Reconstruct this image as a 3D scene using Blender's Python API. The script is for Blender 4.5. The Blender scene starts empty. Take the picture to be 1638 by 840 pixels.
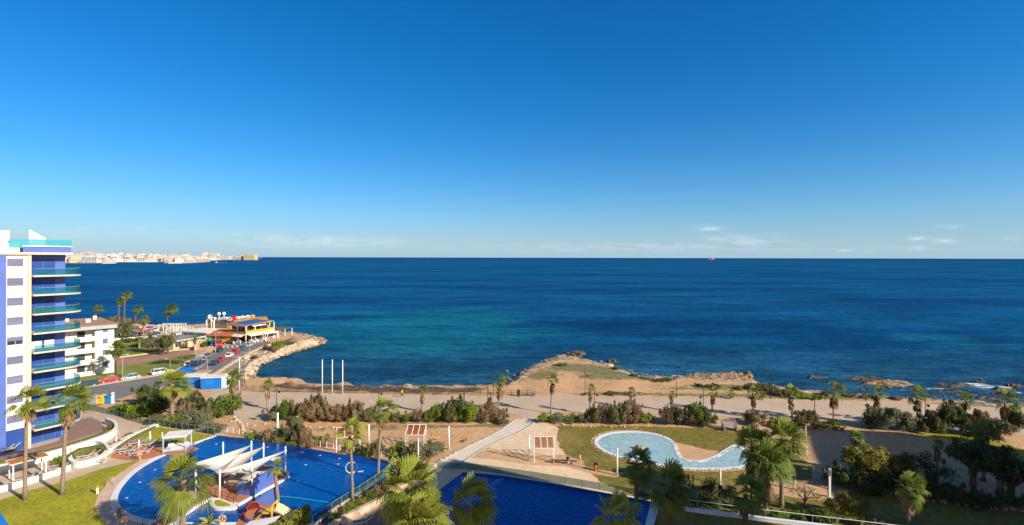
import bpy, math, random
import numpy as np
from mathutils import Vector, Matrix
R = random.Random(7)
NR = np.random.RandomState(5)
S = bpy.context.scene
COL = S.collection
# ------------------------------------------------------------------ camera constants
F = 819.0; CAMZ = 30.0; HY = 411.7; ROLL = math.radians(0.124)
ZP = -1.0       # park / promenade / road level
ZS = -3.2       # sea level
def ray(px, py):
    u = px-819.0; v = py-HY
    return (u*math.cos(ROLL)+v*math.sin(ROLL))/F, (-u*math.sin(ROLL)+v*math.cos(ROLL))/F
def G(px, py, z=ZP):
    u, v = ray(px, py)
    D = (CAMZ-z)/v
    return (u*D, D)
def ZAT(px, py, D):
    u, v = ray(px, py)
    return CAMZ-v*D
# ------------------------------------------------------------------ node materials
def nt(m):
    m.use_nodes = True
    t = m.node_tree; t.nodes.clear()
    return t, t.nodes, t.links
def mat(name, c, rough=0.8, c2=None, scale=1.0, detail=4, bump=0.0, bscale=None, metal=0.0, spec=0.3, fine=0.0, stretch=None, thr=(0.35, 0.65), objrand=0.0, alpha=1.0):
    m = bpy.data.materials.new(name); t, N, L = nt(m)
    o = N.new('ShaderNodeOutputMaterial'); b = N.new('ShaderNodeBsdfPrincipled')
    L.new(b.outputs[0], o.inputs[0])
    b.inputs['Roughness'].default_value = rough; b.inputs['Metallic'].default_value = metal
    b.inputs['Specular IOR Level'].default_value = spec
    b.inputs['Alpha'].default_value = alpha
    tc = N.new('ShaderNodeTexCoord'); src = tc.outputs['Object']
    if stretch:
        mp = N.new('ShaderNodeMapping'); mp.inputs['Scale'].default_value = stretch
        L.new(src, mp.inputs[0]); src = mp.outputs[0]
    if c2 is None: c2 = tuple(x*0.82 for x in c)
    n = N.new('ShaderNodeTexNoise'); n.inputs['Scale'].default_value = scale; n.inputs['Detail'].default_value = detail
    L.new(src, n.inputs['Vector'])
    mr = N.new('ShaderNodeMapRange'); mr.inputs[1].default_value = thr[0]; mr.inputs[2].default_value = thr[1]
    L.new(n.outputs[0], mr.inputs[0])
    mx = N.new('ShaderNodeMix'); mx.data_type = 'RGBA'
    mx.inputs[6].default_value = (*c, 1); mx.inputs[7].default_value = (*c2, 1)
    L.new(mr.outputs[0], mx.inputs[0]); out = mx.outputs[2]
    if fine:
        n2 = N.new('ShaderNodeTexNoise'); n2.inputs['Scale'].default_value = scale*9; n2.inputs['Detail'].default_value = 3
        L.new(src, n2.inputs['Vector'])
        m2 = N.new('ShaderNodeMapRange'); m2.inputs[1].default_value = .3; m2.inputs[2].default_value = .7
        m2.inputs[3].default_value = 1-fine; m2.inputs[4].default_value = 1+fine
        L.new(n2.outputs[0], m2.inputs[0])
        v = N.new('ShaderNodeVectorMath'); v.operation = 'SCALE'
        L.new(out, v.inputs[0]); L.new(m2.outputs[0], v.inputs['Scale']); out = v.outputs[0]
    if objrand:
        oi = N.new('ShaderNodeObjectInfo'); m3 = N.new('ShaderNodeMapRange')
        m3.inputs[3].default_value = 1-objrand; m3.inputs[4].default_value = 1+objrand
        L.new(oi.outputs['Random'], m3.inputs[0])
        v = N.new('ShaderNodeVectorMath'); v.operation = 'SCALE'
        L.new(out, v.inputs[0]); L.new(m3.outputs[0], v.inputs['Scale']); out = v.outputs[0]
    L.new(out, b.inputs['Base Color'])
    if bump:
        nb = N.new('ShaderNodeTexNoise'); nb.inputs['Scale'].default_value = bscale or scale*6; nb.inputs['Detail'].default_value = 4
        L.new(src, nb.inputs['Vector'])
        bp = N.new('ShaderNodeBump'); bp.inputs['Strength'].default_value = 1; bp.inputs['Distance'].default_value = bump
        L.new(nb.outputs[0], bp.inputs['Height']); L.new(bp.outputs[0], b.inputs['Normal'])
    return m
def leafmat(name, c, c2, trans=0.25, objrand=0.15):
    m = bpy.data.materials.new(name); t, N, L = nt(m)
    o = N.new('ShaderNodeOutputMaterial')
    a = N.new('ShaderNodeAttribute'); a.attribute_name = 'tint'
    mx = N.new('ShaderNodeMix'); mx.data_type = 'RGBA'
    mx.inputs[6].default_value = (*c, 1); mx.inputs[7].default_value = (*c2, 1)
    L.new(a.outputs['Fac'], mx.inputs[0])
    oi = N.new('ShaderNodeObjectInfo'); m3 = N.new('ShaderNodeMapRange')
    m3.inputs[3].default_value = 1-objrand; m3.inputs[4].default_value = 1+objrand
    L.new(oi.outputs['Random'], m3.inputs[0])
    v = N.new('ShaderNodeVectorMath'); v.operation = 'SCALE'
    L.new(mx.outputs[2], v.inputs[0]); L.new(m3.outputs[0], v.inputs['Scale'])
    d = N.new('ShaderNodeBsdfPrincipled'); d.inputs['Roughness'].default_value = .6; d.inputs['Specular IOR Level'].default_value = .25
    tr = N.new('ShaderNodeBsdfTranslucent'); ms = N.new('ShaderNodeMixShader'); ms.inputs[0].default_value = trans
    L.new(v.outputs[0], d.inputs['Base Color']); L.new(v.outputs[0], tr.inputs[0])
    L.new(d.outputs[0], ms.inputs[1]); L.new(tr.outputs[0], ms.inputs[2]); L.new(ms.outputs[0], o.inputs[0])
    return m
def glassmat(name, c, opacity=.45, rough=.05):
    m = bpy.data.materials.new(name); t, N, L = nt(m)
    o = N.new('ShaderNodeOutputMaterial')
    tr = N.new('ShaderNodeBsdfTransparent'); tr.inputs[0].default_value = (*[x**.5*.5+.5 if x>0 else .4 for x in c], 1)
    b = N.new('ShaderNodeBsdfPrincipled'); b.inputs['Base Color'].default_value = (*c, 1); b.inputs['Roughness'].default_value = rough
    ms = N.new('ShaderNodeMixShader'); ms.inputs[0].default_value = opacity
    L.new(tr.outputs[0], ms.inputs[1]); L.new(b.outputs[0], ms.inputs[2]); L.new(ms.outputs[0], o.inputs[0])
    return m
M = {}
M['white'] = mat('white_paint', (.8,.79,.76), .6, (.74,.72,.68), .5)
M['whitewall'] = mat('white_render', (.80,.78,.73), .85, (.68,.65,.6), .35, bump=.01)
M['offwhite'] = mat('cream_panel', (.78,.74,.68), .7, (.7,.66,.6), .4)
M['beige'] = mat('beige_concrete', (.62,.54,.44), .8, (.55,.47,.38), .5)
M['bluepanel'] = mat('blue_panel', (.095,.165,.50), .4, (.08,.145,.45), .6, spec=.5)
M['bluedark'] = mat('blue_shutter', (.03,.085,.34), .2, (.035,.075,.29), .4, spec=.5)
M['shutter'] = mat('grey_shutter', (.13,.14,.24), .5, (.17,.18,.28), .5, stretch=(.3,.3,3), objrand=.25)
M['roofgrey'] = mat('grey_roof', (.28,.29,.31), .9, (.2,.2,.22), .3, fine=.15)
M['roofterra'] = mat('terracotta_roof', (.42,.27,.17), .9, (.34,.2,.12), .5, fine=.2)
M['orangeroof'] = mat('orange_tile', (.48,.16,.06), .8, (.38,.12,.05), .6, fine=.2)
M['metal'] = mat('galvanised_metal', (.55,.56,.57), .45, None, 2, metal=.4, spec=.5)
M['whitemetal'] = mat('white_metal', (.8,.8,.79), .4, None, 1)
M['darkmetal'] = mat('dark_metal', (.03,.035,.04), .5, None, 2)
M['glassteal'] = glassmat('teal_glass', (.03,.28,.36), .22)
M['glassclear'] = glassmat('pale_green_glass', (.08,.22,.2), .14)
M['windowglass'] = mat('window_glass', (.03,.04,.05), .08, (.05,.06,.08), .8, spec=.8)
M['yellow'] = mat('yellow_render', (.72,.40,.03), .8, (.62,.33,.03), .5)
M['ochre'] = mat('ochre_render', (.5,.26,.05), .8, (.42,.21,.05), .5)
M['solar'] = mat('solar_panel', (.02,.035,.11), .2, (.03,.05,.15), 1, spec=.6)
M['lightblue'] = mat('light_blue_render', (.25,.52,.66), .8, (.5,.65,.7), .4)
M['kioskblue'] = mat('kiosk_blue', (.01,.19,.66), .45, (.01,.16,.58), .6)
M['orangeslat'] = mat('orange_slats', (.75,.30,.05), .6, (.6,.2,.03), 1, stretch=(1,12,1))
M['rust'] = mat('rust_louvre', (.66,.21,.07), .6, (.52,.15,.05), 2, stretch=(14,1,1))
M['wooddeck'] = mat('brown_deck', (.33,.21,.16), .7, (.27,.16,.12), .8, stretch=(1,8,1), fine=.1)
M['terradeck'] = mat('terracotta_deck', (.50,.21,.11), .7, (.42,.165,.085), 1, stretch=(1,7,1), fine=.12)
M['wooddark'] = mat('weathered_wood', (.10,.065,.045), .9, (.16,.11,.08), 2)
M['sail'] = mat('sail_canvas', (.64,.60,.54), .8, (.58,.54,.48), .3)
M['canvas'] = mat('white_canvas', (.8,.78,.72), .8, None, .5)
M['greyfabric'] = mat('grey_mesh_fabric', (.22,.22,.25), .8, None, 4)
M['orangering'] = mat('orange_plastic', (.85,.22,.05), .45, None, 4)
M['redplastic'] = mat('red_plastic', (.6,.04,.03), .4, None, 3)
M['yellowplastic'] = mat('yellow_plastic', (.8,.5,.04), .4, None, 3)
M['creamplastic'] = mat('cream_plastic', (.8,.7,.38), .35, (.75,.62,.3), 1)
M['greenplastic'] = mat('green_plastic', (.03,.4,.25), .4, None, 3)
M['bluetarp'] = mat('blue_plastic', (.02,.25,.6), .4, None, 3)
M['tyre'] = mat('tyre', (.02,.02,.02), .8, None, 5)
M['skin'] = mat('skin', (.5,.3,.2), .6, None, 5)
M['stone'] = mat('limestone', (.52,.40,.28), .9, (.36,.27,.19), 1.2, fine=.25, bump=.04)
M['palestone'] = mat('pale_limestone', (.62,.49,.37), .9, (.36,.27,.19), .5, fine=.25, bump=.05)
M['darkrock'] = mat('dark_wet_rock', (.17,.12,.08), .85, (.06,.05,.04), .35, fine=.35, bump=.08)
M['tanrock'] = mat('tan_rock', (.42,.29,.17), .9, (.16,.115,.075), .5, fine=.3, bump=.08)
M['rope'] = mat('turquoise_rope', (.03,.45,.62), .5, None, 3)
M['trunk'] = mat('palm_trunk', (.36,.28,.21), .95, (.2,.15,.11), 3, fine=.3, bump=.04, stretch=(1,1,5))
M['trunkdark'] = mat('palm_trunk_brown', (.22,.14,.09), .95, (.12,.08,.055), 3, fine=.3, bump=.04, stretch=(1,1,5))
M['bark'] = mat('bark', (.16,.11,.08), .95, (.10,.07,.05), 3, fine=.3)
M['skirt'] = leafmat('dead_fronds', (.20,.13,.07), (.34,.24,.14), .15)
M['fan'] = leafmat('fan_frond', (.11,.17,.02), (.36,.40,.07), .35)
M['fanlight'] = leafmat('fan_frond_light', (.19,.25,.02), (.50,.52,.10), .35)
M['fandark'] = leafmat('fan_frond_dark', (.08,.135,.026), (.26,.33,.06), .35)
M['date'] = leafmat('date_frond', (.10,.13,.05), (.24,.26,.12), .3)
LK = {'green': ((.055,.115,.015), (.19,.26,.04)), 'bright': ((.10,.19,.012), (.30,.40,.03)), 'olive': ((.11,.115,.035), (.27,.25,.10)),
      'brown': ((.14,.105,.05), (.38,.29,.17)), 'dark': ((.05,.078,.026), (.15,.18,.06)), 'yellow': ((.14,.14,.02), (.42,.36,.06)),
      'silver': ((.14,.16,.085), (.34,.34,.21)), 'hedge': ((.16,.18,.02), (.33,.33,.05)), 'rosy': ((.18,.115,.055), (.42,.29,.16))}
for k, (a, b) in LK.items(): M['leaf_'+k] = leafmat('leaf_'+k, a, b, .25, .2)
def M_body(name, c):
    k = 'car_'+name
    if k not in M: M[k] = mat('car_paint_'+name, c, .22, c, 1, spec=.6)
    return M[k]
# ------------------------------------------------------------------ mesh builder
class MB:
    def __init__(s): s.v = []; s.f = []; s.mi = []; s.t = []; s.k = 0; s.tint = 0.5
    def add(s, vs, fs):
        n = len(s.v); s.v += [tuple(p) for p in vs]; s.t += [s.tint]*len(vs)
        s.f += [tuple(i+n for i in f) for f in fs]; s.mi += [s.k]*len(fs); return s
    def box(s, cx, cy, z0, sx, sy, sz, a=0, top=1.0):
        c, q = math.cos(a), math.sin(a); vs = []
        for z, k in ((z0, 1), (z0+sz, top)):
            for dx, dy in ((-1,-1), (1,-1), (1,1), (-1,1)):
                x = dx*sx/2*k; y = dy*sy/2*k
                vs.append((cx+x*c-y*q, cy+x*q+y*c, z))
        return s.add(vs, [(3,2,1,0), (4,5,6,7), (0,1,5,4), (1,2,6,5), (2,3,7,6), (3,0,4,7)])
    def prism(s, poly, z0, z1, bottom=True):
        n = len(poly)
        a = sum(poly[i][0]*poly[(i+1)%n][1]-poly[(i+1)%n][0]*poly[i][1] for i in range(n))
        if a < 0: poly = poly[::-1]
        zz0 = z0 if hasattr(z0, '__len__') else [z0]*n; zz1 = z1 if hasattr(z1, '__len__') else [z1]*n
        vs = [(p[0], p[1], zz0[i]) for i, p in enumerate(poly)]+[(p[0], p[1], zz1[i]) for i, p in enumerate(poly)]
        fs = [tuple(range(n, 2*n))]+[(i, (i+1)%n, n+(i+1)%n, n+i) for i in range(n)]
        if bottom: fs.append(tuple(range(n-1, -1, -1)))
        return s.add(vs, fs)
    def sheet(s, poly, z):
        n = len(poly)
        a = sum(poly[i][0]*poly[(i+1)%n][1]-poly[(i+1)%n][0]*poly[i][1] for i in range(n))
        if a < 0: poly = poly[::-1]
        return s.add([(p[0], p[1], z) for p in poly], [tuple(range(n))])
    def tube(s, pts, rad, n=8, cap=True):
        pts = [Vector(p) for p in pts]; m = len(pts)
        if not hasattr(rad, '__len__'): rad = [rad]*m
        vs = []; ref = None
        for i, p in enumerate(pts):
            d = (pts[min(i+1, m-1)]-pts[max(i-1, 0)]); d = d.normalized() if d.length > 1e-9 else Vector((0,0,1))
            if ref is None: ref = Vector((0,1,0)) if abs(d.y) < .9 else Vector((1,0,0))
            a = d.cross(ref).normalized(); b = d.cross(a); ref = -b if False else ref
            for k in range(n):
                t = 2*math.pi*k/n; vs.append(p+(a*math.cos(t)+b*math.sin(t))*rad[i])
        fs = [(i*n+k, i*n+(k+1)%n, (i+1)*n+(k+1)%n, (i+1)*n+k) for i in range(m-1) for k in range(n)]
        if cap: fs += [tuple(range(n-1, -1, -1)), tuple(range((m-1)*n, m*n))]
        return s.add(vs, fs)
    def cyl(s, x, y, z0, z1, r, n=10, r2=None): return s.tube([(x,y,z0), (x,y,z1)], [r, r if r2 is None else r2], n)
    def ball(s, c, r, n=10, m=6, jit=0, seed=0):
        rr = random.Random(seed); r = r if hasattr(r, '__len__') else (r, r, r)
        vs = [(c[0], c[1], c[2]+r[2])]
        for i in range(1, m):
            th = math.pi*i/m
            for k in range(n):
                ph = 2*math.pi*k/n; j = 1+rr.uniform(-jit, jit)
                vs.append((c[0]+r[0]*j*math.sin(th)*math.cos(ph), c[1]+r[1]*j*math.sin(th)*math.sin(ph), c[2]+r[2]*j*math.cos(th)))
        vs.append((c[0], c[1], c[2]-r[2])); e = len(vs)-1
        fs = [(0, 1+k, 1+(k+1)%n) for k in range(n)]+[(e, 1+(m-2)*n+(k+1)%n, 1+(m-2)*n+k) for k in range(n)]
        for i in range(m-2):
            for k in range(n): fs.append((1+i*n+k, 1+(i+1)*n+k, 1+(i+1)*n+(k+1)%n, 1+i*n+(k+1)%n))
        return s.add(vs, fs)
    def torus(s, c, r, q, axis='z', n=18, m=6, ax=None):
        vs = []
        for i in range(n):
            a = 2*math.pi*i/n
            for k in range(m):
                b = 2*math.pi*k/m; rr = r+q*math.cos(b); h = q*math.sin(b)
                p = (rr*math.cos(a), rr*math.sin(a), h)
                if axis == 'y': p = (p[0], p[2], p[1])
                if axis == 'x': p = (p[2], p[0], p[1])
                vs.append((c[0]+p[0], c[1]+p[1], c[2]+p[2]))
        return s.add(vs, [(i*m+k, ((i+1)%n)*m+k, ((i+1)%n)*m+(k+1)%m, i*m+(k+1)%m) for i in range(n) for k in range(m)])
    def strip(s, pts, w, z0, z1, closed=False):
        """wall / kerb of width w following pts (2D)"""
        n = len(pts); L_ = []; R_ = []
        for i in range(n):
            if closed: a = pts[i-1]; b = pts[(i+1)%n]
            else: a = pts[max(i-1, 0)]; b = pts[min(i+1, n-1)]
            dx, dy = b[0]-a[0], b[1]-a[1]; l = math.hypot(dx, dy) or 1
            nx, ny = -dy/l*w/2, dx/l*w/2
            L_.append((pts[i][0]+nx, pts[i][1]+ny)); R_.append((pts[i][0]-nx, pts[i][1]-ny))
        zt = z1 if hasattr(z1, '__len__') else [z1]*n
        vs = []
        for i in range(n): vs += [(*L_[i], z0), (*R_[i], z0), (*R_[i], zt[i]), (*L_[i], zt[i])]
        fs = []
        for i in range(n if closed else n-1):
            a = i*4; b = ((i+1)%n)*4
            fs += [(a+3, a+2, b+2, b+3), (a, a+3, b+3, b), (a+2, a+1, b+1, b+2)]
        if not closed: fs += [(0,1,2,3), ((n-1)*4+3, (n-1)*4+2, (n-1)*4+1, (n-1)*4)]
        return s.add(vs, fs)
    def build(s, name, mats, parent=None, smooth=False, loc=None, rz=0, tint=False):
        me = bpy.data.meshes.new(name); me.from_pydata(s.v, [], s.f)
        if not isinstance(mats, (list, tuple)): mats = [mats]
        for m in mats: me.materials.append(M[m] if isinstance(m, str) else m)
        if len(mats) > 1: me.polygons.foreach_set('material_index', s.mi)
        if smooth: me.polygons.foreach_set('use_smooth', [True]*len(s.f))
        if tint:
            at = me.attributes.new('tint', 'FLOAT', 'POINT'); at.data.foreach_set('value', s.t)
        me.update()
        o = bpy.data.objects.new(name, me); COL.objects.link(o)
        if parent is not None: o.parent = parent
        if loc is not None: o.location = loc
        if rz: o.rotation_euler[2] = rz
        return o
LABELS = {}
def tag(o, label, cat, group=None, kind=None):
    o['label'] = label; o['category'] = cat
    if group: o['group'] = group
    if kind: o['kind'] = kind
    if label in LABELS and (group is None or LABELS[label] != group): print('DUP LABEL', label)
    LABELS[label] = group
    return o
def thing(name, loc, label, cat, rz=0, group=None):
    o = bpy.data.objects.new(name, None); COL.objects.link(o); o.empty_display_size = .3
    o.location = loc; o.rotation_euler[2] = rz
    return tag(o, label, cat, group)
def struct(o): o['kind'] = 'structure'; return o
def copy_tree(o, parent=None):
    c = o.copy(); COL.objects.link(c)
    if parent is not None: c.parent = parent
    for ch in list(o.children): copy_tree(ch, c)
    return c
def smooth(pts, k=5, closed=True):
    """Catmull-Rom in 2D"""
    n = len(pts); out = []
    rng = range(n) if closed else range(n-1)
    for i in rng:
        if closed: p = [pts[(i+j) % n] for j in (-1,0,1,2)]
        else: p = [pts[max(i-1,0)], pts[i], pts[i+1], pts[min(i+2,n-1)]]
        for q in range(k):
            t = q/k; out.append(tuple(.5*((2*p[1][d])+(-p[0][d]+p[2][d])*t+(2*p[0][d]-5*p[1][d]+4*p[2][d]-p[3][d])*t*t+(-p[0][d]+3*p[1][d]-3*p[2][d]+p[3][d])*t**3) for d in (0,1)))
    if not closed: out.append(tuple(pts[-1]))
    return out
def PX(lst, z=ZP): return [G(a, b, z) for a, b in lst]
def rough_edge(poly, amp, step=.8, seed=1):
    rr = random.Random(seed); out = []
    n = len(poly)
    for i in range(n):
        a = poly[i]; b = poly[(i+1) % n]; l = math.hypot(b[0]-a[0], b[1]-a[1]); k = max(1, min(60, int(l/step)))
        for q in range(k):
            t = q/k; out.append((a[0]+(b[0]-a[0])*t+rr.uniform(-amp, amp), a[1]+(b[1]-a[1])*t+rr.uniform(-amp, amp)))
    return out
# ------------------------------------------------------------------ world, sun, camera
SUND = Vector((.857*math.cos(math.radians(28)), -.515*math.cos(math.radians(28)), math.sin(math.radians(28))))
w = bpy.data.worlds.new('World'); S.world = w; w.use_nodes = True
N = w.node_tree.nodes; L = w.node_tree.links; N.clear()
wo = N.new('ShaderNodeOutputWorld'); bg = N.new('ShaderNodeBackground'); bg.inputs[1].default_value = .075
sky = N.new('ShaderNodeTexSky'); sky.sky_type = 'NISHITA'; sky.sun_disc = False
sky.sun_elevation = math.radians(28); sky.sun_rotation = math.atan2(.857, -.515)
sky.altitude = 0; sky.air_density = 1.0; sky.dust_density = .1; sky.ozone_density = 1.6
hs = N.new('ShaderNodeHueSaturation'); hs.inputs['Saturation'].default_value = 1.12; hs.inputs['Value'].default_value = 1.0
gm = N.new('ShaderNodeGamma'); gm.inputs[1].default_value = 1.0
L.new(sky.outputs[0], hs.inputs['Color'])
tc = N.new('ShaderNodeTexCoord'); sx = N.new('ShaderNodeSeparateXYZ'); L.new(tc.outputs['Generated'], sx.inputs[0])
def math_(op, a, b=None, c=None):
    n = N.new('ShaderNodeMath'); n.operation = op
    for i, x in enumerate((a, b, c)):
        if x is None: continue
        if isinstance(x, (int, float)): n.inputs[i].default_value = x
        else: L.new(x, n.inputs[i])
    return n.outputs[0]
yy = math_('MAXIMUM', sx.outputs[1], .01); az = math_('DIVIDE', sx.outputs[0], yy); el = math_('DIVIDE', sx.outputs[2], yy)
ef = math_('EXPONENT', math_('MULTIPLY', math_('MAXIMUM', sx.outputs[2], 0.0), -9.0))
tn = N.new('ShaderNodeMix'); tn.data_type = 'RGBA'; tn.inputs[6].default_value = (.045,.715,1.22,1); tn.inputs[7].default_value = (.62,.78,1.12,1); L.new(ef, tn.inputs[0])
ml = N.new('ShaderNodeVectorMath'); ml.operation = 'MULTIPLY'; L.new(hs.outputs[0], ml.inputs[0]); L.new(tn.outputs[2], ml.inputs[1])
hz = N.new('ShaderNodeMix'); hz.data_type = 'RGBA'; hz.inputs[7].default_value = (3.4, 5.1, 6.5, 1); L.new(ml.outputs[0], hz.inputs[6])
L.new(math_('MULTIPLY', math_('EXPONENT', math_('MULTIPLY', math_('MAXIMUM', sx.outputs[2], 0.0), -14.0)), .9), hz.inputs[0])
fy = N.new('ShaderNodeMapRange'); fy.interpolation_type = 'SMOOTHSTEP'; fy.inputs[1].default_value = -.35; fy.inputs[2].default_value = .35; L.new(sx.outputs[1], fy.inputs[0])
bk = N.new('ShaderNodeMix'); bk.data_type = 'RGBA'; L.new(fy.outputs[0], bk.inputs[0])
nb_ = N.new('ShaderNodeVectorMath'); nb_.operation = 'MULTIPLY'; nb_.inputs[1].default_value = (1.15, .88, .80); L.new(sky.outputs[0], nb_.inputs[0]); L.new(nb_.outputs[0], bk.inputs[6])
cv = N.new('ShaderNodeCombineXYZ'); L.new(math_('MULTIPLY', az, 14.0), cv.inputs[0]); L.new(math_('MULTIPLY', el, 90.0), cv.inputs[1])
cn = N.new('ShaderNodeTexNoise'); cn.inputs['Scale'].default_value = 1.3; cn.inputs['Detail'].default_value = 6; cn.inputs['Roughness'].default_value = .6
L.new(cv.outputs[0], cn.inputs['Vector'])
tot = None
for (cx, cy, rx, ry, st) in [(520,388,110,9,.8), (400,378,60,6,.2), (180,372,200,10,.25), (1190,384,60,8,.6), (1130,365,22,4,.9), (940,397,190,8,.35), (1160,380,30,5,.3),
                             (1470,382,16,3,.8), (1508,386,18,3.5,.8), (1518,363,16,3,.8), (1468,397,14,2.5,.5), (1350,400,10,3,.6), (1620,383,14,4,.5), (1290,397,300,7,.2), (1060,392,60,5,.25)]:
    u, v = ray(cx, cy); a = math_('DIVIDE', math_('SUBTRACT', az, u), rx/F); b = math_('DIVIDE', math_('SUBTRACT', el, -v), ry/F)
    d2 = math_('ADD', math_('MULTIPLY', a, a), math_('MULTIPLY', b, b))
    g = math_('MULTIPLY', math_('EXPONENT', math_('MULTIPLY', d2, -1.0)), st)
    tot = g if tot is None else math_('ADD', tot, g)
nm = N.new('ShaderNodeMapRange'); nm.inputs[1].default_value = .36; nm.inputs[2].default_value = .75; L.new(cn.outputs[0], nm.inputs[0])
cf = math_('MINIMUM', math_('MULTIPLY', tot, nm.outputs[0]), .85)
mx = N.new('ShaderNodeMix'); mx.data_type = 'RGBA'; mx.inputs[7].default_value = (7.4, 7.9, 8.8, 1)
L.new(cf, mx.inputs[0]); L.new(hz.outputs[2], bk.inputs[7]); L.new(bk.outputs[2], mx.inputs[6]); L.new(mx.outputs[2], bg.inputs[0]); L.new(bg.outputs[0], wo.inputs[0])
sl = bpy.data.lights.new('sun', 'SUN'); sl.energy = 4.6; sl.angle = math.radians(.5); sl.color = (1, .88, .71)
so = bpy.data.objects.new('sun', sl); COL.objects.link(so); so.rotation_euler = SUND.to_track_quat('Z', 'Y').to_euler(); so.location = (60,-40,80)
cam = bpy.data.cameras.new('camera'); co = bpy.data.objects.new('camera', cam); COL.objects.link(co); S.camera = co
cam.sensor_width = 36; cam.lens = 36*F/1638; cam.shift_y = -(420-HY)/1638; cam.clip_end = 60000; cam.clip_start = .1
co.location = (0, 0, CAMZ)
co.rotation_euler = (Matrix.Rotation(math.radians(90), 3, 'X') @ Matrix.Rotation(ROLL, 3, 'Z')).to_euler()
S.view_settings.view_transform = 'Standard'; S.view_settings.look = 'None'; S.view_settings.gamma = 1; S.view_settings.exposure = .6
S.view_settings.use_curve_mapping = False
S.cycles.max_bounces = 6; S.cycles.transparent_max_bounces = 12
# ------------------------------------------------------------------ terrain (one sheet)
coast_px = [(150,513),(190,514),(230,517),(290,521),(345,517),(400,519),(440,528),(470,531),(500,535),(518,541),(521,547),(512,551),(490,557),(460,565),(430,574),
            (408,584),(398,594),(397,603),(404,609),(425,611),(470,613),(520,617),(560,619),(610,621),(660,622),(710,622.5),(770,621),(800,614),(812,604),(832,592),(852,582),(872,574),(893,567),
            (910,569),(935,573),(960,577),(985,584),(1005,592),(1030,600),(1055,604),(1085,602),(1100,597),(1140,596),(1165,594),(1195,598),(1203,606),(1222,613),(1245,618),(1275,624),(1330,628),(1380,630),
            (1430,634),(1470,637),(1520,640),(1570,643),(1610,644),(1650,648)]
coast = [G(a, b, ZS) if (a, b) in coast_px[coast_px.index((521,547)):coast_px.index((800,614))] else (G(a, b, -1.15)[0]*1.015, G(a, b, -1.15)[1]+2.6) for a, b in coast_px]
land = [(-3000, 700), (-700, 420), (-330, 300), (-240, 262)]+coast+[(150,118),(230,128),(500,150),(3000,500),(3000,-2500),(-3000,-2500)]
def seg_dist(px, py, poly):
    d = np.full(px.shape, 1e18); ins = np.zeros(px.shape, bool)
    n = len(poly)
    for i in range(n):
        ax, ay = poly[i]; bx, by = poly[(i+1) % n]
        dx, dy = bx-ax, by-ay; t = np.clip(((px-ax)*dx+(py-ay)*dy)/(dx*dx+dy*dy), 0, 1)
        d = np.minimum(d, (px-ax-t*dx)**2+(py-ay-t*dy)**2)
        c = ((ay > py) != (by > py)) & (px < (bx-ax)*(py-ay)/((by-ay) if by != ay else 1e-9)+ax)
        ins ^= c
    return np.where(ins, 1, -1)*np.sqrt(d)
def vnoise(x, y, sc, seed):
    r = np.random.RandomState(seed); T = r.rand(64, 64)
    u = x/sc; v = y/sc; i = np.floor(u).astype(int); j = np.floor(v).astype(int); fu = u-i; fv = v-j
    fu = fu*fu*(3-2*fu); fv = fv*fv*(3-2*fv); g = lambda a, b: T[a % 64, b % 64]
    return (g(i,j)*(1-fu)+g(i+1,j)*fu)*(1-fv)+(g(i,j+1)*(1-fu)+g(i+1,j+1)*fu)*fv
def axis(a, b, step, far):
    m = list(np.arange(a, b+1e-6, step)); s = step; lo = []; x = a
    while x > -far: s *= 1.5; x -= s; lo.append(x)
    s = step; hi = []; x = b
    while x < far: s *= 1.5; x += s; hi.append(x)
    return np.array(lo[::-1]+m+hi)
xs = axis(-235, 150, 1.0, 2400); ys = axis(56, 275, 1.0, 2400); ys = ys[ys < 460]
X, Y = np.meshgrid(xs, ys); d = seg_dist(X, Y, land)
pn = vnoise(X, Y, 7, 1); pn2 = vnoise(X, Y, 2.6, 2); pn3 = vnoise(X, Y, 1.3, 3)
d = d+(pn-.5)*1.6+(pn2-.5)*1.6
# width of the slope: steep where rocky, wide on the beach
def blob(x, y, px, py, rx, ry, z=ZP):
    gx, gy = G(px, py, z); g2 = G(px+rx, py, z)[0]-gx; g3 = abs(G(px, py-ry, z)[1]-gy)
    return np.exp(-((x-gx)/g2)**2-((y-gy)/g3)**2)
beach = np.clip(sum(blob(X, Y, a, b, 50, 10) for a, b in [(440,620),(500,622),(560,624),(620,626),(680,627),(740,627)]), 0, 1)
wl = 3.2+9*beach
t = np.clip(d/wl, -3, 1)
Z = np.where(t > 0, ZS+(ZP-ZS)*np.minimum(1, t**(1.0)), ZS+t*1.2*wl/3)
rocky = np.clip(1-np.abs(d-3)/6, 0, 1)*(1-beach)
Z = Z+rocky*((pn2-.5)*.6+(pn3-.5)*.6)
head = np.clip(blob(X, Y, 880, 585, 90, 22)+blob(X, Y, 1000, 600, 90, 16), 0, 1)
Z = Z+np.clip((d-2)/8, 0, 1)*head*(.35+(pn-.5)*.6)*np.clip((Y-116)/6, 0, 1)
Z = np.where(d < -14, -7, Z); Z = np.minimum(Z, .8)
scrub = sum(blob(X, Y, *q) for q in [(905,588,40,7),(950,592,45,6),(985,596,40,7),(870,600,20,6),(1010,606,60,5),(960,606,30,3),(985,629.5,60,2.2),(1060,631,80,1.6),(1150,632,90,1.6),(1240,633,90,1.8),(1330,636,90,2.4),
                                    (1120,622,70,2),(1175,618,90,3),(1240,625,60,5),(1290,630,60,5),(855,603,14,5),(480,553,18,5),(462,558,16,6),(445,562,14,5),(430,626,60,1.6),(560,627,60,1.2),
                                    (1380,636,60,2.2),(1520,646,90,2),(1610,650,60,2),(860,660,14,5),(700,682,110,2.5),(560,686,80,2.5),(640,705,30,2),(800,680,40,2),(350,684,22,4),(380,672,14,4)])
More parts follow.
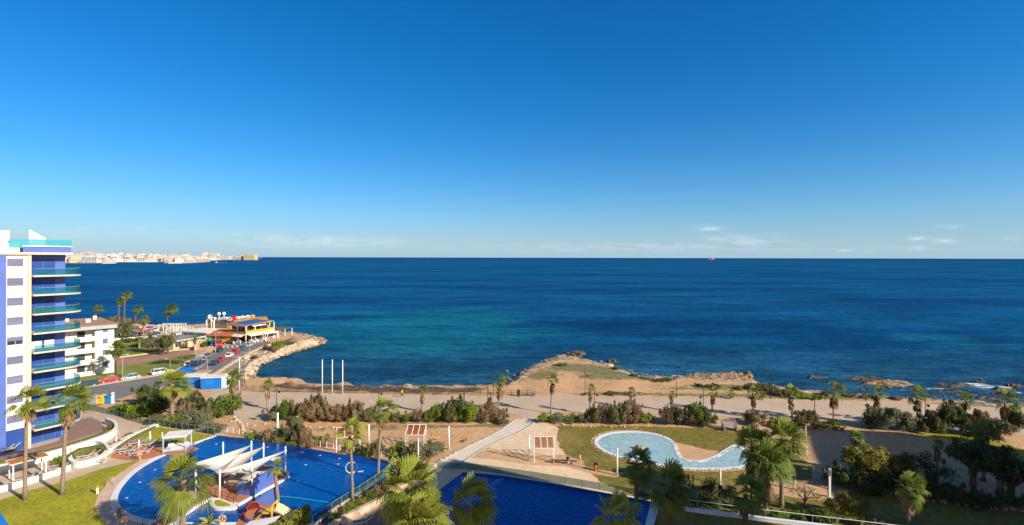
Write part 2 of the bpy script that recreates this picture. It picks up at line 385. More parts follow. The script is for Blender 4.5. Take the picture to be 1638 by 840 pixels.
rockm = np.clip(1.4-np.abs(d-2.5)/3.2, 0, 1)*(1-beach)+np.clip(blob(X, Y, 1140, 605, 50, 7)+blob(X, Y, 900, 571, 30, 6), 0, 1)
wrack = beach*np.clip(1.25-(d-1)/13, 0, 1)*(.75+.9*pn)
pale = blob(X, Y, 340, 694, 20, 9)+blob(X, Y, 318, 690, 14, 6)
nV = X.size; ny, nx = X.shape
idx = np.arange(nV).reshape(ny, nx)
fc = np.stack([idx[:-1,:-1], idx[:-1,1:], idx[1:,1:], idx[1:,:-1]], -1).reshape(-1, 4)
me = bpy.data.meshes.new('ground'); me.from_pydata(np.stack([X.ravel(), Y.ravel(), Z.ravel()], 1).tolist(), [], fc.tolist())
ca = me.color_attributes.new('zones', 'FLOAT_COLOR', 'POINT')
cc = np.stack([np.clip(scrub,0,1).ravel(), np.clip(rockm,0,1).ravel(), np.clip(wrack,0,1).ravel(), np.clip(pale,0,1).ravel()], 1).astype(np.float32)
ca.data.foreach_set('color', cc.ravel()); me.polygons.foreach_set('use_smooth', [True]*len(fc))
def terrain_mat():
    m = bpy.data.materials.new('dirt_ground'); t, N, L = nt(m)
    o = N.new('ShaderNodeOutputMaterial'); b = N.new('ShaderNodeBsdfPrincipled'); b.inputs['Roughness'].default_value = .95; b.inputs['Specular IOR Level'].default_value = .1
    L.new(b.outputs[0], o.inputs[0]); tc = N.new('ShaderNodeTexCoord')
    def noise(sc, det=4, st=None):
        n = N.new('ShaderNodeTexNoise'); n.inputs['Scale'].default_value = sc; n.inputs['Detail'].default_value = det
        if st:
            mp = N.new('ShaderNodeMapping'); mp.inputs['Scale'].default_value = st; L.new(tc.outputs['Object'], mp.inputs[0]); L.new(mp.outputs[0], n.inputs['Vector'])
        else: L.new(tc.outputs['Object'], n.inputs['Vector'])
        return n.outputs[0]
    def mr(x, a, b_, c=0, d_=1):
        n = N.new('ShaderNodeMapRange'); n.inputs[1].default_value = a; n.inputs[2].default_value = b_; n.inputs[3].default_value = c; n.inputs[4].default_value = d_; L.new(x, n.inputs[0]); return n.outputs[0]
    def mix(f, a, b_):
        n = N.new('ShaderNodeMix'); n.data_type = 'RGBA'; L.new(f, n.inputs[0])
        for k, q in ((6, a), (7, b_)):
            if isinstance(q, tuple): n.inputs[k].default_value = (*q, 1)
            else: L.new(q, n.inputs[k])
        return n.outputs[2]
    def mth(op, a, b_):
        n = N.new('ShaderNodeMath'); n.operation = op
        for i, q in enumerate((a, b_)):
            if isinstance(q, (int, float)): n.inputs[i].default_value = q
            else: L.new(q, n.inputs[i])
        return n.outputs[0]
    at = N.new('ShaderNodeAttribute'); at.attribute_name = 'zones'; sp = N.new('ShaderNodeSeparateColor'); L.new(at.outputs['Color'], sp.inputs[0])
    base = mix(mr(noise(.12, 6), .35, .65), (.62,.385,.205), (.50,.30,.155))
    base = mix(mr(noise(1.5, 4), .56, .7), base, (.35,.215,.13))
    base = mix(mr(noise(.35, 5, (.5,2.2,1)), .52, .62, 0, .5), base, (.60,.42,.27))
    g = mth('ADD', sp.outputs[0], mth('MULTIPLY', mth('SUBTRACT', noise(.5, 8), .5), 1.9))
    base = mix(mr(g, .3, .75), base, mix(mr(noise(1.2), .4, .6), (.15,.155,.055), (.27,.23,.12)))
    rk = mth('ADD', sp.outputs[1], mth('MULTIPLY', mth('SUBTRACT', noise(.55, 8), .5), 1.4))
    rc = mix(mr(noise(.9, 6), .42, .56), (.58,.44,.30), (.20,.14,.09))
    base = mix(mr(rk, .4, .7), base, rc)
    wr = mth('ADD', sp.outputs[2], mth('MULTIPLY', mth('SUBTRACT', noise(.35, 8), .5), 1.0))
    base = mix(mr(wr, .4, .62), base, mix(mr(noise(.7, 6), .4, .6), (.075,.05,.038), (.17,.115,.08)))
    base = mix(at.outputs['Alpha'], base, (.72,.64,.52))
    v = N.new('ShaderNodeVectorMath'); v.operation = 'SCALE'; L.new(base, v.inputs[0]); L.new(mr(noise(4, 3), .3, .7, .88, 1.1), v.inputs['Scale'])
    L.new(v.outputs[0], b.inputs['Base Color'])
    bp = N.new('ShaderNodeBump'); bp.inputs['Distance'].default_value = .12; L.new(noise(1.6, 6), bp.inputs['Height']); L.new(bp.outputs[0], b.inputs['Normal'])
    return m
me.materials.append(terrain_mat())
o = bpy.data.objects.new('ground', me); COL.objects.link(o); struct(o)
# ------------------------------------------------------------------ sea
def sea_mat():
    m = bpy.data.materials.new('sea_water'); t, N, L = nt(m)
    o = N.new('ShaderNodeOutputMaterial'); b = N.new('ShaderNodeBsdfDiffuse'); gl = N.new('ShaderNodeBsdfGlossy'); gl.inputs['Roughness'].default_value = .25; gl.inputs['Color'].default_value = (.25,.65,1,1); lw = N.new('ShaderNodeFresnel'); lw.inputs[0].default_value = 1.33
    fm = N.new('ShaderNodeMath'); fm.operation = 'MULTIPLY_ADD'; fm.inputs[1].default_value = .22; fm.inputs[2].default_value = .015; fm.use_clamp = True; L.new(lw.outputs[0], fm.inputs[0]); ms = N.new('ShaderNodeMixShader'); L.new(fm.outputs[0], ms.inputs[0]); L.new(b.outputs[0], ms.inputs[1]); L.new(gl.outputs[0], ms.inputs[2]); L.new(ms.outputs[0], o.inputs[0]); tc = N.new('ShaderNodeTexCoord')
    sp = N.new('ShaderNodeSeparateXYZ'); L.new(tc.outputs['Object'], sp.inputs[0])
    def noise(sc, det=4, st=(1,1,1), rough=.55):
        n = N.new('ShaderNodeTexNoise'); n.inputs['Scale'].default_value = sc; n.inputs['Detail'].default_value = det; n.inputs['Roughness'].default_value = rough
        mp = N.new('ShaderNodeMapping'); mp.inputs['Scale'].default_value = st; mp.inputs['Rotation'].default_value = (0,0,.12); L.new(tc.outputs['Object'], mp.inputs[0]); L.new(mp.outputs[0], n.inputs['Vector'])
        return n.outputs[0]
    def mr(x, a, b_, c=0, d_=1, smooth_=True):
        n = N.new('ShaderNodeMapRange'); n.interpolation_type = 'SMOOTHSTEP' if smooth_ else 'LINEAR'
        n.inputs[1].default_value = a; n.inputs[2].default_value = b_; n.inputs[3].default_value = c; n.inputs[4].default_value = d_; L.new(x, n.inputs[0]); return n.outputs[0]
    def mix(f, a, b_):
        n = N.new('ShaderNodeMix'); n.data_type = 'RGBA'; L.new(f, n.inputs[0])
        for k, q in ((6, a), (7, b_)):
            if isinstance(q, tuple): n.inputs[k].default_value = (*q, 1)
            else: L.new(q, n.inputs[k])
        return n.outputs[2]
    def mth(op, a, b_=0.0):
        n = N.new('ShaderNodeMath'); n.operation = op
        for i, q in enumerate((a, b_)):
            if isinstance(q, (int, float)): n.inputs[i].default_value = q
            else: L.new(q, n.inputs[i])
        return n.outputs[0]
    ydist = sp.outputs[1]
    deep = mix(mr(ydist, 300, 1500), (.003,.066,.158), (.001,.077,.165))
    deep = mix(mr(ydist, 2500, 12000), deep, (.0,.035,.11))
    deep = mix(mr(noise(.007, 8, (.3,1,1), .66), .44, .6), deep, (.001,.034,.098))
    # shallow sand patches seen through the water
    sh = None
    for (px, py, rx, ry, st) in [(660,525,210,34,1.0),(600,560,90,22,.55),(760,505,110,16,.5),(560,500,100,14,.35),(800,545,70,16,.5),(1480,545,170,24,.8),(1330,515,110,10,.6),(1590,520,80,12,.6),(1250,490,120,8,.3),(1180,545,120,10,.45),(1050,470,140,6,.35),(420,520,60,12,.4),(900,470,160,8,.25)]:
        gx, gy = G(px, py, ZS); rx_ = G(px+rx, py, ZS)[0]-gx; ry_ = abs(G(px, py-ry, ZS)[1]-gy)*.8
        a = mth('DIVIDE', mth('SUBTRACT', sp.outputs[0], gx), rx_); c = mth('DIVIDE', mth('SUBTRACT', ydist, gy), ry_)
        g = mth('MULTIPLY', mth('EXPONENT', mth('MULTIPLY', mth('ADD', mth('MULTIPLY', a, a), mth('MULTIPLY', c, c)), -1.0)), st)
        sh = g if sh is None else mth('ADD', sh, g)
    pn_ = noise(.03, 9, (.5,1,1), .68)
    f = mth('ADD', sh, mth('MULTIPLY', mth('SUBTRACT', pn_, .5), 3.4))
    col = mix(mr(f, .35, 1.0, 0, .70), deep, (.005,.130,.160))
    # dark weed patches near the shore
    near = mr(ydist, 120, 260, 1, 0)
    col = mix(mth('MULTIPLY', mr(ydist, 120, 210, .8, 0), 1.0), col, (.024,.094,.140))
    wd = mth('MULTIPLY', mr(noise(.065, 7, (.5,1.2,1), .62), .49, .56), near)
    col = mix(mth('MULTIPLY', wd, .75), col, (.005,.042,.092))
    # ripples: light and dark of the wavelets put into the colour
    rp = noise(.42, 6, (.4,1,1), .7); v = N.new('ShaderNodeVectorMath'); v.operation = 'SCALE'; L.new(col, v.inputs[0]); L.new(mr(rp, .3, .7, .62, 1.42), v.inputs['Scale'])
    rp3 = noise(1.3, 4, (.55,1,1), .6); v3 = N.new('ShaderNodeVectorMath'); v3.operation = 'SCALE'; L.new(v.outputs[0], v3.inputs[0]); L.new(mr(rp3, .3, .7, .7, 1.32), v3.inputs['Scale']); v = v3
    rp2 = noise(.045, 9, (.3,1,1), .72); v2 = N.new('ShaderNodeVectorMath'); v2.operation = 'SCALE'; L.new(v.outputs[0], v2.inputs[0]); L.new(mr(rp2, .36, .64, .70, 1.36), v2.inputs['Scale'])
    L.new(v2.outputs[0], b.inputs['Color'])
    bp = N.new('ShaderNodeBump'); bp.inputs['Distance'].default_value = .9; bp.inputs['Strength'].default_value = 1.0
    hh = mth('ADD', mth('MULTIPLY', noise(.35, 5, (.5,1,1), .65), .55), noise(.08, 3, (.4,1,1)))
    L.new(hh, bp.inputs['Height']); L.new(bp.outputs[0], b.inputs['Normal']); L.new(bp.outputs[0], gl.inputs['Normal']); L.new(bp.outputs[0], lw.inputs['Normal'])
    return m
M['sea'] = sea_mat()
b = MB(); 
sx_ = [-40000,-12000,-3000,-600,0,600,3000,12000,40000]; sy_ = [60,300,1200,5000,15000,50000]
b.add([(x, y, ZS) for y in sy_ for x in sx_], [(j*9+i, j*9+i+1, (j+1)*9+i+1, (j+1)*9+i) for j in range(5) for i in range(8)])
struct(b.build('sea', 'sea'))
# foam
def foam_mat():
    m = bpy.data.materials.new('sea_foam'); t, N, L = nt(m)
    o = N.new('ShaderNodeOutputMaterial'); b = N.new('ShaderNodeBsdfPrincipled'); b.inputs['Base Color'].default_value = (.85,.88,.9,1); b.inputs['Roughness'].default_value = .7
    L.new(b.outputs[0], o.inputs[0]); tc = N.new('ShaderNodeTexCoord'); n = N.new('ShaderNodeTexNoise'); n.inputs['Scale'].default_value = .8; n.inputs['Detail'].default_value = 8; n.inputs['Roughness'].default_value = .7
    mp = N.new('ShaderNodeMapping'); mp.inputs['Scale'].default_value = (.45,1,1); L.new(tc.outputs['Object'], mp.inputs[0]); L.new(mp.outputs[0], n.inputs['Vector'])
    at = N.new('ShaderNodeAttribute'); at.attribute_name = 'tint'
    a = N.new('ShaderNodeMath'); a.operation = 'ADD'; L.new(n.outputs[0], a.inputs[0]); L.new(at.outputs['Fac'], a.inputs[1])
    r = N.new('ShaderNodeMapRange'); r.inputs[1].default_value = 1.0; r.inputs[2].default_value = 1.22; L.new(a.outputs[0], r.inputs[0]); L.new(r.outputs[0], b.inputs['Alpha'])
    return m
M['foam'] = foam_mat()
b = MB()
for (px, py, rx, ry, st) in [(1560,616,48,5.5,.8),(1590,620,48,5,.8),(1515,617,26,2.5,.5),(1605,612,30,3,.5),(1085,601,22,2.5,.6),(1060,603,20,2,.5),(1500,622,60,3,.6),(1450,625,50,2.5,.55),(1560,632,60,2.5,.55),(1380,622,40,2,.5),(1620,628,30,3,.65),(1340,622,30,1.6,.5),(1240,612,25,1.6,.45),(1030,598,14,1.6,.55),(1120,597,40,1.8,.5),(1425,612,50,2,.42),(1300,605,14,1.6,.4),
                             (560,618.5,70,1.2,.5),(680,622,80,1.3,.55),(770,620,40,1.5,.5),(470,611.5,45,1.4,.55),(985,583,20,1.4,.35),(915,570,18,1.4,.35),(1600,636,50,2,.4),(1520,634,40,1.6,.35),(1450,560,3,.5,.7),(1180,450,5,.3,.6),(1400,432,5,.2,.6),(1520,447,6,.3,.6),(960,500,3,.3,.6)]:
    gx, gy = G(px, py, ZS); rx_ = G(px+rx, py, ZS)[0]-gx; ry_ = abs(G(px, py-ry, ZS)[1]-gy)
    n = 16; vs = [(gx, gy, ZS+.03)]; tt = [st]
    for rr_ in (.5, 1):
        for k in range(n):
            a = 2*math.pi*k/n; vs.append((gx+rx_*rr_*math.cos(a), gy+ry_*rr_*math.sin(a), ZS+.03)); tt.append(st*(.75 if rr_ < 1 else 0))
    n0 = len(b.v); b.v += vs; b.t += tt; fs = [(0, 1+k, 1+(k+1)%n) for k in range(n)]+[(1+k, 1+n+k, 1+n+(k+1)%n, 1+(k+1)%n) for k in range(n)]
    b.f += [tuple(i+n0 for i in f) for f in fs]; b.mi += [0]*len(fs)
o = b.build('sea_foam', 'foam', tint=True); tag(o, 'white foam and small wave crests on the sea round the rocks', 'sea foam', kind='stuff')
# ------------------------------------------------------------------ surface sheets at park level
def asphalt(): return mat('asphalt', (.20,.195,.19), .9, (.165,.16,.155), .25, fine=.1)
M['asphalt'] = asphalt()
M['promenade'] = mat('promenade_concrete', (.55,.425,.305), .9, (.49,.375,.265), .18, fine=.07, bump=.01)
M['gravel'] = mat('pale_gravel', (.78,.59,.38), .95, (.66,.49,.32), .5, fine=.14, bump=.03)
M['pathpale'] = mat('pale_path', (.72,.60,.48), .9, (.66,.54,.43), .4, fine=.06)
M['pinkpave'] = mat('pink_paving', (.40,.21,.17), .9, (.34,.17,.14), .3, fine=.1)
M['curb'] = mat('sandstone_kerb', (.62,.47,.33), .9, (.52,.38,.26), .6, fine=.1)
M['grass'] = mat('lawn', (.36,.33,.02), .95, (.25,.25,.016), .22, detail=8, fine=.28, bump=.05, bscale=3)
M['grassdry'] = mat('dry_lawn', (.17,.15,.022), .95, (.29,.195,.06), .13, detail=8, fine=.3, bump=.05, bscale=3, thr=(.45,.72))
M['parkgrass'] = mat('park_lawn', (.22,.235,.04), .95, (.15,.18,.03), .2, detail=8, fine=.3, bump=.05, bscale=3)
M['poolrim'] = mat('pool_surround', (.62,.46,.34), .85, (.56,.40,.29), .6, fine=.08)
M['paving'] = mat('beige_paving', (.56,.43,.31), .9, (.50,.38,.27), .5, fine=.07)
M['coping'] = mat('white_coping', (.78,.76,.72), .7, (.7,.68,.64), .6)
M['tealtile'] = mat('teal_tiles', (.30,.50,.44), .5, (.38,.5,.42), .7, fine=.1)
M['kerbgrey'] = mat('grey_kerb', (.42,.42,.40), .9, None, 1)
def sheet(name, poly, z, m, edge=0, seed=1):
    if edge: poly = rough_edge(poly, edge, edge*2, seed)
    return struct(MB().sheet(poly, z).build(name, m))
prom_top = [(340,622),(372,620.5),(383,626),(450,628.5),(560,630),(660,632),(760,633.5),(850,633.5),(930,633),(1060,635.5),(1200,637.5),(1330,640.5),(1450,644),(1560,649.5),(1700,658)]
prom_bot = [(1700,700),(1560,692),(1480,687),(1390,680),(1300,672),(1200,668),(1120,666),(1020,662),(930,660),(870,659),(853,671),(838,670),(822,662),(760,658),(680,656),(600,660),(540,662),(470,668),(428,672),(400,680),(385,674),(360,650),(330,640)]
sheet('promenade', rough_edge(PX(prom_top+prom_bot), .15, 1.5, 3), ZP+.02, 'promenade')
gravel_px = [(1051,800),(960,778),(930,776),(905,766),(840,752),(812,741),(780,738),(745,738),(690,770),(760,790),(1050,840),(1120,835),(1095,812)]
sheet('gravel_yard', PX([(690,770),(700,745),(742,727),(790,731),(850,739),(905,741),(945,757),(958,770),(1000,787),(1050,797),(1060,815),(1040,835),(800,830)]), ZP+.022, 'gravel', .12, 4)
sheet('gravel_square', PX([(853,671),(838,669),(812,693),(775,714),(800,722),(850,729),(905,728),(893,716),(890,700),(895,686),(880,679)]), ZP+.024, 'gravel', .14, 5)
path_l = smooth(PX([(824,671),(805,685),(782,698),(755,711),(728,725),(700,741),(670,758),(655,775)]), 4, False)
path_r = smooth(PX([(857,671),(848,681),(824,695),(797,706),(770,720),(742,738),(722,752),(705,775)]), 4, False)
sheet('footpath', path_l+path_r[::-1], ZP+.034, 'pathpale')
for q in (path_l, path_r):
    b = MB(); b.strip(q, .28, ZP+.02, ZP+.12); struct(b.build('path_kerb', M.setdefault('bluekerb', mat('blue_grey_kerb', (.30,.42,.45), .7, None, 1))))
pool_lawn = [(893,681),(940,683),(1000,681),(1060,683),(1130,685),(1180,689),(1215,700),(1262,722),(1296,742),(1300,765),(1262,778),(1235,800),(1190,830),(1130,822),(1060,806),(1000,787),(962,772),(948,757),(930,735),(905,727),(896,712),(891,697)]
sheet('lawn', PX(pool_lawn), ZP+.028, 'grassdry', .22, 6)
sheet('lawn', PX([(1235,800),(1262,790),(1310,800),(1390,782),(1480,800),(1560,808),(1660,822),(1700,860),(1700,960),(1280,960),(1250,880),(1060,850),(1060,815),(1130,822),(1190,830)]), ZP+.028, 'grassdry', .22, 7)
sheet('lawn', PX([(1452,688),(1500,690),(1560,697),(1605,710),(1660,726),(1660,738),(1600,722),(1540,706),(1480,697)]), ZP+.028, 'grass', .22, 8)
# dirt path through the park on the near side of the kidney pool
sheet('dirt_path', PX([(1180,762),(1230,770),(1300,772),(1322,790),(1290,800),(1240,790),(1190,778)]), ZP+.032, M.setdefault('dirt', mat('orange_dirt', (.62,.39,.21), .95, (.52,.32,.18), .6, fine=.15)), .2, 9)
sheet('dirt_path', PX([(700,727),(765,722),(810,727),(870,738),(910,741),(960,752),(1000,757),(985,764),(940,757),(905,746),(850,744),(790,735),(742,732)]), ZP+.030, 'dirt', .12, 10)
# road
road = PX([(100,622),(150,616),(200,609.5),(245,602.5),(284,594),(303,583),(335,568),(362,554),(380,547),(398,542),(424,544),(436,550),(418,556),(395,567),(372,580),(350,594),(336,604),(316,612),(284,616),(262,618),(222,628),(180,641),(150,652),(90,662)])
sheet('road', road, ZP+.022, 'asphalt')
b = MB()
for i in range(7):
    x = 357+i*7.4; p = G(x, 555.5-i*.6); b.box(p[0], p[1], ZP+.024, .55, 4.2, .006, .55)
b.build('road_marking', M.setdefault('marking', mat('road_paint', (.72,.70,.66), .8, None, 2)))
struct(bpy.data.objects['road_marking'])
sheet('parking_yard', PX([(120,541),(190,541),(255,537),(288,534),(300,526),(285,521),(220,519),(130,518),(60,530)]), ZP+.02, 'gravel')
kerb1 = smooth(PX([(100,624),(150,617),(200,609),(245,601.5),(284,592.5),(303,581.5),(320,572),(334,560),(338,553)]), 3, False)
b = MB(); b.strip(kerb1, 1.6, ZP, ZP+.14); struct(b.build('pavement', 'curb'))
kerb2 = smooth(PX([(437,551),(418,557),(396,568),(373,581),(351,595),(338,604)]), 3, False)
b = MB(); b.strip(kerb2, .7, ZP, ZP+.5); o = b.build('low_wall', 'curb'); tag(o, 'low sandstone wall between the parked cars and the seaside walkway', 'wall')
sheet('seaside_walkway', smooth(PX([(442,548),(470,541),(478,544),(452,556),(425,566),(405,577),(392,588),(386,602),(384,622),(345,620),(340,606),(352,597),(375,583),(398,570),(420,558)]), 3), ZP+.026, M.setdefault('walkway', mat('walkway_concrete', (.30,.255,.21), .9, (.26,.22,.18), .4, fine=.08)))
# park lawn on the far left, pink path and its kerbs
sheet('lawn', PX([(90,573),(183,553),(215,546),(255,545),(320,546),(328,550),(300,560),(250,568),(183,580),(90,592)]), ZP+.024, 'parkgrass', .3, 11)
sheet('lawn', PX([(90,602),(183,585),(250,574),(300,566),(316,568),(300,580),(282,591),(245,599),(190,607),(90,623)]), ZP+.024, 'parkgrass', .3, 12)
sheet('pink_path', smooth(PX([(90,590),(183,577),(250,567.5),(300,561),(311,562),(300,567),(270,573),(183,587),(90,604)]), 3), ZP+.036, 'pinkpave')
k3 = smooth(PX([(90,586.5),(183,573.5),(250,565),(300,559),(312,559.5)]), 4, False)
b = MB(); b.strip(k3, .7, ZP, ZP+.35); tag(b.build('low_wall', 'curb'), 'low sandstone wall curving along the far edge of the pink path', 'wall')
k4 = smooth(PX([(312,561),(318,556),(325,551),(334,545),(340,546)]), 4, False)
b = MB(); b.strip(k4, .5, ZP, [ZP+1.6+.5*math.sin(i*2.1) for i in range(len(k4))]); tag(b.build('garden_wall', 'curb'), 'wavy sandstone garden wall by the road bend below the bungalow', 'wall')
k5 = smooth(PX([(100,551),(183,546),(205,544),(250,539.5)]), 4, False)
b = MB(); b.strip(k5, .5, ZP, ZP+.9); tag(b.build('boundary_wall', 'whitewall'), 'long low white wall between the car park and the far lawn', 'wall')
# ------------------------------------------------------------------ resort terrace (z=0)
ZT = 0.0
terr1 = PX([(-200,740),(100,660),(150,654),(178,661),(225,680),(252,681),(345,696),(480,717),(600,737),(622,740),(632,748),(628,762),(612,780),(585,800),(560,822),(548,850),(530,1100),(-200,1100)], ZT)
struct(MB().prism(terr1, ZP-.3, ZT, False).build('pool_terrace', 'paving'))
terr2 = PX([(632,762),(668,756),(714,750),(760,757),(850,769),(950,786),(1050,804),(1130,817),(1250,832),(1638,880),(1640,1200),(531,1100),(549,850),(561,822),(586,801),(613,781)], ZT)
struct(MB().prism(terr2, ZP-.3, ZT-.004, False).build('lower_terrace', 'gravel'))
sheet('terrace_lawn', smooth(PX([(-40,815),(0,800),(50,784),(105,770),(160,751),(215,738),(238,736),(212,752),(190,768),(175,790),(162,812),(178,836),(200,870),(150,960),(-60,960)], ZT), 2), ZT+.02, 'grass', .04, 13)
sheet('terrace_lawn', PX([(206,700),(252,683),(340,696.5),(311,708),(265,712),(225,706)], ZT), ZT+.02, 'grass', .04, 14)
sheet('shaded_lawn', PX([(1056,812),(1120,822),(1250,838),(1640,886),(1640,1000),(1040,1000),(1038,850)], ZT), ZT+.02, 'grassdry', .04, 15)
sheet('pool_surround', smooth(PX([(262,727),(235,733),(212,744),(188,760),(168,778),(155,797),(153,815),(165,832),(185,845),(260,866),(520,870),(530,850),(508,838),(330,842),(240,838),(205,828),(188,812),(186,792),(200,768),(235,742)], ZT), 4), ZT+.03, 'poolrim')
def pool_mat(name, c, c2, tile=6.0, rough=.06, patch=.6):
    m = bpy.data.materials.new(name); t, N, L = nt(m)
    o = N.new('ShaderNodeOutputMaterial'); b = N.new('ShaderNodeBsdfPrincipled'); b.inputs['Roughness'].default_value = rough; b.inputs['Specular IOR Level'].default_value = .4
    L.new(b.outputs[0], o.inputs[0]); tc = N.new('ShaderNodeTexCoord')
    def noise(sc, det=4):
        n = N.new('ShaderNodeTexNoise'); n.inputs['Scale'].default_value = sc; n.inputs['Detail'].default_value = det; L.new(tc.outputs['Object'], n.inputs['Vector']); return n.outputs[0]
    r = N.new('ShaderNodeMapRange'); r.inputs[1].default_value = .35; r.inputs[2].default_value = .65; L.new(noise(.12, 3), r.inputs[0])
    mx = N.new('ShaderNodeMix'); mx.data_type = 'RGBA'; mx.inputs[6].default_value = (*c, 1); mx.inputs[7].default_value = (*c2, 1); L.new(r.outputs[0], mx.inputs[0])
    wv = N.new('ShaderNodeTexVoronoi'); wv.inputs['Scale'].default_value = 1.3; wv.feature = 'SMOOTH_F1'; L.new(tc.outputs['Object'], wv.inputs['Vector'])
    r2 = N.new('ShaderNodeMapRange'); r2.inputs[1].default_value = 0; r2.inputs[2].default_value = .9; r2.inputs[3].default_value = .82; r2.inputs[4].default_value = 1.22; L.new(wv.outputs['Distance'], r2.inputs[0])
    v = N.new('ShaderNodeVectorMath'); v.operation = 'SCALE'; L.new(mx.outputs[2], v.inputs[0]); L.new(r2.outputs[0], v.inputs['Scale']); L.new(v.outputs[0], b.inputs['Base Color'])
    bp = N.new('ShaderNodeBump'); bp.inputs['Distance'].default_value = .06; L.new(noise(2.8, 5), bp.inputs['Height']); L.new(bp.outputs[0], b.inputs['Normal'])
    return m
M['poolwater'] = pool_mat('blue_pool_water', (.0,.070,.31), (.0,.085,.36))
M['poolwater2'] = pool_mat('deep_blue_pool_water', (.0,.032,.28), (.0,.036,.30))
M['poolpale'] = pool_mat('pale_pool_water', (.32,.51,.53), (.37,.54,.56), rough=.1)
M['pooledge'] = mat('dark_blue_tile', (.006,.03,.20), .15, (.005,.025,.16), 3, spec=.5)
pool1_px = [(345,698.5),(420,708),(480,718),(540,728),(590,735),(615,740),(624,746),(620,757),(605,772),(580,786),(552,803),(525,822),(508,838),(330,840),(262,838),(222,832),(196,822),(184,808),(183,795),(192,778),(212,757),(236,741),(262,728),(280,720),(315,711)]
pool1 = smooth(PX(pool1_px, ZT), 4)
struct(MB().sheet(pool1, ZT+.05).build('pool_water', 'poolwater'))
rim = smooth(PX([(262,728),(236,741),(212,757),(192,778),(183,795),(184,808),(196,822),(222,832),(262,838),(330,840),(508,838)], ZT), 4, False)
b = MB(); b.strip(rim, .75, ZT, ZT+.12); struct(b.build('pool_coping', 'coping'))
rim2 = smooth(PX([(345,698.5),(420,708),(480,718),(540,728),(590,735),(615,740),(624,746),(620,757),(605,772),(580,786),(552,803),(525,822),(508,838)], ZT), 4, False)
b = MB(); b.strip(rim2, .9, ZT-.2, ZT+.07); struct(b.build('pool_edge', 'pooledge'))
b = MB(); b.strip(PX([(311,709),(345,698)], ZT), .5, ZT, ZT+.1); struct(b.build('pool_coping', 'coping'))
b = MB()
for (x, y) in [(405,704),(346,711),(428,716),(404,749),(248,752),(224,772),(203,797),(483,724),(512,729),(543,734),(541,743),(489,744),(476,771),(298,760),(362,816),(368,700)]:
    p = G(x, y, ZT); b.ball((*p, ZT+.055), (.16,.16,.02), 10, 4)
o = b.build('pool_light', 'white'); struct(o)
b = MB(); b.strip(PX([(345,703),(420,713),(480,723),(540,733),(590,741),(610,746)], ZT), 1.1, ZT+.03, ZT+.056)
struct(b.build('pool_step', M.setdefault('poolstep', mat('darker_pool_tile', (.003,.045,.27), .1, (.003,.04,.24), 2, spec=.4))))  # darker blue strip along the inside of the far pool edge
pool2_px = [(743,757.5),(800,763),(870,774),(940,786),(1000,797),(1046,806),(1036,845),(1010,900),(640,900),(668,830),(700,790)]
struct(MB().sheet(PX(pool2_px, ZT), ZT+.05).build('pool_water', 'poolwater2'))
b = MB(); b.strip(PX([(700,790),(743,757.5),(800,763),(870,774),(940,786),(1000,797),(1046,806)], ZT), .7, ZT-.2, ZT+.07); struct(b.build('pool_edge', 'pooledge'))
b = MB(); b.strip(PX([(1048,806),(1038,845),(1012,900)], ZT), .9, ZT, ZT+.16); struct(b.build('pool_coping', 'coping'))
b = MB()
for off in (0, 8):
    b.strip(PX([(800+off*.7,766),(772+off,784),(700+off,832)], ZT), .16, ZT+.052, ZT+.06)
struct(b.build('pool_marking', M.setdefault('poolline', mat('pale_blue_tile', (.25,.36,.62), .4, None, 2))))
# kidney pool
kid_px = [(953,706),(965,697),(985,692.5),(1012,691.5),(1040,694),(1063,700),(1077,709),(1083,722),(1088,732),(1102,738),(1125,738),(1147,730),(1165,719),(1178,713),(1192,722),(1197,735),(1190,746),(1165,750),(1120,751),(1085,749),(1045,743),(1010,736),(980,728),(960,718)]
kid = smooth(PX(kid_px), 5)
sheet('dirt_border', [((x-G(1060,720)[0])*1.07+G(1060,720)[0], (y-G(1060,722)[1])*1.12+G(1060,722)[1]) for x, y in kid], ZP+.04, 'dirt', .1, 20)
sheet('dirt_patch', PX([(1079,708),(1100,712),(1130,720),(1150,722),(1130,738),(1100,738),(1088,730)]), ZP+.044, 'dirt', .15, 21)
struct(MB().sheet(kid, ZP+.075).build('kidney_pool_water', 'poolpale'))
b = MB(); b.strip(kid, .6, ZP, ZP+.12, True); struct(b.build('pool_coping', M.setdefault('bluecoping', mat('blue_white_coping', (.66,.72,.84), .7, (.74,.78,.86), .8))))
# ------------------------------------------------------------------ vegetation
def rdir(rr):
    z = rr.uniform(-1, 1); a = rr.uniform(0, 2*math.pi); q = math.sqrt(1-z*z); return Vector((q*math.cos(a), q*math.sin(a), z))
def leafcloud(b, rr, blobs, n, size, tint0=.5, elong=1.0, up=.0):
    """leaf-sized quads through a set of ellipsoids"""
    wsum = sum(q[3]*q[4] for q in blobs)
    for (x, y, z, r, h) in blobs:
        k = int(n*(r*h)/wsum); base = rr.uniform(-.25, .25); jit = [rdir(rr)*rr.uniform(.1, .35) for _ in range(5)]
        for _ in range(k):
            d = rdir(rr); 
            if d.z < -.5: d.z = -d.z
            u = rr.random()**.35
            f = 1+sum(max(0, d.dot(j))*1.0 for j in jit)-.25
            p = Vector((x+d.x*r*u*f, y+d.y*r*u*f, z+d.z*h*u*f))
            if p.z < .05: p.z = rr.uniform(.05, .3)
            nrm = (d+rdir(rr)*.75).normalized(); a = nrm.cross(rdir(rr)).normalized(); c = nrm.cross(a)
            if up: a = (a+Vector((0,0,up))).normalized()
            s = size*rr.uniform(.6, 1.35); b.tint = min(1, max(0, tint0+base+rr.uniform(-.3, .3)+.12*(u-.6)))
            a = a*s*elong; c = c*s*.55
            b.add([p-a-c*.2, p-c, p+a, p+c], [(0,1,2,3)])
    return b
BUSH = {}
